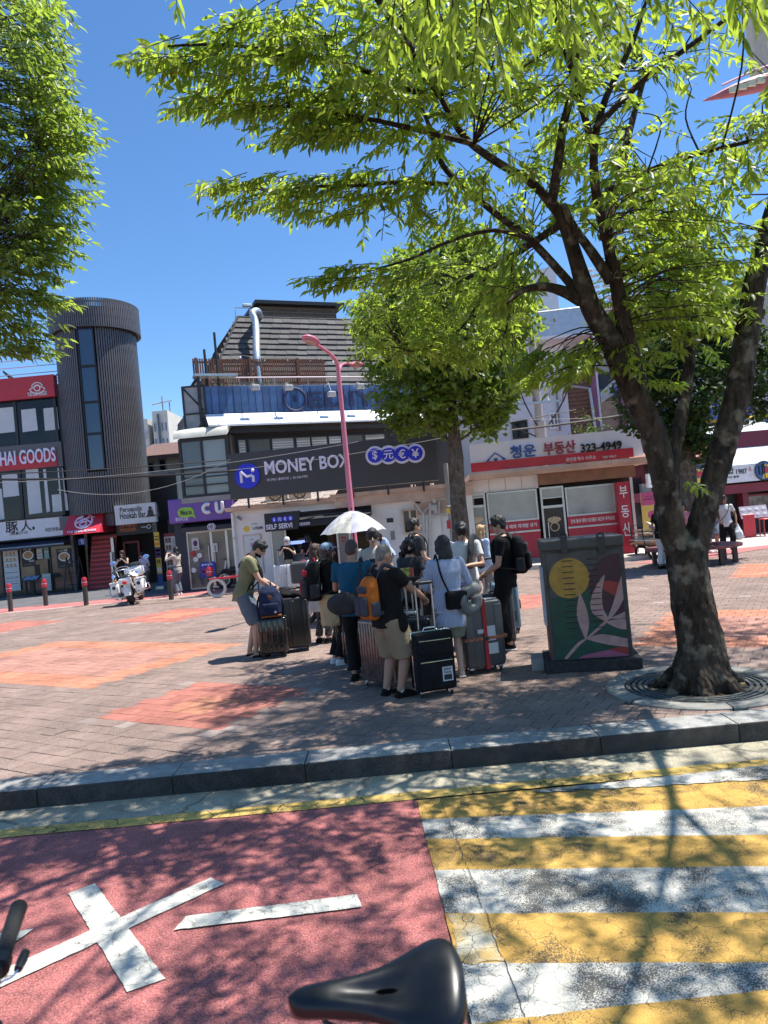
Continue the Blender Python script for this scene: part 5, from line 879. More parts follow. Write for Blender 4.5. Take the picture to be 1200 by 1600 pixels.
for k, px in enumerate((1086, 1193)):
    u, z = PR.uv(px, 743.5 if k == 0 else 735.5, -.62); d = MB().disc(u, z, .36, -.65, -.621, n=26).build('emblem', mat('emblem blue', (.04, .12, .30), .4), rsg); b = MB(); b.prism([(u-.05, z+.05), (u+.26, z+.18), (u+.3, z-.02), (u+.02, z-.06)], -.66, -.651); b.build('emblem_glass', red, d); b = MB(); b.prism([(u-.02, z-.1), (u+.28, z-.08), (u+.2, z-.26), (u-.1, z-.3)], -.66, -.651); [b.disc(u+.05+.1*j, z+.22-.03*j, .045, -.66, -.651, n=10) for j in range(3)]; b.build('emblem_glass', yellow, d); b = MB(); b.ring((u, -.655, z), .36, .02, 26, 5); b.tube([(u-.2, -.66, z+.2), (u-.2, -.66, z-.12), (u-.06, -.66, z-.12), (u-.06, -.66, z+.25)], .03, 5); b.box(u-.0, -.67, z-.32, u+.03, -.652, z+.3); b.build('leading', blk, d)
q = PR.rc(1008, 741, 1018, 762, -.3); t = on(PR, 'projecting_sign', 'small white square sign with a black character left of the wine red shopfront', 'sign'); MB().box(q[0], -.5, q[1], q[2]+.2, -.3, q[3]).build('box', whitep, t); b = MB(); b.text('白', q[0]+.12, q[1]+.25, q[2]+.02, q[3]-.08, -.502, 0, .006, .04); b.build('lettering', blk, t); b = MB(); b.ell(((q[0]+q[2])/2+.1, -.5, q[1]+.14), (.12, .01, .06)); b.build('red_seal', red, t)
t = on(PR, 'roof_letters', 'blue channel letters on a yellow rail over the blue grey panel', 'sign'); b = MB(); zr_ = zp1+.45; b.tube([(PR.uv(1090, 655)[0], 1.6, zr_-.25), (ue, 1.6, zr_-.1)], .07, 6); b.build('rail', yellow, t); b = MB(); b.text('막걸리 석갈비', PR.uv(1092, 650)[0]-.6, zr_-.15, ue-.5, zr_+.75, 1.6, 0, .15, .03); b.build('lettering', mat('neon blue', (.03, .10, .5), .4), t)
# estate-side narrow dark house between
b = MB(); q = A(1003, 800, 26); b.box(0, 0, 0, 2.6, 3, 3.4); t = thing('side_house', 'dark wine red shop porch with a small tiled roof right of the estate agent', 'building', (A(998, 800, 27.2).x, 27.2, 0)); b.build('wall', mat('porch wall', (.05, .02, .022), .8), t); b = MB(); b.add([(-.3, -.9, 3.1), (2.9, -.9, 3.1), (2.9, .5, 3.7), (-.3, .5, 3.7)], [(0, 1, 2, 3)]); b.add([(-.3, -.9, 3.0), (2.9, -.9, 3.0), (2.9, -.9, 3.1), (-.3, -.9, 3.1)], [(0, 1, 2, 3)]); b.build('roof', mat('porch tile', (.33, .14, .09), .8, 0, .3, 9), t); b = MB(); [b.box(x, -.06, .9, x+.5, -.01, 2.6) for x in (.2, 1.0, 1.8)]; stuff(b.build('lattice_windows', dred, t)); q = MB().box(.1, -.3, 1.1, .45, -.05, 2.3).build('poster', mat('bill', (.45, .5, .5)), t)
# tall beige tower and its lip shaped red roof sign, top right
bs0, bs1 = A(1176, 40, 31.6), A(1182, 116, 31.6); bt = thing('beige_signboard', 'pale beige signboard high up at the right edge above the pink hanging sign', 'sign', (bs1.x, 31.6, 0)); MB().box(0, 0, bs1.z, 4.5, .5, bs0.z+3).build('board', mat('beige wall', (.50, .46, .36), .8, 0, .08), bt); MB().cyl((3.2, .3, 0), (3.2, .3, bs1.z), .22, .2, 12).build('post', pole_m, bt)
sgx, sgy, sgz = A(1098, 158, 31); ex, _, ez = A(1215, 130, 31)
rsn = thing('balloon_sign', 'pink and red boat shaped hanging sign with pale panels at the top right', 'sign', (sgx, 31, sgz)); Ls_ = ex-sgx; hz_ = ez-sgz; b = MB(); P = []; RR = []
for k in range(13): t_ = k/12; P.append((Ls_*t_, 0, hz_*t_*.75+.28*sin(pi*t_*.5))); RR.append(.02+.34*sin(min(1, t_*1.25)*pi/2))
b.tube(P, RR, 14, sy=1.0, sx=.8); b.build('hull', mat('sign pink', (.42, .12, .14), .5, 0, .1), rsn, smooth=60); b = MB(); [b.box(Ls_*.30+k*.4, -.44-.012*k, .04+k*.10, Ls_*.30+k*.4+.34, -.34, .27+k*.10) for k in range(4)]; stuff(b.build('pale_panels', mat('panel pale', (.55, .55, .38), .5), rsn)); b = MB(); b.tube([(P[3][0], -RR[3]*.7, P[3][2]+.35), (P[8][0], -RR[8]*.75, P[8][2]+.5), (P[12][0], -.5, P[12][2]+.5)], .05, 5); b.build('trim', mat('sign lilac', (.55, .25, .35)), rsn); b = MB(); b.box(Ls_, -.3, hz_*.7-.1, Ls_+1.6, .3, hz_*.7+.2); b.box(Ls_+1.2, -.2, -.5, Ls_+1.5, 3.4, hz_*.7+.1); b.build('bracket', dk, rsn)
# overhead cables
cbm = mat('cable', (.015, .015, .016), .6); cbg = mat('pale cable', (.25, .25, .25), .6)
def cable(p, q, sag, r, m_, lab):
    p, q = V(p), V(q); b = MB(); b.tube([p.lerp(q, k/14)-V((0, 0, sag*4*(k/14)*(1-k/14))) for k in range(15)], r, 5); tag(b.build('cable', m_), lab, 'cable', 'overhead cables')
cable(A(-120, 748, 21.5), A(372, 735, 21.5), .12, .035, cbm, 'thick black cable crossing before the tower to the big grey sign'); cable(A(-120, 744, 21.7), A(900, 640, 26), .5, .018, cbm, 'thin black cable running the whole street above the big grey sign'); cable(A(-120, 757, 21.4), A(560, 690, 21.4), .3, .009, cbg, 'pale cable sagging before the dark windows and the grey sign'); cable(A(90, 765, 21.3), A(360, 718, 21.3), .5, .009, cbg, 'pale slack cable between the tower and the glazed balcony')
cable(A(360, 735, 21.4), A(760, 670, 21.6), .1, .008, cbg, 'pale cable along the upper edge of the grey sign'); cable(A(800, 672, 24), A(1400, 545, 24), .35, .04, cbm, 'thick black cable rising to the right behind the leaning trunk'); cable(A(800, 655, 28), A(1300, 600, 28), .4, .009, cbg, 'thin pale cable from the utility pole to the right'); cable(A(1010, 720, 24), A(1300, 610, 24), .1, .02, cbm, 'black cable crossing the blue grey panel'); cable(A(835, 600, 28.3), A(500, 655, 28.3), .2, .015, cbm, 'thin black cable from the utility pole going left behind the trees')
# ================================================================ trees
def leaf_mat(name, col, tr, tw=.5, spread=.42):
    m = bpy.data.materials.new(name); m.use_nodes = True; t = m.node_tree; t.nodes.clear(); out = nn(t, 'ShaderNodeOutputMaterial')
    g = nn(t, 'ShaderNodeNewGeometry'); nz = nn(t, 'ShaderNodeTexNoise'); nz.inputs['Scale'].default_value = 1.3; link(t, g.outputs['Position'], nz.inputs['Vector'])
    rn = nn(t, 'ShaderNodeMath', operation='ADD'); link(t, g.outputs['Random Per Island'], rn.inputs[0]); link(t, nz.outputs[0], rn.inputs[1])
    mr = nn(t, 'ShaderNodeMapRange'); mr.inputs[1].default_value = .3; mr.inputs[2].default_value = 1.5; mr.inputs[3].default_value = 1-spread; mr.inputs[4].default_value = 1+spread; link(t, rn.outputs[0], mr.inputs[0])
    def sc(c):
        v = nn(t, 'ShaderNodeVectorMath', operation='SCALE'); v.inputs[0].default_value = c; link(t, mr.outputs[0], v.inputs['Scale']); return v.outputs[0]
    p = nn(t, 'ShaderNodeBsdfPrincipled'); p.inputs['Roughness'].default_value = .42; p.inputs['Specular IOR Level'].default_value = .5; link(t, sc(col), p.inputs['Base Color'])
    tl = nn(t, 'ShaderNodeBsdfTranslucent'); link(t, sc(tr), tl.inputs['Color']); mx = nn(t, 'ShaderNodeMixShader'); mx.inputs[0].default_value = tw
    link(t, p.outputs[0], mx.inputs[1]); link(t, tl.outputs[0], mx.inputs[2]); link(t, mx.outputs[0], out.inputs['Surface']); MATS[name] = m; return m
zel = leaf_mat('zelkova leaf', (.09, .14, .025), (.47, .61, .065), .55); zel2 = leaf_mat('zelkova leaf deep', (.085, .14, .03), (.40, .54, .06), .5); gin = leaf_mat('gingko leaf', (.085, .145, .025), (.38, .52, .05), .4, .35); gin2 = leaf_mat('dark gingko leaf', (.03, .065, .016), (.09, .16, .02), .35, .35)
def bark_mat(name, c1, c2, sx=9):
    m = bpy.data.materials.new(name); m.use_nodes = True; t = m.node_tree; b = t.nodes['Principled BSDF']; b.inputs['Roughness'].default_value = .92; b.inputs['Specular IOR Level'].default_value = .2
    tc = nn(t, 'ShaderNodeTexCoord'); mp = nn(t, 'ShaderNodeMapping'); mp.inputs['Scale'].default_value = (1, 1, .38); link(t, tc.outputs['Object'], mp.inputs['Vector'])
    n1 = nn(t, 'ShaderNodeTexNoise'); n1.inputs['Scale'].default_value = sx; n1.inputs['Detail'].default_value = 9; n1.inputs['Roughness'].default_value = .68; link(t, mp.outputs[0], n1.inputs['Vector'])
    vo = nn(t, 'ShaderNodeTexVoronoi'); vo.inputs['Scale'].default_value = sx*2.2; link(t, mp.outputs[0], vo.inputs['Vector'])
    n2 = nn(t, 'ShaderNodeTexNoise'); n2.inputs['Scale'].default_value = sx*.7; n2.inputs['Detail'].default_value = 5; link(t, tc.outputs['Object'], n2.inputs['Vector'])
    cr = nn(t, 'ShaderNodeValToRGB'); cr.color_ramp.elements[0].position = .36; cr.color_ramp.elements[0].color = (*c1, 1); cr.color_ramp.elements[1].position = .66; cr.color_ramp.elements[1].color = (*c2, 1); link(t, n1.outputs[0], cr.inputs[0])
    mx = nn(t, 'ShaderNodeMix', data_type='RGBA'); mr = nn(t, 'ShaderNodeMapRange'); mr.inputs[1].default_value = .55; mr.inputs[2].default_value = .66; mr.inputs[4].default_value = .7; link(t, n2.outputs[0], mr.inputs[0]); link(t, mr.outputs[0], mx.inputs[0]); link(t, cr.outputs[0], mx.inputs[6]); mx.inputs[7].default_value = (.24, .21, .16, 1); link(t, mx.outputs[2], b.inputs['Base Color'])
    ad = nn(t, 'ShaderNodeMath', operation='ADD'); link(t, n1.outputs[0], ad.inputs[0]); link(t, vo.outputs[0], ad.inputs[1]); bp = nn(t, 'ShaderNodeBump'); bp.inputs['Strength'].default_value = .9; bp.inputs['Distance'].default_value = .06; link(t, ad.outputs[0], bp.inputs['Height']); link(t, bp.outputs[0], b.inputs['Normal']); MATS[name] = m; return m
bark = bark_mat('zelkova bark', (.018, .013, .010), (.095, .075, .056)); bark2 = bark_mat('branch bark', (.03, .023, .018), (.075, .055, .042), 14); gbark = bark_mat('gingko bark', (.08, .06, .045), (.22, .18, .14), 12)
def limb(mb, pts, rad, n=12, sub=4, wob=.05):
    P = cat_rom(pts, sub); k = len(pts)-1; rr = []
    for i in range(len(P)): f = min(i/sub, k-1e-6); j = int(f); rr.append(rad[j]+(rad[j+1]-rad[j])*(f-j))
    vs0 = len(mb.v); mb.tube(P, rr, n)
    for i in range(vs0, len(mb.v)):
        p = V(mb.v[i]); ax = P[min((i-vs0)//n, len(P)-1)]; d = p-ax; nz = noise.noise(p*3.1)*.6+noise.noise(p*9)*.4; mb.v[i] = tuple(ax+d*(1+wob*2*nz))
    return P, rr
# one leaf: a folded blade of four faces, along +Y, 1 long
LEAF_V = [(0, 0, 0), (-.15, .32, .045), (0, .34, -.01), (.15, .32, .045), (-.11, .68, .02), (0, .68, -.035), (.11, .68, .02), (0, 1, -.10)]
LEAF_F = [(0, 2, 1), (0, 3, 2), (1, 2, 5, 4), (2, 3, 6, 5), (4, 5, 7), (5, 6, 7)]
import numpy as np
LV = np.array(LEAF_V)
class Leaves:
    def __init__(s): s.M = []                              # (pos, 3x3, length)
    def put(s, p, d, up, L):
        y = d.normalized(); x = y.cross(up)
        x = x.normalized() if x.length > 1e-5 else frame(y)[0]; s.M.append((p, x, y, x.cross(y), L))
    def mesh(s, name, ids, m, parent, verts=LV, faces=LEAF_F):
        if not len(ids): return None
        A_ = np.array([[tuple(s.M[i][1]), tuple(s.M[i][2]), tuple(s.M[i][3])] for i in ids]); Ls = np.array([s.M[i][4] for i in ids]); P = np.array([tuple(s.M[i][0]) for i in ids])
        VV = (np.einsum('vk,nkc->nvc', verts, A_)*Ls[:, None, None]+P[:, None, :]).reshape(-1, 3); nv = len(verts)
        me = bpy.data.meshes.new(name); fl = np.concatenate([np.array(f) for f in faces]); lens = np.array([len(f) for f in faces]); N = len(ids)
        loops = (fl[None, :]+np.arange(N)[:, None]*nv).reshape(-1); tot = np.tile(lens, N); st = np.concatenate([[0], np.cumsum(tot)[:-1]])
        me.vertices.add(len(VV)); me.vertices.foreach_set('co', VV.ravel()); me.loops.add(len(loops)); me.loops.foreach_set('vertex_index', loops.astype(np.int32)); me.polygons.add(len(tot)); me.polygons.foreach_set('loop_start', st.astype(np.int32)); me.polygons.foreach_set('loop_total', tot.astype(np.int32)); me.update(calc_edges=True); me.validate()
        me.materials.append(m); o = bpy.data.objects.new(name, me); COL.objects.link(o); o.parent = parent; return o
def px_of(p):
    d = p-V((0, 0, CAM_H)); z = d.dot(FW); return (600+F_PX*d.dot(RT)/z, 800-F_PX*d.dot(UP)/z, z) if z > .05 else (-9e9, 0, z)
def spray(lv, tw, p, d, length, nl, L, droop=.5):
    """a twig with leaves on both sides, hanging a little"""
    d = d.normalized(); side = d.cross(V((0, 0, 1))); side = side.normalized() if side.length > .05 else V((1, 0, 0)); k = 5; P = [p]
    for i in range(k): dd = (d+V((0, 0, -droop*.35*(i+1)/k))).normalized(); P.append(P[-1]+dd*length/k)
    tw.append(P)
    for i in range(nl):
        t = .12+.88*(i+.5)/nl; j = min(int(t*k), k-1); q = P[j].lerp(P[j+1], t*k-j); s_ = 1 if i % 2 else -1; a = d*.5+side*s_*rnd.uniform(.35, 1.0)+V((0, 0, -rnd.uniform(.1, 1.2)*droop*1.6)); a += V((rnd.gauss(0, .28), rnd.gauss(0, .28), rnd.gauss(0, .25)))
        up = V((rnd.gauss(0, .7), rnd.gauss(0, .7), 1)); lv.put(q, a, up, L*rnd.uniform(.55, 1.3)*(1-.25*abs(t-.5)))
    lv.put(P[-1], d+V((0, 0, -.5*droop)), V((rnd.gauss(0, .4), rnd.gauss(0, .4), 1)), L*rnd.uniform(.8, 1.15))
def thin_tubes(paths, r0, r1, name, m, parent, n=4):
    b = MB()
    for P in paths: k = len(P); b.tube(P, [r0+(r1-r0)*i/(k-1) for i in range(k)], n, caps=False)
    return b.build(name, m, parent, smooth=60)
def pxp(lst, Y0, Y1): k = len(lst)-1; return [A(x, y, Y0+(Y1-Y0)*i/k) for i, (x, y) in enumerate(lst)]
HOLES = [(1135, 142, 75, 40, 1), (600, 350, 45, 45, .75), (640, 245, 45, 28, .7), (765, 230, 65, 45, .6), (1085, 190, 35, 35, .7), (800, 300, 45, 32, .6), (880, 130, 40, 40, .5), (860, 400, 30, 40, .7), (1180, 85, 28, 38, .9)]
def grow(root_limbs, lv, ellipses, L, nl, length, parent, bark_, droop=.55, twr=.010):
    """fill each measured crown region with sprays, each joined to the nearest limb by a curved branchlet"""
    segs = [p for P in root_limbs for p in P]; arr = np.array([tuple(p) for p in segs]); br = []; tw = []
    for (cx, cy, rx, ry, y0, y1, n, *pd) in ellipses:
        for i in range(n):
            r = sqrt(rnd.random()); a = rnd.uniform(0, 2*pi); tip = A(cx+rx*r*cos(a), cy+ry*r*sin(a), rnd.uniform(y0, y1)); d2 = ((arr-np.array(tuple(tip)))**2).sum(1); pen = np.maximum(0, arr[:, 2]-tip.z-.2)*2; j = int(np.argmin(d2+pen)); base = segs[j]
            v = tip-base; ln = v.length; qx, qy, qz = px_of(tip)
            if any(((qx-hx_)/hw_)**2+((qy-hy_)/hh_)**2 < 1 and rnd.random() < pr_ for hx_, hy_, hw_, hh_, pr_ in HOLES): continue
            if ln < .05: continue
            out = v.normalized(); d = (out+V((rnd.gauss(0, .25), rnd.gauss(0, .25), -.12))).normalized()
            if pd: d = (V(pd[0])+V((rnd.gauss(0, .3), rnd.gauss(0, .3), rnd.gauss(0, .12)))).normalized()
            st = tip-d*length*.5
            if ln > .5 and rnd.random() < (.62 if ln > 1 else .4): mid = base.lerp(st, .5)+V((rnd.gauss(0, .06)*ln, rnd.gauss(0, .06)*ln, rnd.uniform(.02, .14)*ln)); br.append(cat_rom([base, mid, st], 4))
            spray(lv, tw, st, d, length*rnd.uniform(.7, 1.15), int(nl*rnd.uniform(.75, 1.3)), L, droop)
    thin_tubes(br, twr*.85, twr*.4, 'branchlets', bark_, parent)['kind'] = 'stuff'; thin_tubes(tw, twr*.42, twr*.18, 'twigs', bark_, parent, 3)['kind'] = 'stuff'
def finish_leaves(lv, m, parent, nbig=300, name='foliage', verts=LV, faces=LEAF_F):
    vis = []
    for i, t in enumerate(lv.M):
        x, y, z = px_of(t[0])
        if -20 < x < 1220 and -20 < y < 1620: vis.append((t[4]/z, i))
    vis.sort(reverse=True); big = [i for _, i in vis[:nbig]]; bs = set(big)
    if big:
        me = bpy.data.meshes.new('leaf'); me.from_pydata([tuple(v) for v in verts], [], faces); me.materials.append(m)
        for i in big: p, x, y, z, L = lv.M[i]; inst('leaf', me, parent, Matrix(((x.x*L, y.x*L, z.x*L, p.x), (x.y*L, y.y*L, z.y*L, p.y), (x.z*L, y.z*L, z.z*L, p.z), (0, 0, 0, 1))))
    stuff(lv.mesh(name, [i for i in range(len(lv.M)) if i not in bs], m, parent, verts, faces))
# ---------------------------------------------------------------- the large tree on the right
Yt = 6.72; T1 = thing('zelkova_tree', 'large leaning forked tree in the round grate by the kerb', 'tree')
TB = A(1095, 1088, Yt); TB.z = 0
def pY(l, Y): return [A(x, y, Y) for x, y in l]
tk = MB(); limb(tk, [V((TB.x+.02, Yt, -.08))]+pY([(1098, 1050), (1093, 1000), (1084, 950), (1074, 895), (1071, 862), (1069, 842)], Yt), [.285, .240, .207, .19, .178, .18, .15], 24, 6, .05)
for a_, ln_, r_ in ((.2, .55, .12), (1.3, .3, .10), (2.6, .45, .11), (3.6, .45, .12), (4.5, .3, .13), (5.4, .4, .12)):
    p = V((TB.x, Yt, 0)); d = V((cos(a_), sin(a_), 0)); chain(tk, [p+d*.08+V((0, 0, .34)), p+d*.17+V((0, 0, .14)), p+d*(.22+ln_*.35), p+d*(.24+ln_*.7)+V((0, 0, -.1))], [r_*.8, r_*.8, r_*.5, .04], 10)
LL = limb(tk, pxp([(1072, 885), (1052, 829), (1041, 770), (1022, 680), (1003, 640), (984, 600), (955, 533)], Yt, 6.5), [.14, .125, .115, .117, .115, .113, .108], 16, 5, .05)[0]
LR = limb(tk, pxp([(1078, 895), (1091, 829), (1112, 762), (1136, 675), (1156, 600), (1166, 530)], Yt, 6.85), [.15, .118, .112, .120, .118, .115], 16, 5, .05)[0]
LM = limb(tk, pxp([(1044, 770), (1056, 700), (1068, 630), (1078, 560)], 6.72, 7.1), [.07, .062, .06, .055], 12, 5, .05)[0]
remesh(tk, 'trunk', bark, T1, .017, 1, .013, 13)
lims = [LL, LR, LM]
def mk(pts, rad, m=bark, n=14, nm='limb', wob=.045): b = MB(); P, r = limb(b, pts, rad, n, 5, wob); b.build(nm, m, T1, smooth=70); lims.append(P); return P
mk(pxp([(960, 542), (955, 533), (923, 480), (907, 427), (881, 347), (859, 315)], 6.5, 6.3), [.095, .105, .092, .075, .055, .046])
mk(pxp([(859, 315), (827, 283), (773, 251), (725, 213), (688, 150), (655, 60)], 6.3, 5.4), [.042, .038, .033, .028, .021, .013], bark2, 10)
mk(pxp([(907, 468), (891, 443), (827, 373), (784, 341), (720, 288), (688, 251), (667, 187), (635, 123), (600, 60)], 6.42, 6.6), [.044, .040, .035, .032, .029, .026, .02, .015, .01], bark2, 10)
mk(pxp([(998, 600), (981, 533), (965, 453), (949, 373), (933, 309), (928, 235), (944, 160), (987, 69), (1010, 0)], 6.6, 5.5), [.085, .078, .064, .052, .042, .035, .028, .02, .012], bark2, 12)
mk(pxp([(955, 440), (925, 395), (897, 355), (880, 320)], 6.2, 6.3), [.05, .045, .035, .03], bark2, 8)
mk(pxp([(862, 318), (872, 256), (880, 197), (898, 123), (905, 40)], 6.0, 5.6), [.045, .04, .034, .025, .015], bark2, 10)
mk(pxp([(945, 372), (962, 300), (985, 200), (1010, 110)], 6.0, 6.6), [.05, .04, .03, .02], bark2, 8)
mk(pxp([(908, 470), (880, 455), (848, 448), (815, 455), (792, 475)], 6.42, 6.2), [.06, .05, .04, .025, .012], bark2, 8)
mk(pxp([(1165, 538), (1166, 530), (1180, 440), (1200, 363), (1225, 270), (1250, 150)], 6.85, 7.0), [.11, .114, .105, .092, .075, .05])
mk(pxp([(1078, 566), (1078, 560), (1072, 455), (1085, 380), (1080, 300)], 7.1, 7.6), [.05, .054, .042, .032, .018], bark, 12)
mk([A(881, 347, 6.35), A(800, 400, 7.6), A(740, 430, 8.6), A(650, 470, 9.6), A(590, 490, 9.8)], [.04, .034, .028, .02, .01], bark2, 8)
mk([A(760, 420, 8.2), A(745, 480, 8.8), A(700, 530, 9.0), A(640, 550, 9.0)], [.026, .02, .015, .008], bark2, 7)
mk([A(800, 400, 7.6), A(800, 460, 8.6), A(790, 520, 8.8)], [.026, .02, .01], bark2, 7)
mk(pxp([(827, 373), (770, 360), (700, 378), (640, 405), (570, 425)], 6.3, 6.4), [.022, .018, .015, .012, .008], bark2, 6)
mk(pxp([(740, 225), (640, 200), (560, 183), (470, 168), (380, 165)], 5.6, 5.6), [.022, .02, .016, .012, .008], bark2, 6)
mk(pxp([(700, 288), (620, 285), (560, 290), (480, 292), (420, 300)], 6.4, 6.2), [.022, .02, .016, .012, .008], bark2, 6)
mk(pxp([(665, 150), (570, 110), (470, 85), (350, 70), (260, 72)], 5.5, 5.2), [.025, .02, .016, .012, .007], bark2, 6)
mk(pxp([(930, 200), (1000, 130), (1080, 70), (1160, 10)], 5.8, 5.6), [.03, .025, .02, .015], bark2, 7)
mk(pxp([(945, 300), (1030, 260), (1110, 235), (1200, 215)], 5.9, 5.4), [.025, .02, .018, .014], bark2, 7)
mk([A(928, 235, 5.9), V((1.4, 5.0, 6.2)), V((1.0, 3.9, 6.3)), V((.6, 2.9, 5.4))], [.03, .026, .02, .01], bark2, 8)
mk([A(1200, 363, 6.6), V((4.2, 5.2, 6.0)), V((3.6, 3.6, 6.6)), V((2.6, 2.2, 6.4))], [.05, .038, .026, .015], bark2, 8)
mk([A(688, 150, 5.5), V((-.3, 4.3, 6.1)), V((-1.1, 3.0, 6.4)), V((-1.6, 1.6, 6.2))], [.035, .03, .02, .012], bark2, 7)
mk([V((4.2, 5.2, 6.0)), V((4.6, 3.2, 7.0)), V((4.4, 1.2, 7.0))], [.035, .025, .012], bark2, 7)
LW = (-1, -.1, -.05)
lv1 = Leaves()
grow(lims, lv1, [
 (960, 170, 270, 200, 4.6, 7.2, 235), (1130, 330, 110, 180, 5.2, 7.2, 95), (760, 70, 200, 110, 4.6, 6.6, 150), (560, 70, 150, 85, 4.8, 6.2, 110), (620, 170, 130, 60, 5.0, 6.4, 66),
 (420, 55, 100, 45, 5.0, 5.7, 48, LW), (330, 95, 80, 22, 5.0, 5.5, 26, LW), (250, 80, 28, 18, 5.0, 5.3, 7, LW), (400, 150, 110, 28, 5.3, 5.9, 44, LW), (300, 155, 30, 14, 5.3, 5.7, 6, LW), (490, 190, 90, 35, 5.3, 6.2, 50, LW), (345, 292, 30, 14, 6.0, 6.4, 6, LW), (420, 300, 70, 28, 6.0, 6.5, 26, LW), (530, 300, 90, 40, 5.9, 6.6, 50, LW), (620, 330, 60, 35, 6.0, 6.8, 30), (690, 270, 70, 50, 5.8, 6.8, 34),
 (590, 425, 90, 18, 6.1, 6.5, 24, LW), (500, 440, 30, 14, 6.1, 6.4, 7, LW), (760, 350, 70, 30, 6.2, 7.2, 20), (690, 430, 90, 40, 8.2, 10.4, 90), (620, 490, 75, 50, 8.2, 10.4, 100), (730, 490, 105, 60, 8.2, 10.4, 150), (690, 545, 120, 24, 8.0, 9.6, 80), (800, 440, 60, 40, 6.4, 7.2, 34), (850, 570, 70, 25, 5.9, 6.6, 32), (900, 560, 35, 30, 5.9, 6.6, 16), (1010, 520, 60, 60, 6.4, 7.4, 40), (1040, 430, 90, 80, 6.0, 7.6, 90), (1110, 470, 60, 80, 6.6, 7.8, 58), (1000, 460, 60, 60, 6.6, 7.6, 30), (900, 300, 120, 90, 6.4, 7.4, 55), (1010, 330, 90, 70, 5.2, 6.6, 44), (1030, 600, 18, 14, 6.2, 6.6, 4), (985, 560, 25, 20, 6.2, 6.6, 6), (840, 200, 90, 90, 6.6, 7.6, 36), (1085, 760, 14, 6, 6.0, 6.1, 1)],
 .112, 15, .42, T1, bark2)
# the near hanging sprays at the top, and the parts of the crown above and behind the camera that shade the road
grow(lims, lv1, [(700, 40, 120, 40, 2.9, 3.9, 18), (840, 10, 140, 40, 3.0, 4.0, 16), (1120, 0, 110, 30, 3.0, 4.0, 8)], .105, 13, .36, T1, bark2, .8)
tw_ = []
def canopy(x0, x1, y0, y1, z0, z1, n, keep):
    for i in range(n):
        p = V((rnd.uniform(x0, x1), rnd.uniform(y0, y1), rnd.uniform(z0, z1)))
        if noise.noise(p*.62+V((3, 1, 7)))+noise.noise(p*1.5)*.5 < keep: continue
        x, y, z = px_of(p)
        if -60 < x < 1260 and -60 < y < 1100: continue
        d = V((rnd.gauss(0, 1), rnd.gauss(0, 1), -.1)); spray(lv1, tw_, p, d, .42, 14, .11, .5)
canopy(-1.4, 6.8, .4, 5.6, 5.3, 8.0, 2000, -.06); canopy(3.2, 9, 4.2, 10.5, 5.5, 9, 520, -.12); canopy(2.0, 8, 7.2, 11.2, 8.2, 10.6, 1900, -.16); canopy(-4.5, -.8, 1.4, 4.6, 6.0, 7.8, 260, .10)
thin_tubes(tw_, .005, .002, 'twigs', bark2, T1, 3)['kind'] = 'stuff'
finish_leaves(lv1, zel, T1)
# ---------------------------------------------------------------- left tree (trunk outside the frame)
T2 = thing('zelkova_tree', 'tall leafy tree whose foliage fills the left edge of the picture', 'tree'); lims = []; T1_, T1 = T1, T2
tk = MB(); limb(tk, [V((-6.3, 7.2, -.1)), V((-6.3, 7.2, 1.2)), V((-6.2, 7.2, 2.4)), V((-6.1, 7.3, 3.4))], [.34, .25, .23, .22], 14, 4); tk.build('trunk', bark, T2, smooth=70)
mk([V((-6.1, 7.3, 3.2)), V((-5.6, 7.4, 4.6)), V((-5.2, 7.5, 6.0)), V((-4.8, 7.5, 7.6)), V((-4.6, 7.5, 9))], [.16, .13, .10, .07, .03], bark2, 10); mk([V((-6.1, 7.3, 3.2)), V((-6.5, 7.5, 5)), V((-6.6, 7.6, 7.0)), V((-6.2, 7.6, 9.3))], [.16, .12, .09, .03], bark2, 10); mk([V((-5.7, 7.4, 4.3)), V((-5.2, 7.6, 4.6)), V((-4.6, 7.8, 4.7))], [.06, .04, .015], bark2, 7)
RW = (1, -.1, -.12); lv2 = Leaves()
grow(lims, lv2, [(10, 200, 90, 230, 6.6, 8.2, 300), (60, 90, 40, 110, 6.8, 8.0, 90, RW), (95, 215, 42, 60, 6.8, 8.0, 75, RW), (80, 300, 50, 50, 6.8, 7.8, 60, RW), (60, 380, 55, 40, 6.8, 7.8, 50, RW), (30, 450, 60, 40, 6.8, 7.8, 46, RW), (75, 465, 30, 14, 7.0, 7.6, 10, RW), (15, 520, 60, 35, 6.8, 7.6, 34, RW), (50, 540, 30, 20, 7.0, 7.6, 10, RW), (-60, 300, 80, 300, 6.5, 8.5, 160)], .108, 15, .42, T2, bark2)
finish_leaves(lv2, zel2, T2, 200)
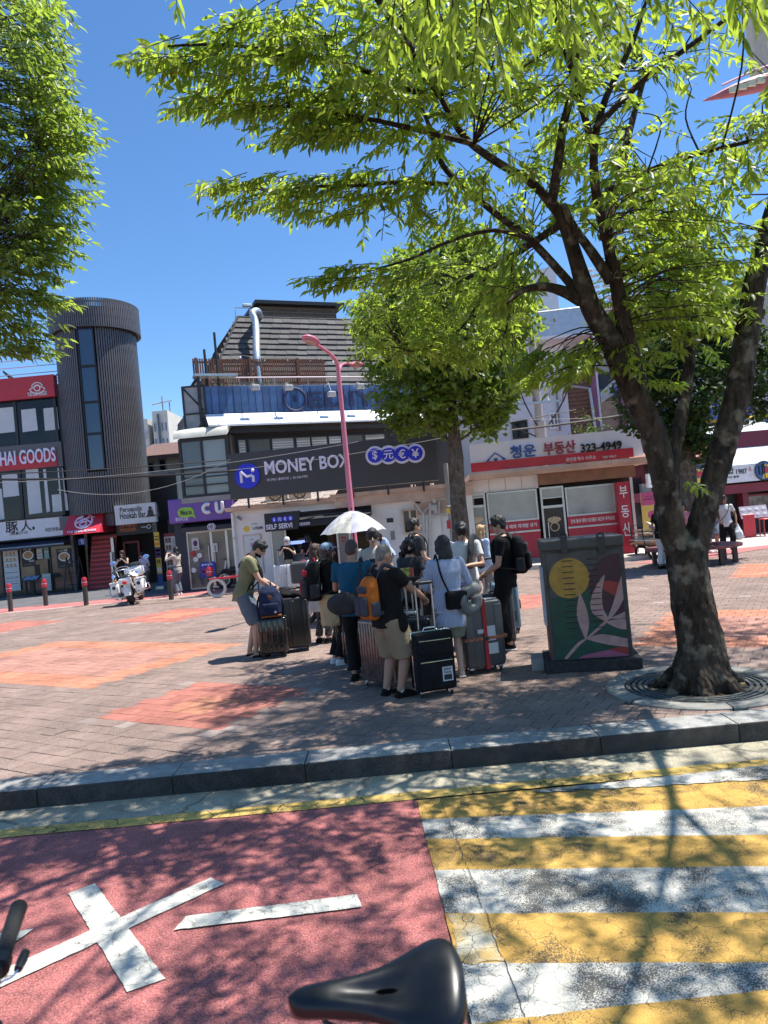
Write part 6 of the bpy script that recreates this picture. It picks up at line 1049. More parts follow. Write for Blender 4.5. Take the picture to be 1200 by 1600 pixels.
# ---------------------------------------------------------------- gingko trees
FAN = np.array([(0, 0, 0), (-.42, .75, .06), (-.12, .92, 0), (.12, .92, 0), (.42, .75, .06)]); FANF = [(0, 2, 1), (0, 3, 2), (0, 4, 3)]
def ginkgo(name, lab, base, r, trunk_pts, trunk_r, blobs, L, m, bk, n_per, nbig=0):
    t = thing(name, lab, 'tree', base); o = V(base); tk = MB(); P, _ = limb(tk, [V(p)-o for p in trunk_pts], trunk_r, 14, 5, .05); tk.build('trunk', bk, t, smooth=70); lv = Leaves(); paths = []
    for (c, R3) in blobs:
        c = V(c)-o; root = min(P, key=lambda q: (q-c).length+abs(q.z-(c.z-.8))*.6); b = MB(); mid = root.lerp(c, .5)+V((rnd.gauss(0, .1), rnd.gauss(0, .1), -.1)); b.tube(cat_rom([root, mid, c], 4), [.055-.045*i/8 for i in range(9)], 6); b.build('limb', bk, t, smooth=60)
        for k in range(9): d = V((rnd.gauss(0, 1), rnd.gauss(0, 1), rnd.gauss(0, 1))).normalized(); e = c+V((d.x*R3[0], d.y*R3[1], d.z*R3[2]))*.8; paths.append(cat_rom([mid.lerp(c, rnd.random()), c.lerp(e, .5), e], 3))
        n = int(n_per*R3[0]*R3[2])
        for i in range(n):
            d = V((rnd.gauss(0, 1), rnd.gauss(0, 1), rnd.gauss(0, 1))).normalized(); s = rnd.random()**.33; nzv = 1+.5*noise.noise((c+d*1.4)*1.7); p = c+V((d.x*R3[0], d.y*R3[1], d.z*R3[2]))*s*nzv
            if noise.noise(p*1.6)+.4*noise.noise(p*4) < -.22: continue
            for j in range(3): lv.put(p+V((rnd.gauss(0, .07), rnd.gauss(0, .07), rnd.gauss(0, .05))), V((rnd.gauss(0, .8), rnd.gauss(0, .8), -.5)), V((rnd.gauss(0, .6), rnd.gauss(0, .6), 1))+d*.5, L*rnd.uniform(.7, 1.25))
    thin_tubes(paths, .016, .005, 'branchlets', bk, t)['kind'] = 'stuff'; finish_leaves(lv, m, t, nbig, verts=FAN, faces=FANF); return t
Yg = 19.0; gb = A(722, 880, Yg)
def gbl(lst, Y, k): return [((*A(x, y, Y+dy),), (rx*Y/F_PX, rx*Y/F_PX*.9, ry*Y/F_PX)) for x, y, rx, ry, dy in lst]
ginkgo('gingko_tree', 'dense round headed green tree standing between the two long shop signs', (gb.x, Yg, 0), .2, [(gb.x, Yg, -.05), A(720, 830, Yg), A(715, 770, Yg), A(712, 715, Yg), A(708, 650, Yg), A(703, 560, Yg), A(698, 450, Yg)], [.27, .235, .21, .21, .13, .10, .04],
 gbl([(700, 400, 65, 45, -.5), (640, 430, 55, 50, -.2), (760, 420, 55, 50, 0), (610, 490, 60, 55, -.5), (780, 470, 60, 55, -.5), (650, 600, 60, 55, -.8), (740, 600, 65, 60, -.6), (700, 630, 70, 45, 0), (790, 560, 50, 60, 0), (610, 560, 50, 55, 0), (690, 540, 80, 60, -1), (640, 490, 60, 60, 0), (760, 480, 70, 70, 0), (700, 430, 70, 60, 0), (800, 500, 45, 60, .5), (590, 500, 45, 45, .5), (720, 390, 50, 35, 0), (660, 655, 55, 28, 0), (750, 660, 45, 28, .3), (775, 620, 40, 40, 0), (625, 640, 35, 30, 0)], Yg, 1), .15, gin, gbark, 620)
b = MB(); o = T1
Yh = 18.2; hb = A(1085, 880, Yh)
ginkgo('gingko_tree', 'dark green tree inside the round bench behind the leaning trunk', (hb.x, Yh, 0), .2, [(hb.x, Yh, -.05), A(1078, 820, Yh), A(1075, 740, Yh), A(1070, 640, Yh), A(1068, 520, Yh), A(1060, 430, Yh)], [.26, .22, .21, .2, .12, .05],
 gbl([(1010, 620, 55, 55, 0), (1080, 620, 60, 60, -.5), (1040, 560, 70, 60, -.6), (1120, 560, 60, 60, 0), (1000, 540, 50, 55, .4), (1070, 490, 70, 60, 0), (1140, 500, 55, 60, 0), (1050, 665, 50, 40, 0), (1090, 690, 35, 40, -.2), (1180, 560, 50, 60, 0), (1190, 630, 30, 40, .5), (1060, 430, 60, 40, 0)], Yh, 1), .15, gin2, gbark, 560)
# grate round the trunk
T1 = T1_
tgx, tgy = TB.x, Yt+.06; gr = thing('tree_grate', 'round concrete and iron grate set in the paving about the leaning trunk', 'tree grate', (tgx, tgy, 0))
iron = mat('grate iron', (.10, .11, .105), .6, .4, .25, 9, .3, 40); cgr = mat('grate concrete', (.25, .245, .22), .85, 0, .2, 6, .5, 40)
MB().lathe([(0, -.035), (.84, -.035)], 40).build('soil', mat('tree pit soil', (.13, .10, .065), .95, 0, .4, 9, .8, 30), gr)
for k in range(6):
    a0 = k*pi/3+.45; b = MB(); b.lathe([(.66, -.06), (.66, .012), (.672, .02), (.82, .02), (.835, .01), (.835, -.06)], 12, a0=a0+.008, a1=a0+pi/3-.008); n0 = 13*0
    o_ = b.build('concrete_segment', cgr, gr, smooth=40)
for k in range(4):
    a0 = k*pi/2+.25; b = MB()
    for r0, r1 in ((.45, .48), (.503, .533), (.556, .586), (.612, .645)): b.lathe([(r0, -.05), (r0, .014), (r1, .014), (r1, -.05)], 14, a0=a0+.006, a1=a0+pi/2-.006)
    for j in range(4): a = a0+.02+j*(pi/2-.06)/3; b.add([(r*cos(a+q), r*sin(a+q), z) for z in (.0, .013) for r, q in ((.45, 0), (.64, 0), (.64, .03), (.45, .04))], _BOX)
    b.build('iron_quarter', iron, gr, smooth=40)
b = MB()
for k in range(700): a = rnd.uniform(0, 2*pi); r = sqrt(rnd.uniform(.1, .6)); p = V((cos(a)*r, sin(a)*r, -.03+rnd.uniform(0, .03))); d = V((rnd.gauss(0, 1), rnd.gauss(0, 1), rnd.gauss(.2, .3))).normalized()*.035; e = V((-d.y, d.x, rnd.gauss(0, .01)))*.4; b.add([p-d, p+e, p+d, p-e], [(0, 1, 2, 3)])
stuff(b.build('leaf_litter', mat('litter', (.22, .16, .08), .9, 0, .4, 20), gr))
# ================================================================ objects
chrome = mat('chrome', (.70, .70, .70), .12, 1, .05); rubber = mat('rubber', (.02, .02, .02), .8, 0, .2); mwhite = mat('motorcycle white', (.75, .75, .74), .25, 0, .03, coat=.5)
pinkp = mat('lamp pink', (.62, .19, .27), .4, 0, .08, 2); satin = mat('satin black', (.02, .02, .022), .4, 0, .2, 8); gloss = mat('gloss black', (.012, .012, .014), .14, 0, .2, 8, coat=.4)
def star(o): return o
# bollards
bol = None
for px, py, lab in ((17, 955, 'dark bollard with a red reflective cap, leftmost before the ramen shop'), (72, 946, 'dark red capped bollard, second from the left before the ramen shop'), (135, 946, 'dark red capped bollard in front of the stairs'), (268, 937, 'dark red capped bollard beside the woman photographing a menu board'), (330, 931, 'dark red capped bollard by the white ring barrier'), (478, 923, 'grey red capped bollard before the money changer kiosk')):
    p = G(px, py)
    if bol is None:
        bol = thing('bollard', lab, 'bollard', p, 0, 'bollards along the far edge of the square'); b = MB(); b.lathe([(0, 0), (.075, 0), (.075, .62), (0, .62)], 16); b.build('post', mat('bollard dark', (.05, .042, .038), .6, 0, .2), bol, smooth=40); b = MB(); b.lathe([(.076, .62), (.082, .63), (.082, .70), (.076, .71), (.082, .72), (.082, .84), (.06, .90), (0, .91)], 16); b.build('red_cap', mat('reflector red', (.48, .03, .05), .35, 0, .1), bol, smooth=40); b = MB(); b.lathe([(.0835, .74), (.0835, .755)], 16); b.build('band', lilac, bol)
    else: c = copy_tree(bol); c.location = p; c['label'] = lab
# white ring barrier with red and white bar
p = G(340, 934); t = thing('barrier', 'low barrier on a white ring foot with a red and white bar', 'barrier', p); b = MB(); b.ring((0, 0, .29), .25, .045, 24, 8); b.build('ring', mat('ring white', (.6, .57, .52), .6), t); b = MB(); b.tube([(-.2, 0, .56), (1.3, -.05, .60)], .035, 8); b.build('bar', red, t); b = MB(); [b.tube([(x, -.002-.033*x, .56+.027*(x+.2)), (x+.2, -.002-.033*x, .565+.027*(x+.2))], .037, 8) for x in (-.2, .25)]; b.build('stripe', whitep, t); b = MB(); b.tube([(1.25, -.05, .6), (1.25, -.05, 0)], .03, 6); b.build('leg', dk, t)
# pink street lamp with two arms
Ylp = 15.5; lp = A(554, 850, Ylp); t = thing('street_lamp', 'pink double armed street lamp in front of the big grey sign', 'street lamp', (lp.x, Ylp, 0)); o = V((lp.x, Ylp, 0)); top = A(528, 572, Ylp); tx = lp.x
b = MB(); b.tube([(0, 0, 0), (0, 0, 1.2), (top.x-tx, 0, top.z)], [.085, .07, .045], 14); b.build('pole', pinkp, t, smooth=60); MB().lathe([(0, 0), (.16, 0), (.16, .3), (.11, .36), (0, .36)], 14).build('base', pinkp, t, smooth=40)
P = [A(x, y, Ylp+dy)-o for x, y, dy in ((529, 600, 0), (527, 570, -.05), (518, 555, -.25), (505, 545, -.6), (492, 537, -.9))]; b = MB(); b.tube(cat_rom(P, 5), [.042]*10+[.034]*11, 10); b.build('arm', pinkp, t, smooth=60)
d = (P[4]-P[3]).normalized(); c = P[4]+d*.16; T = Matrix.Translation(c) @ d.to_track_quat('X', 'Z').to_matrix().to_4x4(); b = MB(); b.ell((0, 0, .02), (.27, .15, .075), 16, 8, T=T); h = b.build('lamp_head', pinkp, t, smooth=60); MB().ell((.04, 0, -.045), (.17, .10, .022), 14, 6, T=T).build('lens', mat('lamp lens', (.55, .38, .38), .2), h)
P = [A(x, y, Ylp+dy)-o for x, y, dy in ((530, 610, 0), (529, 585, .1), (533, 571, .4), (543, 568, .9), (553, 570, 1.3))]; b = MB(); b.tube(cat_rom(P, 5), [.04]*10+[.032]*11, 10); b.build('arm', pinkp, t, smooth=60); d = (P[4]-P[3]).normalized(); T = Matrix.Translation(P[4]+d*.16) @ d.to_track_quat('X', 'Z').to_matrix().to_4x4(); h = MB().ell((0, 0, .02), (.27, .15, .07), 16, 8, T=T).build('lamp_head', pinkp, t, smooth=60); MB().ell((.04, 0, -.04), (.17, .10, .022), 14, 6, T=T).build('lens', MATS['lamp lens'], h)
# delivery scooter with its parasol
Yu = 13.6; uc_ = A(549, 798, Yu); t = thing('scooter', 'grey delivery scooter with a rear box, blue mirror and wire basket behind the queue', 'scooter', (A(545, 900, Yu).x-.25, Yu, 0))
for x in (-.62, .62): b = MB(); b.ring((x, 0, .24), .19, .055, 18, 8); w_ = b.build('wheel', rubber, t, smooth=60); MB().cyl((x, -.03, .24), (x, .03, .24), .12, .12, 12).build('rim', alu, w_)
b = MB(); b.cbox((-.35, 0, .58), (.75, .3, .3), .1, 3); b.cbox((.1, 0, .32), (.5, .3, .1), .04, 2); b.cbox((.48, 0, .62), (.12, .38, .6), .05, 3); b.build('body', mat('scooter grey', (.05, .05, .055), .35), t, smooth=50); MB().cbox((-.3, 0, .78), (.6, .28, .1), .04, 2).build('seat', satin, t); b = MB(); b.tube([(.62, 0, .25), (.45, 0, 1.0)], .035, 8); b.build('fork', alu, t); b = MB(); b.tube([(.36, -.36, 1.06), (.44, -.2, 1.02), (.44, .2, 1.02), (.36, .36, 1.06)], .018, 6); b.build('handlebar', satin, t)
for y in (-.33, .33): b = MB(); b.tube([(.42, y*.8, 1.03), (.46, y, 1.25)], .01, 5); m_ = b.build('mirror', satin, t); MB().ell((.46, y, 1.29), (.02, .09, .06) if y > 0 else (.09, .02, .055), 12, 6).build('glass', mat('mirror blue', (.12, .25, .6), .1, .3), m_)
MB().cbox((-.62, 0, 1.0), (.42, .45, .4), .04, 2).build('rear_box', mat('box charcoal', (.06, .06, .065), .5), t)
b = MB(); [b.ring((.72, 0, .85+.09*k), .16+.012*k, .006, 14, 4, ax='z') for k in range(4)]; [b.tube([(.72+.16*cos(a), .16*sin(a), .85), (.72+.2*cos(a), .2*sin(a), 1.13)], .005, 4) for a in [k*pi/8 for k in range(16)]]; b.build('basket', alu, t)
t = thing('umbrella', 'white printed parasol on a thin pole fixed behind the queue', 'umbrella', (uc_.x, Yu, 0)); top = uc_.z; n_ = 8; rU = .64; hU = .42; b = MB(); rings = 5; vs = [(0, 0, top)]; fs = []
for i in range(1, rings+1):
    f = i/rings
    for j in range(n_*4): a = 2*pi*j/(n_*4); k_ = 1-.07*f*(abs(sin(a*n_/2))); vs.append((rU*f*cos(a)*k_, rU*f*sin(a)*k_, top-hU*(f**1.7)+.02*f*abs(sin(a*n_/2))))
N4 = n_*4
for j in range(N4):
    fs.append((0, 1+j, 1+(j+1) % N4))
    for i in range(rings-1): a = 1+i*N4+j; c = 1+i*N4+(j+1) % N4; fs.append((a, a+N4, c+N4, c))
b.add(vs, fs); um_m = mat('parasol cloth', (.42, .42, .46), .6, 0, .3, 5); um2 = mat('parasol print', (.44, .43, .38), .6, 0, .4, 7); um3 = mat('parasol lilac', (.33, .33, .42), .6, 0, .3, 6); b.m = [(0, 1, 0, 2, 0, 1, 2, 0)[(k//rings)//4 % 8] for k in range(len(fs))]; cvu = b.build('canopy', [um_m, um2, um3], t, smooth=80)
for j in range(n_): a = 2*pi*j/n_; b = MB(); b.tube([(0, 0, top-.02), (rU*.5*cos(a), rU*.5*sin(a), top-.13), (rU*cos(a), rU*sin(a), top-hU)], .006, 4); b.tube([(0, 0, top-.32), (rU*.5*cos(a), rU*.5*sin(a), top-.14)], .004, 4); b.build('rib', dk, t)
b = MB(); b.tube([(0, 0, .5), (0, 0, top+.06)], .014, 8); b.build('pole', satin, t)
# electrical cabinet with its painted leaves
cL, cR = G(862, 1033, .12), G(990, 1026, .12); PCb = Plane(cL.x, cL.y, math.degrees(atan2(cR.y-cL.y, cR.x-cL.x))); wC = (cR-cL).length
t = on(PCb, 'utility_cabinet', 'grey street cabinet painted with leaves, a yellow sun and coloured hills', 'cabinet'); hC = PCb.uv(850, 845)[1]; dC = .55
cg = mat('cabinet grey', (.07, .07, .063), .5, .1, .3, 7, .25, 60); cgn = mat('art green', (.008, .06, .035), .5, 0, .3, 12); cyl_ = mat('art yellow', (.40, .23, .03), .5, 0, .22, 12); cpl = mat('art plum', (.055, .015, .028), .5); crd = mat('art red', (.33, .035, .025), .5); cpk = mat('art pink', (.43, .26, .24), .5, 0, .18, 12); cmg = mat('art magenta', (.36, .10, .18), .5)
b = MB(); b.box(0, .0, .12, wC, dC, hC-.12); b.build('body', cg, t); b = MB(); b.cbox((wC/2-.005, dC/2-.02, hC-.06), (wC+.025, dC+.10, .12), .02, 2); b.build('lid', cg, t)
b = MB(); b.cbox((wC/2, dC/2, .06), (wC+.16, dC+.16, .13), .015, 2); b.build('plinth', mat('plinth black', (.03, .03, .03), .85, 0, .5, 20, .5, 40), t); MB().box(-.22, .1, .0, -.085, .45, .13).build('side_block', concr, t)
dz0, dz1 = .135, hC-.145; dx0, dx1 = .045, wC-.045; dw, dh = dx1-dx0, dz1-dz0
def PX(px, py): return PCb.uv(px, py)
def cl(poly):                                                       # clip a painted shape to the door
    def cut(P, f, inter_):
        out = []
        for i in range(len(P)):
            a, c = P[i], P[(i+1) % len(P)]
            if f(a): out.append(a)
            if f(a) != f(c): out.append(inter_(a, c))
        return out
    def lin(ax, v): return lambda a, c: tuple(a[k]+(c[k]-a[k])*((v-a[ax])/(c[ax]-a[ax])) for k in (0, 1))
    P = list(poly)
    for ax, v, s_ in ((0, dx0+.004, 1), (0, dx1-.004, -1), (1, dz0+.004, 1), (1, dz1-.004, -1)): P = cut(P, lambda q: (q[ax]-v)*s_ >= 0, lin(ax, v)) if P else P
    return P
door = MB().box(dx0, -.02, dz0, dx1, -.001, dz1).build('door', cg, t)
def sm(pts, n=5): Q = cat_rom([(p[0], 0, p[1]) for p in pts]+[(pts[0][0], 0, pts[0][1])], n); return [(q.x, q.z) for q in Q[:-1]]
lay = 0
def paint(pts, m_, nm, smooth=True):
    global lay
    P = [PX(*p) for p in pts]; P = sm(P) if smooth else P; P = cl(P); lay += 1
    b = MB(); n = len(P); b.add([(x, -.0206-.0007*lay, z) for x, z in P], [tuple(range(n))]); o_ = b.build(nm, m_, door); return o_
paint([(855, 936), (905, 925), (935, 910), (965, 930), (995, 985), (1000, 1040), (855, 1040)], cgn, 'painted_hill', False)
paint([(930, 910), (962, 905), (985, 925), (1000, 990), (975, 950), (955, 922)], crd, 'painted_hill', False)
def circ(cx, cy, r, ry=None): return [(cx+r*cos(2*pi*k/28), cy+(ry or r)*sin(2*pi*k/28)) for k in range(28)]
paint(circ(968, 912, 49, 48), cpl, 'painted_moon', False); paint([(929, 912), (950, 907), (968, 912), (983, 925), (990, 945), (970, 935), (950, 925)], crd, 'painted_hill')
paint(circ(889, 903, 31.5), cyl_, 'painted_sun', False)
paint([(925, 1020), (960, 1013), (1000, 1008), (1000, 1040), (910, 1040), (905, 1027)], cmg, 'painted_hill'); paint([(950, 1014), (1000, 1003), (1000, 1026)], crd, 'painted_hill', False)
for pts in ([(882, 1027), (903, 1003), (916, 998), (905, 1008), (886, 1029)], [(914, 998), (901, 962), (904, 930), (904, 922), (914, 945), (920, 970), (916, 997)], [(914, 998), (938, 975), (950, 966), (944, 976), (920, 996)], [(944, 970), (926, 958), (922, 940), (930, 917), (944, 898), (940, 925), (942, 950), (950, 966)], [(948, 967), (958, 940), (968, 905), (974, 897), (985, 900), (978, 925), (966, 950), (953, 966)], [(950, 966), (975, 955), (1000, 935), (1000, 955), (975, 965)], [(946, 970), (975, 966), (1000, 972), (995, 982), (970, 982), (950, 974)], [(914, 997), (940, 990), (975, 996), (1000, 1000), (1000, 1010), (960, 1008), (930, 1002)]): paint(pts, cpk, 'painted_leaf')
for gx in (.28, .62):
    for k in range(16):
        z = dz1-.1-k*.062
        if z > dz0+.28: b = MB(); b.box(dx0+dw*gx-.06, -.0345, z, dx0+dw*gx+.06, -.022, z+.008, 0); b.build('vent_slot', blk, door)
for px in (880, 938): u, z = PX(px, 848); b = MB(); b.box(u-.035, -.075, z-.12, u+.035, -.036, z+.07); hs = b.build('hasp', satin, t); b = MB(); b.ring((u, -.055, z+.075), .035, .012, 14, 6); b.build('shackle', dk, hs)
for x, y, z0_, z1_ in ((-.012, .1, .4, 1.1),): MB().box(-.03, .08, .5, -.001, .4, 1.15).build('side_notice', paper, t)
MB().box(-.004, .02, .13, -.0005, dC-.02, .6).build('side_paint', crd, t)
# round bench about the dark tree
bc = V((hb.x, Yh, 0)); t = thing('tree_bench', 'round red brown bench encircling the dark tree behind the leaning trunk', 'bench', bc); bm_ = mat('bench boards', (.20, .055, .05), .6, 0, .2, 6)
for k in range(12): a0 = k*pi/6; b = MB(); b.lathe([(.65, .40), (1.15, .40), (1.15, .46), (.65, .46), (.65, .40)], 3, a0=a0+.01, a1=a0+pi/6-.01); b.build('seat_board', bm_, t)
for k in range(8): a = k*pi/4+.3; MB().box(-.05, -.05, 0, .05, .05, .399, T=Matrix.Translation((.95*cos(a), .95*sin(a), 0))).build('leg', satin, t)
# hand cart loaded with cardboard
p = G(1020, 872); t = thing('hand_cart', 'hand cart heaped with flattened cardboard beside the tall red sign', 'cart', p, .2); b = MB(); [b.tube([(-.4, y, .35), (.75, y, .35), (.95, y, .8)], .02, 6) for y in (-.3, .3)]; [b.tube([(x, -.3, .35), (x, .3, .35)], .018, 6) for x in (-.4, 0, .4, .75)]; b.tube([(-.4, -.3, .35), (-.45, -.3, 1.0), (-.45, .3, 1.0), (-.4, .3, .35)], .02, 6); b.build('frame', dk, t)
for y in (-.34, .34): b = MB(); b.ring((-.15, y, .2), .17, .04, 16, 6); b.build('wheel', rubber, t, smooth=60)
cdm = [mat('cardboard %d' % k, c, .85, 0, .15, 5) for k, c in enumerate(((.42, .33, .22), (.50, .44, .34), (.30, .22, .14), (.58, .55, .5)))]
for k in range(14): T = Matrix.Translation((.12+rnd.gauss(0, .12), rnd.gauss(0, .08), .40+k*.036)) @ Matrix.Rotation(rnd.gauss(0, .2), 4, 'Z') @ Matrix.Rotation(rnd.gauss(0, .12), 4, 'Y') @ Matrix.Rotation(rnd.gauss(0, .08), 4, 'X'); q = MB(); q.box(-.42, -.30, 0, .42, .30, .02+rnd.random()*.02, T=T); o_ = q.build('cardboard_sheet', cdm[k % 4]); tag(o_, 'flattened cardboard sheet in the heap on the hand cart', 'cardboard', 'cardboard sheets on the hand cart'); o_.location = p; o_.rotation_euler = (0, 0, .2)
# x banner, menu easel, stool at the right hand shops
q = A(1018, 805, 22.5); g0 = V((q.x, 22.5, 0)); t = thing('banner_stand', 'small yellow and pink stand-up banner beside the hand cart', 'banner', g0, R_(6)); poster(t, (-.32, .35, .32, 1.95), mat('banner yellow', (.70, .55, .12), .6), [('b', 0, .74, 1, 1, mat('banner pink', (.55, .10, .22), .6)), ('b', .15, .84, .85, .87, lilac), ('b', .25, .90, .75, .92, lilac), ('e', .5, .55, .22, .08, 0, mat('banner pink', (.5, .1, .2))), ('e', .5, .32, .22, .08, 0, purple), ('b', .1, .12, .9, .15, gry)], -.02, 'banner'); b = MB(); b.tube([(-.3, .02, .0), (0, .01, .5), (.3, .02, 1.9)], .012, 5); b.tube([(.3, .02, 0), (0, .01, .5), (-.3, .02, 1.9)], .012, 5); b.build('frame', dk, t)
q = A(1175, 800, 26); t = thing('menu_easel', 'tilted white menu panel of food pictures in front of the dark shop opening', 'menu stand', (q.x, 26, 0)); T = Matrix.Translation((0, -.1, q.z)) @ Matrix.Rotation(R_(-18), 4, 'X'); b = MB(); b.box(-.5, -.03, -.23, .5, .0, .23, T=T); b.build('panel', mat('menu mauve', (.50, .44, .50), .5), t); [MB().ell((-.38+.25*(k % 4), -.035, .1-.2*(k//4)), (.09, .008, .06), 10, 6, T=T).build('dish_picture', paper, t) for k in range(8)]; [MB().tube([(x, .0, q.z-.2), (x*1.1, .05, 0)], .02, 6).build('leg', blk, t) for x in (-.35, .35)]
q = A(1171, 820, 25.5); t = thing('red_standee', 'plain red standing board below the tilted menu panel', 'board', (q.x, 25.5, 0)); MB().cbox((0, 0, .42), (.42, .05, .84), .02, 1).build('board', red, t); MB().box(-.22, -.1, 0, .22, .12, .03).build('foot', dred, t)
q = A(1194, 822, 25.5); t = thing('stool', 'red metal stool frame at the right edge by the shop', 'stool', (q.x, 25.5, 0)); b = MB(); b.cbox((.1, 0, .62), (.4, .36, .05), .02, 1); b.build('seat', red, t)
for x in (-.07, .27):
    for y in (-.15, .15): MB().tube([(.1+(x-.1)*1.1, y*1.1, 0), (x, y, .6)], .016, 6).build('leg', red, t)
# white police style motorcycle seen from behind
p = G(207, 944); t = thing('motorcycle', 'white touring motorcycle with chrome bars and red tail lamp, seen from behind', 'motorcycle', p, R_(9)); t.rotation_euler = (0, R_(-7), R_(9))
def whl(y, nm): b = MB(); b.ring((0, y, .33), .25, .088, 24, 10, ax='x'); o_ = b.build(nm, rubber, t, smooth=60); b = MB(); b.ring((0, y, .33), .18, .02, 20, 6, ax='x'); [b.tube([(0, y, .33), (0, y+.18*cos(k*pi/5), .33+.18*sin(k*pi/5))], .012, 5) for k in range(10)]; b.cyl((-.06, y, .33), (.06, y, .33), .05, .05, 10); b.build('rim', chrome, o_)
whl(0, 'wheel'); whl(1.55, 'wheel')
b = MB(); b.ring((0, 0, .33), .37, .10, 14, 8, ax='x', a0=R_(20), a1=R_(185)); b.ring((0, 1.55, .33), .36, .09, 14, 8, ax='x', a0=R_(10), a1=R_(170)); b.build('mudguard', mwhite, t, smooth=60)
b = MB(); b.cbox((0, .78, .42), (.34, .5, .34), .08, 3); b.cyl((-.28, .75, .42), (.28, .75, .42), .14, .14, 12); b.build('engine', chrome, t, smooth=50); b = MB(); b.ell((0, .92, .80), (.17, .36, .15), 14, 10); b.build('tank', mwhite, t, smooth=70); b = MB(); b.ell((0, .42, .76), (.20, .30, .09), 14, 8); b.ell((0, .08, .84), (.17, .18, .09), 14, 8); b.build('seat', satin, t, smooth=70)
for x in (-.36, .36): b = MB(); b.cbox((x, -.02, .56), (.22, .56, .36), .07, 3); s_ = b.build('saddlebag', mwhite, t, smooth=50); b = MB(); b.cbox((x, -.02, .745), (.235, .575, .05), .02, 2); s2_ = b.build('lid', mwhite, s_); MB().cyl((x, -.31, .60), (x, -.295, .60), .055, .055, 12).build('lock', satin, s_); b = MB(); b.tube(cat_rom([(x*.7, -.33, .36), (x*1.38, -.25, .38), (x*1.45, 0, .62), (x*1.35, .28, .74), (x*.6, .3, .76)], 4), .018, 6); b.build('crash_bar', chrome, t, smooth=60)
b = MB(); b.cbox((0, -.34, .74), (.36, .2, .2), .05, 2); b.build('top_box', mwhite, t, smooth=50); b = MB(); b.ell((0, -.46, .70), (.07, .03, .05), 12, 8); b.build('tail_lamp', mat('tail red', (.6, .02, .02), .2), t); MB().box(-.13, -.41, .40, .13, -.40, .56).build('number_plate', mat('plate grey', (.5, .52, .54), .4), t)
for x in (-.22, .22): MB().tube([(x, .5, .24), (x*1.05, -.45, .25)], [.04, .055], 10).build('exhaust', chrome, t, smooth=60); MB().ell((x*1.15, -.40, .80), (.045, .03, .045), 10, 6).build('indicator', mat('amber', (.6, .2, .02), .3), t)
b = MB(); b.tube([(0, 1.52, .33), (0, 1.22, 1.0)], .05, 8); b.build('fork', chrome, t); b = MB(); b.cbox((0, 1.32, .95), (.62, .22, .34), .1, 3); b.build('fairing', mwhite, t, smooth=50); b = MB(); b.add([(-.3, 1.30, 1.08), (.3, 1.30, 1.08), (.2, 1.22, 1.24), (-.2, 1.22, 1.24), (-.3, 1.31, 1.08), (.3, 1.31, 1.08), (.2, 1.23, 1.24), (-.2, 1.23, 1.24)], [(0, 1, 2, 3), (7, 6, 5, 4), (0, 4, 5, 1), (1, 5, 6, 2), (2, 6, 7, 3), (3, 7, 4, 0)]); b.build('windscreen', mat('screen tint', (.04, .045, .05), .1), t)
b = MB(); b.tube(cat_rom([(-.50, .80, 1.06), (-.3, 1.05, 1.08), (0, 1.15, 1.02), (.3, 1.05, 1.08), (.50, .80, 1.06)], 4), .018, 6); b.build('handlebar', chrome, t)
for x in (-.50, .50): MB().tube([(x, .80, 1.06), (x*1.04, .68, 1.05)], .024, 8).build('grip', satin, t); b = MB(); b.tube([(x*.8, .95, 1.08), (x*1.0, 1.0, 1.28)], .01, 5); m_ = b.build('mirror', chrome, t); MB().ell((x*1.02, .98, 1.33), (.10, .025, .07), 12, 8).build('mirror_glass', mat('mirror sky', (.25, .42, .75), .1, .3), m_); MB().ell((x*.7, -.1, .93), (.06, .05, .05), 10, 6).build('side_light', mat('mirror sky', (.3, .4, .7)), t)
b = MB(); b.tube(cat_rom([(-.17, -.2, .90), (-.17, -.35, 1.15), (.17, -.35, 1.15), (.17, -.2, .90)], 3), .014, 6); b.build('sissy_bar', chrome, t); b = MB(); [b.tube([(x, .75, .55), (x*1.9, .95, .5), (x*1.9, 1.1, .35), (x*.8, 1.15, .3)], .018, 6) for x in (-.22, .22)]; b.build('engine_guard', chrome, t); b = MB(); [b.ell((x, 1.42, .86), (.06, .07, .06), 10, 8) for x in (-.14, 0, .14)]; b.build('headlamp', chrome, t); MB().tube([(-.15, .6, .25), (-.3, .55, 0.01)], .015, 6).build('kickstand', satin, t)
# bicycle in the foreground
t = thing('bicycle', 'black bicycle close to the camera showing its saddle and one handlebar grip', 'bicycle', (0, 0, 0)); sB = A(590, 1580, 1.22); zr_ = RZ; sz = sB.z; sx_ = sB.x+.02; Yb = 1.26
secs = [(-.176, .007, -.004), (-.17, .016, -.002), (-.155, .024, .002), (-.10, .027, .004), (-.04, .034, .003), (.01, .052, .002), (.05, .070, .006), (.085, .080, .014), (.112, .074, .018), (.126, .060, .014), (.134, .036, .008)]
vs = []; fs = []; nS = 18
for i, (x, w_, dz) in enumerate(secs):
    for j in range(nS):
        a = 2*pi*j/nS; cy, cz = cos(a), sin(a); y = cy*w_; z = dz+(.022 if cz > 0 else .034)*cz
        if cz > 0 and -.08 < x < .075: z -= .034*max(0, 1-abs(cy)/.36)*min(1, (x+.08)/.04, (.075-x)/.03)
        y *= 1.12; vs.append((sx_+x*1.0, Yb+y*cos(R_(23))-z*sin(R_(23))*1.0, sz+z*cos(R_(23))+y*sin(R_(23))))
for i in range(len(secs)-1):
    for j in range(nS): a = i*nS+j; c = i*nS+(j+1) % nS; fs.append((a, c, c+nS, a+nS))
fs += [tuple(range(nS)), tuple(range((len(secs)-1)*nS+nS-1, (len(secs)-1)*nS-1, -1))]
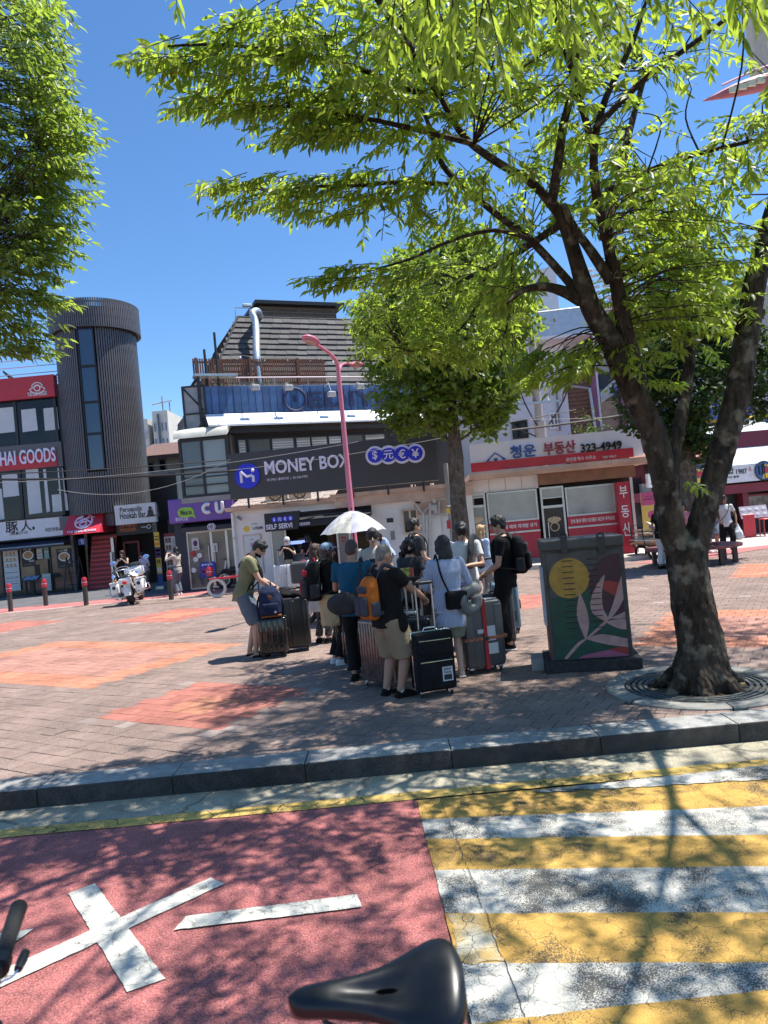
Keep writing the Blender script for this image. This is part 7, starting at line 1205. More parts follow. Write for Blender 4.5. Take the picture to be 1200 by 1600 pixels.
sd_ = MB().add(vs, fs).build('saddle', mat('saddle skin', (.006, .007, .010), .34, 0, .1, 30), t, smooth=80); mdf = sd_.modifiers.new('s', 'SUBSURF'); mdf.levels = mdf.render_levels = 1
b = MB(); T_ = Matrix.Translation((sx_+.0, Yb, sz)) @ Matrix.Rotation(R_(23), 4, 'X'); b.ell((.0, 0, -.0005), (.074, .015, .010), 18, 8, T=T_); b.build('cutout_shade', mat('cutout black', (.002, .002, .002), 1., 0, 0, spec=0), sd_, smooth=80)  # matte black insert paints in the dark inside the saddle hollow
b = MB(); [b.tube(cat_rom([(sx_-.12, Yb+y*.3, sz-.03), (sx_-.05, Yb+y, sz-.055), (sx_+.06, Yb+y, sz-.05), (sx_+.10, Yb+y*1.6, sz-.02)], 4), .004, 6) for y in (-.022, .022)]; b.build('saddle_rail', satin, sd_); MB().box(sx_-.02, Yb-.03, sz-.08, sx_+.04, Yb+.03, sz-.05).build('seat_clamp', satin, t)
hz = A(14, 1460, 1.42); hx = hz.x; wr = .26; rx_, fx_ = sx_+.28, hx-.28; az = zr_+wr+.06; bk = mat('frame black', (.015, .016, .02), .3, 0, .1, coat=.3)
b = MB(); b.tube([(sx_+.01, Yb, sz-.06), (sx_-.08, Yb, zr_+.30)], .016, 10); b.build('seat_post', alu, t); b = MB(); b.tube([(sx_-.03, Yb, sz-.28), (sx_-.09, Yb, zr_+.27)], .022, 10); b.tube([(sx_-.09, Yb, zr_+.27), (hx+.03, Yb, zr_+.55)], .026, 10); b.tube([(sx_-.04, Yb, sz-.36), (hx+.01, Yb, zr_+.72)], .02, 10); [b.tube([(sx_-.09, Yb, zr_+.27), (rx_, Yb+y, zr_+wr)], .012, 8) for y in (-.05, .05)]; [b.tube([(sx_-.04, Yb, sz-.38), (rx_, Yb+y, zr_+wr)], .01, 8) for y in (-.05, .05)]; b.build('frame', bk, t, smooth=60)
b = MB(); b.tube([(hx+.06, Yb-.02, hz.z-.06), (hx-.01, Yb, zr_+.60)], .018, 10); b.tube([(hx-.01, Yb, zr_+.60), (fx_+.05, Yb-.05, zr_+wr)], .014, 8); b.tube([(hx-.01, Yb, zr_+.60), (fx_+.05, Yb+.05, zr_+wr)], .014, 8); b.build('fork', bk, t, smooth=60)
for x, nm in ((rx_, 'wheel'), (fx_+.05, 'wheel')): b = MB(); b.ring((x, Yb, zr_+wr), wr-.022, .022, 32, 8); w_ = b.build(nm, rubber, t, smooth=60); b = MB(); b.ring((x, Yb, zr_+wr), wr-.05, .008, 28, 6); [b.tube([(x, Yb, zr_+wr), (x+(wr-.05)*cos(k*pi/9), Yb, zr_+wr+(wr-.05)*sin(k*pi/9))], .0015, 3) for k in range(18)]; b.build('rim', alu, w_)
b = MB(); b.cyl((sx_-.09, Yb-.03, zr_+.27), (sx_-.09, Yb-.04, zr_+.27), .075, .075, 20); b.tube([(sx_-.09, Yb-.05, zr_+.27), (sx_+.05, Yb-.055, zr_+.2)], .01, 6); b.cbox((sx_+.05, Yb-.1, zr_+.2), (.07, .09, .02), .005, 1); b.build('crank', alu, t)
ga, gb_ = A(30, 1415, 1.60), A(2, 1500, 1.42); gd = (gb_-ga).normalized(); b = MB(); b.tube([gb_, gb_+gd*.22, gb_+gd*.42, gb_+gd*.56], .011, 10); b.build('handlebar', satin, t)
b = MB(); b.tube([ga, ga+gd*.006, ga+gd*.05, ga+gd*.11, gb_], [.012, .0185, .0175, .0165, .0165], 14); b.build('grip', mat('grip rubber', (.012, .012, .013), .75, 0, .1, 60, .4, 200), t, smooth=50); ga2 = gb_+gd*.56; b = MB(); b.tube([ga2-gd*.1, ga2+gd*.02], .0165, 12); b.build('grip', MATS['grip rubber'], t)
b = MB(); b.tube([gb_-gd*.0, gb_+gd*.03], .021, 14); b.build('lever_clamp', satin, t); l0, l1 = A(40, 1488, 1.42), A(28, 1515, 1.38); b = MB(); b.tube([l0, l0.lerp(l1, .4), l1], [.009, .010, .008], 10); b.build('brake_lever', satin, t, smooth=60); b = MB(); b.tube(cat_rom([l1, A(18, 1527, 1.37), A(0, 1536, 1.36), A(-30, 1560, 1.35)], 4), .0022, 6); b.build('cable', chrome, t)
# ================================================================ people and luggage
def skinm(n, c): return mat('skin '+n, c, .5, 0, .06, 20)
SK = skinm('light', (.50, .30, .21)); SK2 = skinm('tan', (.38, .21, .14)); SK3 = skinm('pale', (.60, .40, .31)); HAIR = mat('black hair', (.012, .010, .010), .45, 0, .3, 30, .5, 90); HBR = mat('brown hair', (.05, .025, .015), .5, 0, .3, 30, .5, 90); HGR = mat('grey hair', (.16, .15, .14), .7, 0, .5, 40, .4, 120); HBZ = mat('cropped hair', (.06, .05, .045), .8, 0, .5, 60, .4, 120); HBL = mat('blond hair', (.42, .27, .13), .5, 0, .3, 30, .4, 90)
EYE = mat('eye dark', (.015, .012, .01), .2); LIP = mat('lip', (.34, .13, .11), .5); BROW = mat('brow', (.03, .022, .018), .8)
def cloth(n, c, v=.10): return mat('cloth '+n, c, .9, 0, v, 7, .35, 60, spec=.15)
def basis(d, up):
    d = d.normalized(); x = d.cross(up); x = x.normalized() if x.length > 1e-4 else V((1, 0, 0)); return x, d, x.cross(d)   # lateral, forward, normal
def hand(core, ext, wr, d, nrm, side, curl, s=1.):
    x, d, nz = basis(d, nrm); x = x*side                            # x points to the thumb side
    T = Matrix((((x.x, d.x, nz.x, 0)), ((x.y, d.y, nz.y, 0)), ((x.z, d.z, nz.z, 0)), (0, 0, 0, 1))); T = Matrix.Translation(wr+d*.045*s) @ T; core.ell((0, 0, 0), (.037*s, .055*s, .019*s), 12, 8, T=T)
    for k, (ln, off) in enumerate(((.070, .030), (.078, .011), (.073, -.009), (.058, -.028))):
        p = wr+d*(.082-.006*abs(k-1.3))*s+x*off*s; pts = [p-d*.02*s, p]; a = 0; dd = d+x*(off*1.2)
        for seg in (.45, .31, .24): a += curl*(.8+.1*k); v = dd.normalized()*cos(a)-nz*sin(a); pts.append(pts[-1]+v*ln*seg*s)
        ext.tube(pts, [.0095*s, .0095*s, .0088*s, .008*s, .006*s], 6)
    p = wr+d*.025*s+x*.026*s; v1 = (d*.6+x*.75-nz*.25).normalized(); v2 = (d*.9+x*.25-nz*(.3+.4*curl)).normalized(); ext.tube([p-v1*.012, p+v1*.03*s, p+v1*.03*s+v2*.032*s, p+v1*.03*s+v2*.056*s], [.013*s, .0125*s, .0105*s, .007*s], 6)
class Person: pass
def person(label, loc, rz, H=1.7, fem=False, bw=1., lean=0., twist=0., head=(0, 0), hands=(None, None), curl=(.35, .35), feet=None, hipz=None, skin=SK, hair=('short', HAIR), top=('tee', None), bottom=('trousers', None), shoes=(None, 'shoe'), socks=None, vox=.013, face=True, extras=(), belly=0., group=None, elbow=None):
    P = Person(); t = thing('person', label, 'person', loc, R_(rz), group); P.root = t; P.H = H; k = H/1.72; P.k = k; a = R_(lean); fw_ = .92 if fem else 1.
    hz = (hipz if hipz else .525)*H; pel = V((0, -.10*sin(a)*H*.5, hz)); ct, st_ = cos(R_(twist)), sin(R_(twist))
    def tp(x, y, z): x, y = x*ct-y*st_*min(1, z*4), y*ct+x*st_*min(1, z*4); return pel+V((x*H, y*H*cos(a)+z*H*sin(a), -y*H*sin(a)+z*H*cos(a)))
    P.tp = tp; sx_v = (tp(1, 0, .3)-tp(0, 0, .3)).normalized(); sy_v = (tp(0, 1, .3)-tp(0, 0, .3)).normalized(); px_v = V((1, 0, 0)); sw = (.108 if fem else .122)*bw
    core, ext = MB(), MB(); f = bw*(.95 if fem else 1.)
    def tsec(z, rx, ry, grow_=0., dy=0.): c = tp(0, dy, z); m_ = min(1, z*4); ux = (px_v.lerp(sx_v, m_)).normalized(); uy = sy_v if z > .08 else V((0, cos(a*.5), -sin(a*.5))); return (c, ux, uy, rx*H*f+grow_, ry*H*f+grow_)
    S0 = [(-.045, .088, .058), (.0, .098, .064), (.05, .090+.004*belly, .060+.016*belly), (.10, .082+.01*belly, .056+.022*belly), (.16, .090, .060+.010*belly), (.22, .098, .064), (.27, .104, .058), (.298, .095, .047), (.318, .052, .040)]
    if fem: S0 = [(-.045, .092, .060), (.0, .100, .064), (.05, .088, .058), (.10, .074, .052), (.16, .080, .058), (.215, .088, .068), (.265, .092, .054), (.296, .084, .043), (.316, .046, .036)]
    loft(core, [tsec(z, rx*.95, ry*.95, -.004) for z, rx, ry in S0])
    nb = tp(0, .0, .312); yaw, pit = R_(head[0]), R_(head[1]); hd = Matrix.Rotation(yaw, 3, 'Z') @ Matrix.Rotation(-pit, 3, 'X'); hc = nb+V((0, sin(a)*.06*H*.6, .0))+hd @ V((0, .012, .088*H)); P.hc = hc; P.hd = hd
    HT = Matrix.Translation(hc) @ hd.to_4x4(); hs = (.96 if fem else 1.)*k**.5; P.hs = hs; P.HT = HT
    core.ell((0, -.008, .022*hs), (.073*hs, .090*hs, .095*hs), 16, 12, T=HT); core.ell((0, .018, -.045*hs), (.056*hs, .064*hs, .068*hs), 14, 10, T=HT); core.ell((0, .042*hs, -.085*hs), (.03*hs, .028*hs, .022*hs), 10, 8, T=HT)
    chain(core, [nb-V((0, 0, .03)), nb.lerp(hc, .5)+hd @ V((0, -.015, 0)), hc+hd @ V((0, -.015, -.05))], [.054*f*k, .048*f*k, .05*f*k], 12)
    if face:
        for s in (-1, 1):
            core.ell((s*.074*hs, -.005, -.012*hs), (.012, .022*hs, .033*hs), 8, 8, T=HT); ext.ell((s*.030*hs, .0785*hs, .004*hs), (.0105*hs, .007, .0048*hs), 10, 6, 1, T=HT); ext.tube([HT @ V((s*.014*hs, .0865*hs, .022*hs)), HT @ V((s*.032*hs, .084*hs, .029*hs)), HT @ V((s*.050*hs, .073*hs, .022*hs))], [.002, .0028, .0018], 5, 3)
        ext.tube([HT @ V((0, .080*hs, .010*hs)), HT @ V((0, .094*hs, -.012*hs)), HT @ V((0, .104*hs, -.030*hs)), HT @ V((0, .086*hs, -.040*hs))], [.007, .010*hs, .0145*hs, .011*hs], 8, 0); ext.ell((0, .076*hs, -.062*hs), (.024*hs, .010, .0075*hs), 12, 6, 2, T=HT)
    # arms
    up_l, fo_l = .172*H, .152*H; P.arm = []
    for i, s in ((0, -1), (1, 1)):
        sh = tp(s*(sw-.012), 0, .283); hp = hands[i]
        if hp is None: hp = sh+V((s*.05, .04, -.315*H)); hint = V((s*.5, -1, -.1))
        else: hp = V(hp); hint = V((s*.7, -.6, -.8))
        if elbow and elbow[i]: hint = V(elbow[i])
        el, wr = ik(sh, hp, up_l, fo_l, hint); P.arm.append((sh, el, wr)); r = f*k
        chain(core, [sh, sh.lerp(el, .5), el, el.lerp(wr, .35), wr], [.046*r, .043*r, .036*r, .037*r, .0255*r], 12); d = (wr-el).normalized(); pn = V((-s, .2, .1)) if hands[i] is None else V((0, .2, 1)); hand(core, ext, wr, d, -pn if hands[i] is None else pn, -s if hands[i] is None else -s, curl[i], k)
    # legs
    feet = feet or ((-.085, 0, 6), (.085, .03, -6)); P.leg = []; th, ca = .245*H, .245*H
    for i, s in ((0, -1), (1, 1)):
        fx, fy, fr = feet[i][:3]; hip = pel+V((s*.052*H*bw, 0, -.012*H)); an = V((fx, fy, .045*H+(feet[i][3] if len(feet[i]) > 3 else 0))); kn, an = ik(hip, an, th, ca, V((s*.15, 1, 0))); P.leg.append((hip, kn, an)); r = f*k
        chain(core, [hip, hip.lerp(kn, .5), kn, kn.lerp(an, .3), kn.lerp(an, .7), an], [.085*r, .070*r, .052*r, .056*r, .042*r, .035*r], 12)
    remesh(core, 'body', [skin, EYE, LIP, BROW], t, vox, 3, 0, 9, ext)
    # shoes
    for i, s in ((0, -1), (1, 1)):
        hip, kn, an = P.leg[i]; fr = R_(feet[i][2]); fd = V((-sin(fr), cos(fr), 0)); T = Matrix.Translation((an.x, an.y, an.z-.045*H)) @ Matrix.Rotation(fr, 4, 'Z'); b = MB(); L_ = .150*H*(.94 if fem else 1); sm, ty = shoes[0] or cloth('shoe black', (.02, .02, .02)), shoes[1]
        if ty == 'sandal':
            b.cbox((0, L_*.28, .012), (.088*k, L_, .024), .011, 2, T=T); sh_ = b.build('sandal', sm, t, smooth=50); b = MB()
            for yy, zz in ((.40, .045), (.20, .06)): b.tube([T @ V((-.045*k, L_*yy, .02)), T @ V((-.025*k, L_*yy, zz+.01)), T @ V((.025*k, L_*yy, zz+.01)), T @ V((.045*k, L_*yy, .02))], .011, 6)
            b.build('strap', sm, sh_, smooth=60); c2 = MB(); loft(c2, [(T @ V((0, -L_*.16, .03)), T.to_3x3() @ V((1, 0, 0)), V((0, 0, 1)), .022, .012), (T @ V((0, -.02, .05)), T.to_3x3() @ V((1, 0, 0)), V((0, 0, 1)), .036*k, .032), (T @ V((0, L_*.3, .045)), T.to_3x3() @ V((1, 0, 0)), V((0, 0, 1)), .040*k, .024), (T @ V((0, L_*.68, .034)), T.to_3x3() @ V((1, 0, 0)), V((0, 0, 1)), .034*k, .012)], 12); c2.build('foot', (socks or (skin,))[0], t, smooth=70)
        else:
            X = T.to_3x3() @ V((1, 0, 0)); Z = V((0, 0, 1)); loft(b, [(T @ V((0, -L_*.24, .034)), X, Z, .024*k, .020), (T @ V((0, -L_*.20, .040)), X, Z, .036*k, .034), (T @ V((0, -.0, .050)), X, Z, .042*k, .042), (T @ V((0, L_*.3, .044)), X, Z, .046*k, .032), (T @ V((0, L_*.60, .036)), X, Z, .044*k, .022), (T @ V((0, L_*.74, .030)), X, Z, .028*k, .014)], 14); sh_ = b.build('shoe', sm, t, smooth=70); b = MB(); b.cbox((0, L_*.25, .012), (.094*k, L_*1.02, .024), .011, 2, T=T); b.build('sole', shoes[2] if len(shoes) > 2 else sm, sh_, smooth=50)
        if socks: b = MB(); b.tube([an+V((0, 0, -.02)), an.lerp(kn, socks[1])], [.041*k, .041*k], 12); b.build('sock', socks[0], t, smooth=60)
    # trousers, shorts or skirt
    bt, bm = bottom[0], bottom[1]; g = bottom[2] if len(bottom) > 2 else 1.
    b = MB(); loft(b, [tsec(z, rx*1.03, ry*1.06, .008) for z, rx, ry in ((-.06, .086, .058), (-.03, .097, .064), (.0, .100, .066), (.035, .096, .064), (.065, S0[2][1], S0[2][2]))])
    for hip, kn, an in P.leg:
        r = f*k
        if bt == 'trousers': lo = kn.lerp(an, .90); chain(b, [hip, hip.lerp(kn, .5)], [.098*r*g**.5, .088*r*g**.7], 14); b.tube([hip, hip.lerp(kn, .5), kn, kn.lerp(an, .45), lo], [.098*r*g**.5, .088*r*g**.7, .072*r*g, .067*r*g, .063*r*g], 14); b.ell(kn, .071*r*g, 12, 8)
        elif bt == 'shorts': ft = g; e = hip.lerp(kn, ft) if ft <= 1 else kn.lerp(an, ft-1); b.ell(hip, .10*r, 14, 10); b.tube([hip, hip.lerp(kn, .5), e], [.112*r, .120*r, .122*r], 16); 
    if bt == 'skirt': loft(b, [tsec(.04, .095, .065, .012), tsec(-.05, .112, .078, .014), (pel+V((0, 0, -.14*H)), V((1, 0, 0)), V((0, 1, 0)), .135*H, .10*H), (pel+V((0, .02, -.23*H*g)), V((1, 0, 0)), V((0, 1, 0)), .15*H, .115*H)], 20)
    remesh(b, {'trousers': 'trousers', 'shorts': 'shorts', 'skirt': 'skirt'}[bt], bm, t, vox*1.05, 2, .010, 9)
    # top
    tt, tm = top[0], top[1]; o_ = .012 if len(top) < 3 else top[2]; b = MB(); lowz = -.065 if tt != 'crop' else .03
    secs = [tsec(z, rx, ry, o_+(.008 if z < .06 else 0)) for z, rx, ry in S0 if z >= lowz-.001]
    if lowz < -.05: z, rx, ry = S0[0]; secs = [tsec(lowz, rx*1.06, ry*1.06, o_+.008)]+secs
    secs[-1] = tsec(.312, .056 if not fem else .052, .044, .004); loft(b, secs, 18)
    for sh, el, wr in P.arm:
        r = f*k
        if tt == 'long' : chain(b, [sh, el], [.058*r, .048*r], 12); b.tube([sh, sh.lerp(el, .5), el, el.lerp(wr, .5), el.lerp(wr, .93)], [.060*r, .056*r, .050*r, .046*r, .040*r], 12)
        elif tt in ('tee', 'crop'): e = sh.lerp(el, .62); b.ell(sh, .058*r, 12, 8); b.tube([sh, sh.lerp(el, .3), e], [.060*r, .060*r, .058*r], 14)
        elif tt == 'vest': b.ell(sh, .053*r, 12, 8)
    remesh(b, {'tee': 'tee_shirt', 'crop': 'top', 'long': 'shirt', 'vest': 'sleeveless_top'}[tt], tm, t, vox, 2, .010, 9)
    # hair
    ht, hm = hair; b = MB(); e = lambda c, r: b.ell(c, r, 14, 10, T=HT)
    if ht in ('short', 'buzz', 'mid'):
        g_ = {'short': .014, 'buzz': .004, 'mid': .022}[ht]*hs
        e((0, -.018*hs, .034*hs), ((.073*hs+g_), (.086*hs+g_), (.090*hs+g_))); e((0, -.045*hs, -.01*hs), (.066*hs+g_*.7, .056*hs+g_, .07*hs))
        if ht != 'buzz': e((0, .045*hs, .086*hs), (.058*hs, .042*hs, .030*hs)); e((.03*hs, .05*hs, .08*hs), (.03*hs, .03*hs, .024*hs)); [e((s*.068*hs, -.005, .02*hs), (.012*hs, .03*hs, .035*hs)) for s in (-1, 1)]
    elif ht in ('long', 'bob', 'pony', 'veil'):
        e((0, -.014*hs, .03*hs), (.088*hs, .100*hs, .104*hs)); ln = {'long': .30, 'bob': .13, 'pony': .10, 'veil': .16}[ht]; e((0, -.05*hs, -.03*hs), (.085*hs, .062*hs, .10*hs))
        w0 = HT @ V((0, -.055*hs, -.02)); low = w0+V((0, 0, -ln))+(sy_v*-.05); loft(b, [(w0, hd @ V((1, 0, 0)), hd @ V((0, 1, 0)), .088*hs, .048*hs), (w0.lerp(low, .5), hd @ V((1, 0, 0)), hd @ V((0, 1, 0)), .092*hs, .045*hs), (low, hd @ V((1, 0, 0)), hd @ V((0, 1, 0)), (.07 if ht == 'long' else .088)*hs, .03*hs)], 16)
        for s in (-1, 1): p = HT @ V((s*.076*hs, .015*hs, .05*hs)); q = HT @ V((s*.080*hs, .012*hs, -.06*hs)); chain(b, [p, q]+([q+V((0, 0, -.12))] if ht == 'long' else [q+V((0, 0, -.03))]), [.022*hs, .024*hs, .016*hs], 8)
        e((.02*hs, .062*hs, .085*hs), (.055*hs, .032*hs, .028*hs))
        if ht == 'pony': p = HT @ V((0, -.11*hs, .03)); chain(b, [p, p+hd @ V((0, -.05, -.08)), p+hd @ V((0, -.045, -.20))], [.03, .034, .018], 10)
    elif ht == 'bun': e((0, -.016*hs, .032*hs), (.082*hs, .094*hs, .098*hs)); e((0, -.10*hs, .07*hs), (.036*hs, .036*hs, .036*hs)); [e((s*.072*hs, .0, -.0*hs), (.014*hs, .03*hs, .06*hs)) for s in (-1, 1)]; e((0, .06*hs, .082*hs), (.05*hs, .03*hs, .026*hs))
    if b.v: remesh(b, 'hair', hm, t, .011, 1, .009 if ht != 'buzz' else .0015, 46)
    for ex in extras:
        b = MB()
        if ex[0] == 'mask': loft(b, [(HT @ V((0, .03*hs, -.022*hs)), hd @ V((1, 0, 0)), hd @ V((0, 1, 0)), .068*hs, .070*hs), (HT @ V((0, .034*hs, -.05*hs)), hd @ V((1, 0, 0)), hd @ V((0, 1, 0)), .066*hs, .078*hs), (HT @ V((0, .03*hs, -.1*hs)), hd @ V((1, 0, 0)), hd @ V((0, 1, 0)), .05*hs, .055*hs)], 18); b.build('face_mask', ex[1], t, smooth=70)
        elif ex[0] == 'chinmask': loft(b, [(HT @ V((0, .028*hs, -.075*hs)), hd @ V((1, 0, 0)), hd @ V((0, 1, 0)), .062*hs, .066*hs), (HT @ V((0, .03*hs, -.11*hs)), hd @ V((1, 0, 0)), hd @ V((0, 1, 0)), .048*hs, .058*hs)], 18); b.build('face_mask', ex[1], t, smooth=70)
        elif ex[0] in ('glasses', 'sunglasses'):
            for s in (-1, 1):
                if ex[0] == 'sunglasses': b.ell((s*.034*hs, .090*hs, .004*hs), (.029*hs, .008, .021*hs), 12, 8, T=HT)
                else: b.ring((s*.032*hs, .092*hs, .004*hs),   .021*hs, .0013, 16, 5, T=HT)
                b.tube([HT @ V((s*.058*hs, .085*hs, .01*hs)), HT @ V((s*.078*hs, .0, .01*hs))], .0025, 5)
            b.tube([HT @ V((-.012*hs, .098*hs, .008*hs)), HT @ V((.012*hs, .098*hs, .008*hs))], .003, 5); b.build(ex[0], ex[1], t, smooth=60)
        elif ex[0] == 'cap':
            b.ell((0, -.012*hs, .05*hs), (.092*hs, .104*hs, .080*hs), 18, 10, T=HT); cp_ = b.build('cap', ex[1], t, smooth=70); b = MB(); loft(b, [(HT @ V((0, .055*hs, .052*hs)), hd @ V((1, 0, 0)), hd @ V((0, 0, 1)), .082*hs, .010), (HT @ V((0, .115*hs, .048*hs)), hd @ V((1, 0, 0)), hd @ V((0, 0, 1)), .074*hs, .008), (HT @ V((0, .165*hs, .036*hs)), hd @ V((1, 0, 0)), hd @ V((0, 0, 1)), .035*hs, .005)], 16); b.build('visor', ex[1], cp_, smooth=70)
        elif ex[0] == 'waist': loft(b, [tsec(z, rx*1.12, ry*1.2, .022) for z, rx, ry in ((-.20, .098, .07), (-.12, .104, .074), (-.04, .102, .07), (.02, .096, .066), (.055, .088, .06))], 18); remesh(b, 'tied_jacket', ex[1], t, vox, 2, .016, 9)
        elif ex[0] == 'collar': b.ring(tp(0, .0, .316), .058*k, .013, 18, 6, ax='z'); b.build('collar', ex[1], t, smooth=60)
        elif ex[0] == 'belt': loft(b, [tsec(.058, S0[2][1], S0[2][2], .026), tsec(.075, S0[2][1], S0[2][2], .026)], 20); b.build('belt', ex[1], t, smooth=40)
        elif ex[0] == 'hood': e((0, -.016, .02), (.105*hs, .112*hs, .125*hs)); e((0, -.03, -.10), (.11*hs, .09*hs, .08*hs)); c_ = b; remesh(b, 'hood', ex[1], t, .012, 2, .006, 12)
        elif ex[0] == 'drape':                                          # a jacket hung over one shoulder
            s = ex[2]; q = [tp(s*.08, .10, .10), tp(s*.09, .085, .22), tp(s*.09, .03, .318), tp(s*.10, -.08, .27), tp(s*.10, -.09, .08)]; b.tube(cat_rom(q, 5), [.055]*21, 10, sx=1.5, sy=.55); remesh(b, 'draped_jacket', ex[1], t, vox, 2, .018, 9)
    return P
def W(P, v): return P.root.matrix_basis @ v if False else (Matrix.Translation(P.root.location) @ Matrix.Rotation(P.root.rotation_euler.z, 4, 'Z')) @ V(v)
def worn(P, name, label, cat): return thing(name, label, cat, P.root.location, P.root.rotation_euler.z)
def L_of(P, w): return (Matrix.Translation(P.root.location) @ Matrix.Rotation(P.root.rotation_euler.z, 4, 'Z')).inverted() @ V(w)
# ---------------------------------------------------------------- bags
def backpack(P, label, m1, m2, w=.32, h=.46, d=.20, m3=None, low=0., cat='backpack', dx=0.):
    t = worn(P, 'backpack', label, cat); tp = P.tp; H = P.H; c = tp(dx, -.068-d/2/H, .17-low); ux = (tp(1, 0, .2)-tp(0, 0, .2)).normalized(); uz = (tp(0, 0, .3)-tp(0, 0, .1)).normalized(); uy = uz.cross(ux); T = Matrix(((ux.x, uy.x, uz.x, c.x), (ux.y, uy.y, uz.y, c.y), (ux.z, uy.z, uz.z, c.z), (0, 0, 0, 1)))
    b = MB(); E = V((1, 0, 0)), V((0, 1, 0)); loft(b, [(T @ V((0, y, z)), ux, uy, rx, ry) for z, y, rx, ry in ((-h/2, .01, w*.34, d*.36), (-h*.42, 0, w*.47, d*.48), (0, 0, w*.5, d*.52), (h*.3, .01, w*.47, d*.46), (h*.45, .03, w*.38, d*.32), (h*.5, .04, w*.22, d*.18))], 20); remesh(b, 'main_bag', m1, t, .013, 2, .007, 10)
    b = MB(); b.cbox((0, -d*.5, -h*.17), (w*.72, d*.34, h*.46), .045, 3, T=T); fp = b.build('front_pocket', m3 or m1, t, smooth=60); b = MB(); b.tube([T @ V((-w*.34, -d*.64, h*.0)), T @ V((0, -d*.69, h*.03)), T @ V((w*.34, -d*.64, h*.0))], .006, 6); b.build('zip', m2, fp); b = MB(); b.cbox((0, -d*.69, -h*.2), (.03, .012, h*.32), .004, 1, T=T); b.build('webbing', m2, fp)
    b = MB(); b.cbox((0, -d*.40, h*.21), (w*.58, d*.25, h*.17), .03, 3, T=T); b.build('top_pocket', m2, t, smooth=60)
    for s in (-1, 1):
        b = MB(); b.cbox((s*w*.5, -.01, -h*.24), (w*.16, d*.55, h*.34), .025, 3, T=T); b.build('side_pocket', m3 or m2, t, smooth=60)
        q = [T @ V((s*.07, d*.42, h*.40)), tp(s*.060+dx, -.03, .338), tp(s*.068+dx, .055, .29), tp(s*.078+dx, .076, .20), tp(s*.10+dx, .045, .10), T @ V((s*w*.42, d*.2, -h*.36))]; b = MB(); b.tube(cat_rom(q, 5), .024, 8, sx=1., sy=.45); b.build('strap', m3 or m2, t, smooth=60)
    b = MB(); b.tube([T @ V((-.04, d*.2, h*.47)), T @ V((-.025, d*.2, h*.57)), T @ V((.025, d*.2, h*.57)), T @ V((.04, d*.2, h*.47))], .009, 6); b.build('grab_handle', m2, t, smooth=60); return t
def sling(P, label, m1, name='sling_bag', cat='sling bag', side=-1, cz=.03, cy=-.13, size=(.34, .16, .24), cx=.0, strap_side=1, ell=True):
    t = worn(P, name, label, cat); tp = P.tp; c = tp(cx, cy, cz); b = MB()
    if ell: b.ell((c.x, c.y, c.z), (size[0]/2, size[1]/2, size[2]/2), 16, 12); remesh(b, 'bag', m1, t, .013, 2, .010, 8)
    else: b.cbox(c, size, .03, 3); b.build('bag', m1, t, smooth=60); b = MB(); b.cbox(c+V((0, -size[1]*.5, size[2]*.15)), (size[0]*.96, .015, size[2]*.6), .006, 1); b.build('flap', m1, t, smooth=60)
    s = strap_side; q = [c+V((s*size[0]*.3, 0, size[2]*.4)), tp(s*.06, -.085, .20), tp(s*.066, -.02, .335), tp(s*.055, .07, .26), tp(-s*.02, .10, .13), tp(-s*.10, .03, .03), c+V((-s*size[0]*.4, .02, size[2]*.2))]; b = MB(); b.tube(cat_rom(q, 5), .022, 8, sy=.4); b.build('strap', m1, t, smooth=60); return t
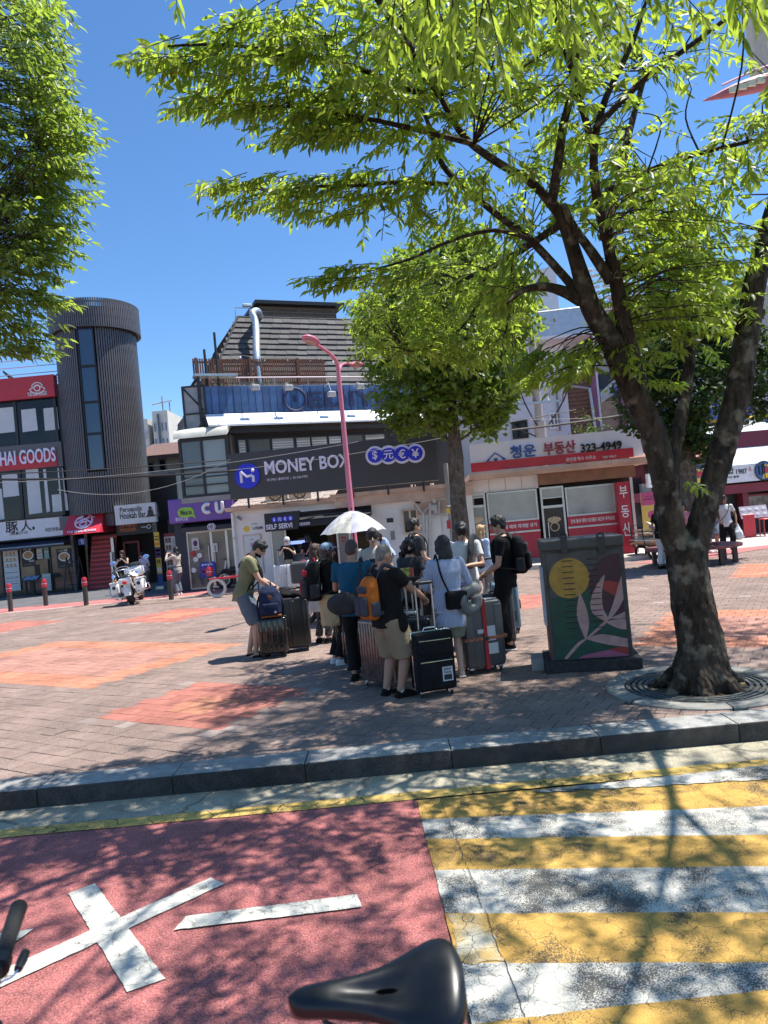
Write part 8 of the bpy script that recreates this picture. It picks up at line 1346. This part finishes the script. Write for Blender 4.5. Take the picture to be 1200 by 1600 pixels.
def suitcase(label, loc, rz, w=.44, h=.62, d=.26, m=gloss, hard=True, handle=0., trim=satin, name='suitcase', ribs=6, group=None, straps=None, tag_=None, soft_pockets=False, labels=None):
    t = thing(name, label, 'suitcase', loc, R_(rz), group); z0 = .065; zc = z0+h/2
    for y in (-1, 1):
        b = MB(); b.cbox((0, y*(d/4+.002), zc), (w, d/2-.004, h), .045 if hard else .03, 4); s_ = b.build('shell', m, t, smooth=50)
        if hard:
            b = MB(); n_ = ribs
            for k in range(n_):
                x = -w*.38+w*.76*k/(n_-1); b.cbox((x, y*(d/2+.001), zc), (w*.76/n_*.55, .016, h*.86), .007, 2)
            stuff(b.build('ribs', m, s_, smooth=50)) if n_ > 1 else None
    MB().cbox((0, 0, zc), (w+.006, .018, h+.006), .03, 3).build('zip_line', trim, t, smooth=50)
    for x in (-1, 1):
        for y in (-1, 1):
            b = MB(); b.ring((x*w*.38, y*d*.30, .028), .017, .011, 14, 6, ax='x'); wl = b.build('wheel', rubber, t, smooth=60); b = MB(); b.cbox((x*w*.38, y*d*.30, .055), (.05, .05, .03), .01, 2); b.cyl((x*w*.38-.012, y*d*.30, .028), (x*w*.38+.012, y*d*.30, .028), .009, .009, 8); b.build('hub', trim if trim is not satin else dk, wl)
    if soft_pockets:
        for zz, hh in ((.30, .50), (.76, .26)): b = MB(); b.cbox((0, -d/2-.012, z0+h*zz), (w*.86, .035, h*hh), .014, 2); p_ = b.build('pocket', m, t, smooth=50); b = MB(); b.tube([(-w*.4, -d/2-.03, z0+h*(zz+hh*.42)), (w*.4, -d/2-.03, z0+h*(zz+hh*.42))], .005, 6); b.build('zip', chrome, p_)
    b = MB(); b.tube([(-.07, 0, z0+h), (-.06, 0, z0+h+.03), (.06, 0, z0+h+.03), (.07, 0, z0+h)], .011, 8); b.build('top_handle', trim, t, smooth=60); b = MB(); b.tube([(w/2, 0, zc-.07), (w/2+.025, 0, zc-.06), (w/2+.025, 0, zc+.06), (w/2, 0, zc+.07)], .01, 8); b.build('side_handle', trim, t, smooth=60)
    if handle:
        b = MB(); [b.tube([(x, d*.32, z0+h-.02), (x, d*.32, z0+h+handle)], .010, 8) for x in (-.09, .09)]; hd_ = b.build('telescopic_rods', alu, t, smooth=60); b = MB(); b.cbox((0, d*.32, z0+h+handle+.008), (.225, .034, .034), .014, 3); b.build('grip', satin, hd_, smooth=50)
    if straps:
        b = MB(); b.box(-.02+.02, -d/2-.02, z0-.006, .05, d/2+.02, z0+h+.012); 
        b2 = MB(); vs_ = (-w/2-.018, w/2+.018); x0 = .0
        b = MB(); frame_rect(b, -d/2-.022, z0-.012, d/2+.022, z0+h+.022, .005, -.022, .022); T = Matrix.Rotation(pi/2, 4, 'Z'); q = MB(); q.add(b.v, b.f, 0, T); q.build('red_strap', straps[0], t)
        zb = z0+h*.42; b = MB(); n_ = 0; b.box(-w/2-.018, -d/2-.024, zb, w/2+.018, -d/2-.0195, zb+.035); b.box(-w/2-.018, d/2+.0195, zb, w/2+.018, d/2+.024, zb+.035); b.box(-w/2-.023, -d/2-.024, zb, -w/2-.018, d/2+.024, zb+.035); b.box(w/2+.018, -d/2-.024, zb, w/2+.023, d/2+.024, zb+.035); b.build('waist_strap', straps[1], t); b = MB(); b.cbox((.0, -d/2-.03, zb+.017), (.055, .014, .045), .005, 2); b.build('buckle', satin, t)
    if labels: [MB().box(a_*w, -d/2-.0155, z0+c_*h, b_*w, -d/2-.0125, z0+e_*h).build('paper_label', paper, t) for a_, c_, b_, e_ in labels]
    if tag_: b = MB(); b.box(w*.12, -d/2-.036, z0+h*.16, w*.38, -d/2-.032, z0+h*.40); tg = b.build('white_tag', paper, t); b = MB(); b.box(w*.15, -d/2-.038, z0+h*.18, w*.35, -d/2-.0365, z0+h*.27); b.text('GREAT', w*.15, z0+h*.34, w*.35, z0+h*.385, -d/2-.0365, 0, .002, .02); b.text('TRAVEL', w*.15, z0+h*.285, w*.35, z0+h*.325, -d/2-.0365, 0, .002, .02); b.build('tag_print', satin, tg)
    return t
# ---------------------------------------------------------------- cloth colours
olive = cloth('olive', (.20, .20, .11)); slate = cloth('slate', (.115, .14, .185), .16); blkc = cloth('black', (.012, .012, .013), .25); dgrey = cloth('charcoal', (.045, .046, .05), .2); teal = cloth('teal', (.012, .085, .155)); tan = cloth('tan', (.46, .35, .20)); khaki = cloth('khaki', (.26, .205, .135)); sage = cloth('sage', (.25, .26, .20)); whc = cloth('white', (.68, .67, .66), .06); ltg = cloth('light grey', (.42, .40, .37)); beige = cloth('beige', (.50, .42, .36)); denim = cloth('grey denim', (.13, .155, .19), .15); ltblue = cloth('pale blue', (.38, .48, .66)); capb = cloth('cap blue', (.26, .36, .47)); greytr = cloth('mid grey', (.19, .20, .22), .14); khg = cloth('khaki green', (.10, .10, .06)); orb = cloth('bag orange', (.44, .125, .022), .14); gbag = cloth('bag grey', (.06, .063, .08), .15); redc = cloth('bag red', (.40, .03, .05)); navyc = cloth('navy', (.018, .025, .06), .2); sock_w = cloth('sock white', (.62, .60, .55))
# striped shirt and checked trousers
def pattern(name, c1, c2, kind, sc_):
    m = bpy.data.materials.new(name); m.use_nodes = True; t = m.node_tree; b = t.nodes['Principled BSDF']; b.inputs['Roughness'].default_value = .85; tc = nn(t, 'ShaderNodeTexCoord'); wv = nn(t, 'ShaderNodeTexWave' if kind == 'stripe' else 'ShaderNodeTexChecker'); wv.inputs['Scale'].default_value = sc_; link(t, tc.outputs['Object'], wv.inputs['Vector'])
    if kind == 'stripe': wv.bands_direction = 'X'; wv.inputs['Distortion'].default_value = .6; mx = nn(t, 'ShaderNodeMix', data_type='RGBA'); mr = nn(t, 'ShaderNodeMapRange'); mr.inputs[1].default_value = .42; mr.inputs[2].default_value = .62; link(t, wv.outputs[1], mr.inputs[0]); link(t, mr.outputs[0], mx.inputs[0]); mx.inputs[6].default_value = (*c1, 1); mx.inputs[7].default_value = (*c2, 1); link(t, mx.outputs[2], b.inputs['Base Color'])
    else: wv.inputs[1].default_value = (*c1, 1); wv.inputs[2].default_value = (*c2, 1); link(t, wv.outputs[0], b.inputs['Base Color'])
    return m
stripe = pattern('blue striped cotton', (.56, .60, .70), (.22, .30, .52), 'stripe', 24); check = pattern('checked cloth', (.10, .095, .09), (.03, .028, .028), 'check', 22)
def at(px, Y, z=0): p = A(px, 850, Y); return V((p.x, Y, z))
# ================================================================ the queue
# 1 man bending over his suitcases
o1 = G(392, 1026); case1 = G(430, 1026); case2 = G(461, 1017); 
suitcase('small glossy black ribbed suitcase under the navy backpack, by the olive shirted man', case1, 6, .42, .52, .27, gloss, True, .42, satin, ribs=5); suitcase('large black hard suitcase right of the navy backpack', case2, 12, .50, .76, .32, mat('case black', (.02, .02, .022), .32, 0, .1), True, .10, satin, ribs=3)
z_ = case1+V((.02, .10, 1.0)); P1 = person('man in olive tee shirt and slate shorts bending over two black suitcases', o1, -84, 1.80, lean=17, bw=1.06, head=(-4, 42), hands=((-.06, .42, 1.02), (.14, .44, .98)), curl=(.9, .9), feet=((-.10, -.02, 4), (.09, .09, -4)), hair=('short', HAIR), top=('tee', olive, .022), bottom=('shorts', slate, 1.0), shoes=(blkc, 'sandal'), extras=(('chinmask', blkc), ('glasses', satin)))
sling(P1, 'black crossbody bag on the chest of the olive shirted man', blkc, cz=.19, cy=.10, cx=.03, size=(.16, .10, .26), strap_side=-1)
bpk = thing('backpack', 'navy backpack with a small tan patch resting on the glossy black suitcase', 'backpack', case1+V((.0, -.02, .595)), R_(10)); b = MB(); loft(b, [(V((0, y, z)), V((1, 0, 0)), V((0, 1, 0)), rx, ry) for z, y, rx, ry in ((0, 0, .15, .10), (.05, 0, .17, .13), (.22, 0, .165, .125), (.36, .01, .14, .10), (.43, .03, .09, .06), (.44, .03, .05, .03))], 20); remesh(b, 'main_bag', navyc, bpk, .012, 2, .010, 9); b = MB(); b.cbox((0, -.125, .12), (.24, .06, .17), .03, 3); f_ = b.build('front_pocket', navyc, bpk, smooth=60); b = MB(); b.box(.05, -.158, .06, .08, -.155, .09); b.build('woven_label', paper, f_); b = MB(); b.cbox((.0, -.125, .285), (.05, .012, .05), .006, 1, T=Matrix.Rotation(.0, 4, 'Y')); b.build('tan_patch', cloth('leather tan', (.20, .08, .03)), bpk); MB().cbox((0, -.005, .012), (.30, .22, .03), .01, 2).build('base_panel', cloth('leather tan', (.2, .08, .03)), bpk, smooth=50); b = MB(); b.tube([(-.04, .06, .41), (-.03, .06, .50), (.03, .06, .50), (.04, .06, .41)], .011, 6); b.build('grab_handle', navyc, bpk)
for s in (-1, 1): b = MB(); b.tube(cat_rom([(s*.07, .10, .38), (s*.15, .05, .30), (s*.19, -.02, .16), (s*.17, .02, -.02), (s*.15, .06, -.12)], 4), .014, 6); b.build('strap', navyc, bpk)
jk = thing('jacket', 'crumpled black jacket lying on top of the large black suitcase', 'jacket', case2+V((0, 0, .835))); b = MB(); b.ell((0, 0, .03), (.24, .15, .05), 14, 8); b.ell((-.1, .02, .06), (.12, .10, .04), 12, 8); b.ell((.2, -.02, .0), (.09, .12, .05), 12, 8); remesh(b, 'fabric', blkc, jk, .013, 2, .02, 11)
# 2 woman in the cap and companion behind her
P2 = person('woman in pale blue cap and black clothes with a tan jacket tied at her waist', G(526, 1038), -72, 1.63, True, head=(6, 4), hands=((-.12, .30, .98), (.14, .30, .95)), hair=('long', HBR), top=('tee', blkc, .016), bottom=('trousers', blkc, 1.35), shoes=(whc, 'shoe', whc), extras=(('cap', capb), ('waist', tan)), skin=SK2); backpack(P2, 'black hiking backpack with red trim worn by the woman in the blue cap', blkc, redc, .34, .52, .23, dgrey)
P2b = person('brown haired person in white top and checked trousers behind the woman in the cap', G(508, 1008)+V((-.05, .2, 0)), -40, 1.58, True, hair=('long', HBR), top=('tee', whc, .02), bottom=('trousers', check, 1.1), shoes=(blkc, 'shoe'), extras=(('waist', whc),))
suitcase('black hard suitcase between the blue capped woman and the teal shirted man', G(549, 1036), -58, .42, .64, .26, mat('case dark', (.035, .036, .04), .25, .1, .1), True, .0, satin, ribs=6); suitcase('small black case with blue wheels at the feet of the teal shirted man', G(575, 1050)+V((-.12, .12, 0)), -58, .34, .46, .22, gloss, True, 0, mat('trim blue', (.05, .16, .35), .4), ribs=4)
# 3 man in teal
P3 = person('man in teal tee shirt with a black sling bag, seen from behind', G(566, 1062), -8, 1.66, head=(-14, 12), hands=((-.10, .30, 1.12), (.16, .28, 1.20)), hair=('buzz', HBZ), top=('tee', teal, .02), bottom=('trousers', blkc, 1.05), shoes=(blkc, 'shoe'), skin=SK2, bw=1.04); sling(P3, 'large dark grey sling bag on the back of the teal shirted man', dgrey, cz=.035, cy=-.125, cx=-.055, size=(.40, .17, .27), strap_side=1)
# 4 young man facing the camera
P4 = person('young man in pale grey tee facing the camera holding a small action camera', at(583, 10.4), 176, 1.74, head=(4, 4), hands=((-.08, .28, 1.20), (.06, .28, 1.20)), curl=(.8, .8), hair=('mid', HAIR), top=('tee', ltg, .016), bottom=('trousers', greytr, 1.1), shoes=(whc, 'shoe', whc)); ac = thing('action_camera', 'small black action camera held at the chest of the young man facing us', 'camera', W(P4, (0, .36, 1.28)), R_(176)); MB().cbox((0, 0, 0), (.085, .045, .07), .008, 2).build('body', satin, ac); MB().cyl((.02, .022, .01), (.02, .036, .01), .017, .017, 12).build('lens', gloss, ac)
# 5 older man with the orange backpack
P5 = person('grey haired man in black polo and khaki shorts with an orange backpack', G(616, 1088), -56, 1.60, bw=1.22, belly=.8, head=(-4, 10), hands=(None, (.10, .46, .95)), curl=(.4, 1.0), feet=((-.105, -.02, 14), (.10, .02, -8)), hair=('buzz', HGR), top=('tee', blkc, .022), bottom=('shorts', khaki, 1.05), shoes=(blkc, 'shoe'), socks=(sock_w, .18), skin=SK2, extras=(('collar', blkc),)); backpack(P5, 'orange backpack with grey panels worn by the grey haired man', orb, gbag, .285, .44, .19, gbag, .035)
sling(P5, 'black camera pouch hanging at the hip of the grey haired man', blkc, 'pouch', 'pouch', cz=-.03, cy=.02, cx=.15, size=(.15, .10, .22), strap_side=-1)
suitcase('clear wrapped pinkish grey ridged suitcase behind the orange backpack', G(592, 1080)+V((.05, .22, 0)), -50, .44, .70, .27, mat('copper shell', (.17, .125, .115), .22, .5, .35, 14), True, .0, mat('trim pale', (.5, .42, .38), .4), ribs=8)
# 6 masked woman
P6 = person('woman in charcoal printed tee and black face mask among the suitcases', at(639, 9.5), 150, 1.58, True, head=(26, 2), hands=((-.22, .34, 1.0), (-.05, .36, .98)), curl=(1, 1), hair=('pony', HAIR), top=('tee', dgrey, .02), bottom=('trousers', blkc, 1.1), extras=(('mask', blkc),)); b = MB(); q = P6.tp(0, .085, .19); b.cbox(q, (.15, .02, .12), .006, 1); b.build('shirt_print', mat('print lime', (.40, .45, .08), .7, 0, .7, 25), P6.root); b = MB(); b.cbox(q+V((-.07, .004, -.01)), (.06, .022, .14), .006, 1); b.build('shirt_print', mat('print red', (.45, .10, .07), .7), P6.root)
# 7 tall man in profile
P7 = person('tall man in dark grey shirt with lanyard standing in profile before the white wall', at(651, 11.6), -78, 1.84, head=(0, -6), hands=(None, (.16, .26, 1.05)), hair=('short', HAIR), top=('tee', dgrey, .026), bottom=('trousers', blkc), skin=SK); backpack(P7, 'black backpack on the tall man in profile', blkc, dgrey, .28, .44, .15)
b = MB(); b.tube(cat_rom([P7.tp(-.04, .02, .33), P7.tp(-.03, .08, .26), P7.tp(0, .10, .15), P7.tp(.03, .08, .26), P7.tp(.04, .02, .33)], 4), .006, 5); b.build('lanyard', whc, P7.root)
# 8 woman in striped shirt
P8 = person('woman with black bob in blue striped shirt and sage shorts seen from behind', G(712, 1060), 12, 1.62, True, head=(-8, 6), hands=((-.14, .30, 1.0), (.20, .28, 1.0)), hair=('bob', HAIR), top=('long', stripe, .030), bottom=('shorts', sage, .95), shoes=(mat('sandal white', (.66, .64, .62), .5), 'sandal'), skin=SK3, bw=1.05); b = MB(); loft(b, [(P8.tp(0, -.005, z), V((1, 0, 0)), V((0, 1, 0)), rx, ry) for z, rx, ry in ((-.165, .172, .125), (-.12, .178, .13), (-.05, .172, .125), (.02, .165, .118))], 20); remesh(b, 'shirt_tail', stripe, P8.root, .013, 2, .012, 10)
sling(P8, 'black shoulder bag on the back of the woman in the striped shirt', blkc, 'shoulder_bag', 'bag', cz=.03, cy=-.12, cx=.02, size=(.24, .10, .20), strap_side=-1, ell=False)
npw = thing('neck_pillow', 'grey curved neck pillow hanging beside the striped shirt', 'pillow', W(P8, (.20, -.16, .87))); b = MB(); b.ring((0, 0, 0), .105, .062, 26, 12, ax='y', a0=R_(30), a1=R_(355)); T_ = npw; remesh(b, 'cushion', mat('pillow satin', (.15, .16, .16), .4, 0, .12, 6), npw, .012, 3, .006, 9); npw.rotation_euler = (0, R_(-30), R_(35))
bg_ = thing('travel_pouch', 'grey rounded pouch lying on the suitcase with red straps', 'pouch', G(752, 1046)+V((-.05, .1, .88))); b = MB(); b.ell((0, 0, .06), (.17, .11, .10), 14, 10); remesh(b, 'fabric', mat('pouch grey', (.24, .25, .24), .5, 0, .15), bg_, .013, 2, .012, 9)
suitcase('black soft suitcase with a white tag and raised handle before the grey haired man', G(680, 1085), 14, .42, .60, .26, cloth('case fabric', (.014, .014, .016), .3), False, .48, chrome, soft_pockets=True, tag_=True); suitcase('black suitcase with silver raised handle partly hidden behind the soft suitcase', G(655, 1052), -12, .42, .60, .26, mat('case black', (.02, .02, .022), .32), True, .45, satin, ribs=6)
suitcase('silver grey ridged suitcase behind the grey haired man', G(641, 1050)+V((0, .15, 0)), -20, .40, .66, .25, mat('silver shell', (.30, .29, .28), .25, .6, .2, 10), True, .36, satin, ribs=9)
suitcase('large grey hard suitcase with red straps and white paper labels', G(756, 1048), 14, .47, .76, .30, mat('case grey', (.085, .087, .09), .4, .1, .1), True, 0, chrome, ribs=2, straps=(mat('strap red', (.45, .02, .03), .6), mat('strap rainbow', (.35, .12, .06), .6, 0, .9, 60)), labels=((-.02, .40, .26, .62), (-.20, .52, .0, .58), (.02, .20, .30, .36)))
suitcase('dark charcoal hard suitcase between the striped case and the man in black', G(790, 1012)+V((-.06, .12, 0)), -6, .46, .66, .27, mat('case charcoal', (.05, .052, .056), .45), True, 0, satin, ribs=5); suitcase('black suitcase with a tall pull handle beside the man in the white tee', at(762, 10.2), 8, .40, .58, .25, mat('case black', (.02, .02, .022)), True, .50, satin, ribs=5); suitcase('pale blue topped suitcase behind the grey hard suitcase', at(775, 10.6)+V((.05, 0, 0)), 0, .40, .70, .25, mat('case teal', (.12, .22, .28), .4), True, 0, satin, ribs=5)
# 9 man in white tee
P9 = person('man in white tee looking down at his phone, dark jacket over his shoulder', at(724, 9.9), 150, 1.74, head=(18, 30), hands=((-.16, .30, 1.13), (.10, .27, 1.10)), curl=(.7, .8), hair=('mid', HAIR), top=('tee', whc, .02), bottom=('trousers', blkc), extras=(('drape', dgrey, -1),), skin=SK); ph_ = thing('phone', 'black phone held by the man in the white tee', 'phone', W(P9, (.0, .40, 1.17)), R_(150)); b = MB(); b.cbox((0, 0, 0), (.075, .15, .009), .004, 2, T=Matrix.Rotation(R_(30), 4, 'X')); b.build('body', satin, ph_); b = MB(); b.box(-.033, -.068, .0048, .033, .068, .0055, T=Matrix.Rotation(R_(30), 4, 'X')); b.build('screen', gloss, ph_)
# 10 man in black
P10 = person('tall man dressed all in black with glasses and a black backpack', G(800, 1014), 74, 1.78, bw=1.06, head=(10, 8), hands=((-.08, .24, 1.02), (.08, .26, 1.02)), hair=('short', HAIR), top=('tee', blkc, .024), bottom=('trousers', blkc, 1.15), shoes=(blkc, 'shoe', whc), extras=(('glasses', satin),), skin=SK); backpack(P10, 'black backpack with dark grey straps on the man dressed in black', blkc, dgrey, .32, .50, .20)
P11 = person('blond woman in pale blue shirt mostly hidden behind the man with the phone', at(752, 13.0), -60, 1.60, True, hair=('long', HBL), top=('long', ltblue, .025), bottom=('trousers', greytr), skin=SK3, vox=.016)
# ================================================================ people near the shops
P12 = person('woman in black sleeveless top and khaki trousers behind the white motorcycle', at(190, 26.5), 190, 1.62, True, head=(-16, 6), hands=((-.05, .26, 1.25), (.12, .24, 1.22)), hair=('long', HBR), top=('vest', blkc), bottom=('trousers', khg), skin=SK3, vox=.018)
P13 = person('woman in white and violet top standing behind the motorcycle handlebars', at(224, 26.8), 170, 1.50, True, lean=14, head=(-40, 14), hands=((-.14, .28, .85), (.10, .28, .85)), hair=('pony', HAIR), top=('tee', cloth('white violet', (.5, .48, .62))), bottom=('trousers', khg), skin=SK3, vox=.018)
P14 = person('woman in beige top and wide grey jeans photographing the menu board', G(281, 930), 66, 1.60, True, head=(0, 0), hands=((-.10, .30, 1.36), (.10, .30, 1.36)), curl=(.9, .9), hair=('bob', HAIR), top=('long', beige, .014), bottom=('trousers', denim, 1.45), shoes=(whc, 'shoe', whc), extras=(('belt', blkc),), skin=SK3, vox=.016)
pp = thing('phone', 'dark phone raised by the woman in wide grey jeans', 'phone', W(P14, (0, .42, 1.44)), R_(66)); b = MB(); b.cbox((0, 0, 0), (.075, .009, .15), .004, 2); b.build('body', satin, pp)
P15 = person('woman with white headscarf and sunglasses in black tee at the money changer', at(449, 21.9), 176, 1.60, True, head=(-4, 8), hands=((-.10, .26, 1.22), (.10, .26, 1.24)), curl=(.8, .8), hair=('none', HAIR), top=('tee', blkc), bottom=('skirt', cloth('khaki skirt', (.30, .25, .18))), shoes=(whc, 'shoe'), extras=(('hood', whc), ('sunglasses', satin)), skin=SK3, vox=.016)
P16 = person('woman in black cap with pink strap and wide grey trousers at kiosk', at(481, 22.3), 40, 1.64, True, head=(0, 0), hands=((-.1, .28, 1.0), (.1, .28, 1.0)), hair=('pony', HAIR), top=('tee', blkc, .012), bottom=('trousers', greytr, 1.45), shoes=(whc, 'shoe'), extras=(('cap', blkc),), vox=.016); b = MB(); b.tube(cat_rom([P16.tp(.05, .04, .33), P16.tp(.05, -.04, .32), P16.tp(-.02, -.075, .2), P16.tp(-.09, -.04, .08)], 4), .022, 6, sy=.4); b.build('pink_strap', mat('strap pink', (.55, .22, .25), .6), P16.root)
P17 = person('long haired woman in pale blue shirt bending over by the white wall', at(607, 21.4), 110, 1.60, True, lean=26, head=(10, 40), hands=((-.08, .30, .88), (.08, .30, .88)), hair=('long', HAIR), top=('long', ltblue, .02), bottom=('trousers', blkc, 1.2), skin=SK3, vox=.016)
P18 = person('woman with sunglasses in white tee and black trousers carrying a white plastic bag', G(1139, 865), 168, 1.66, True, head=(14, -4), hands=((-.26, .04, .86), (.19, .12, .95)), curl=(1, .5), feet=((-.10, .06, 6), (.13, -.12, -20)), hair=('long', HBR), top=('tee', whc, .016), bottom=('trousers', blkc, 1.25), shoes=(whc, 'shoe', whc), extras=(('sunglasses', satin),), skin=SK2, vox=.016); sling(P18, 'black shoulder bag behind the woman in the white tee', blkc, 'shoulder_bag', 'bag', cz=.05, cy=-.07, cx=-.13, size=(.20, .22, .26), strap_side=-1)
pb = thing('plastic_bag', 'white plastic carrier bag held by the woman with sunglasses', 'bag', W(P18, (-.27, .06, .80))); b = MB(); loft(b, [(V((0, 0, z)), V((1, 0, 0)), V((0, 1, 0)), rx, ry) for z, rx, ry in ((.02, .02, .015), (-.08, .06, .04), (-.22, .14, .09), (-.36, .15, .10), (-.42, .10, .07))], 16); remesh(b, 'film', mat('plastic film', (.74, .74, .75), .35, 0, .06), pb, .014, 1, .02, 10)
P19 = person('person in grey blue shorts walking behind the woman in the white tee', at(1116, 20.9), 150, 1.70, hair=('short', HAIR), top=('tee', ltg), bottom=('shorts', cloth('blue grey', (.17, .20, .24)), 1.0), shoes=(whc, 'shoe', whc), feet=((-.09, .16, 4), (.09, -.12, -6)), skin=SK2, vox=.017)
P20 = person('woman with black hair and sunglasses glimpsed between the two trunks', at(1071, 16.6), 170, 1.66, True, head=(0, 0), hair=('pony', HAIR), top=('tee', cloth('pink tee', (.45, .18, .22))), bottom=('trousers', dgrey), extras=(('sunglasses', satin),), skin=SK2, vox=.017)
P21 = person('person in black top and white trousers half hidden by the leaning trunk', G(1037, 889), -60, 1.64, True, hair=('long', HAIR), top=('tee', blkc), bottom=('trousers', whc, 1.3), shoes=(blkc, 'shoe'), vox=.016)
# luggage by the money changer
base = lambda px, py: G(px, py)
suitcase('white hard suitcase standing first in the row before the money changer', base(443, 921), 4, .50, .70, .26, mat('case white', (.62, .62, .62), .35), True, .45, alu, ribs=6); suitcase('black and white striped suitcase in the row before the money changer', base(461, 920), 4, .40, .70, .26, mat('case white', (.62, .62, .62)), True, 0, blk, ribs=3); suitcase('navy suitcase at the right end of the row before the money changer', base(474, 918)+V((.1, .1, 0)), -10, .44, .66, .28, mat('case navy', (.02, .028, .09), .4), True, 0, satin, ribs=5)
bx = thing('storage_box', 'white plastic storage box with a lid left of the glass side pane', 'box', base(420, 917)); MB().cbox((0, 0, .22), (.5, .36, .42), .03, 2).build('tub', whitep, bx); MB().cbox((0, 0, .45), (.54, .40, .05), .015, 2).build('lid', whitep, bx)
tr = thing('luggage_trolley', 'red framed luggage trolley before the money changer wall', 'trolley', base(420, 916)+V((.05, .55, 0))); b = MB(); [b.tube([(x, .1, .1), (x, .14, 1.1)], .018, 6) for x in (-.26, -.09, .09, .26)]; [b.tube([(-.26, .1+.03*z, z), (.26, .1+.03*z, z)], .018, 6) for z in (.3, .7, 1.1)]; b.build('back_frame', mat('trolley red', (.42, .06, .07), .5), tr); b = MB(); b.box(-.28, -.4, .1, .28, .12, .14); b.build('deck', alu, tr); [MB().ring((x, -.3, .06), .045, .018, 12, 6, ax='x').build('wheel', rubber, tr) for x in (-.24, .24)]
finish_jobs()
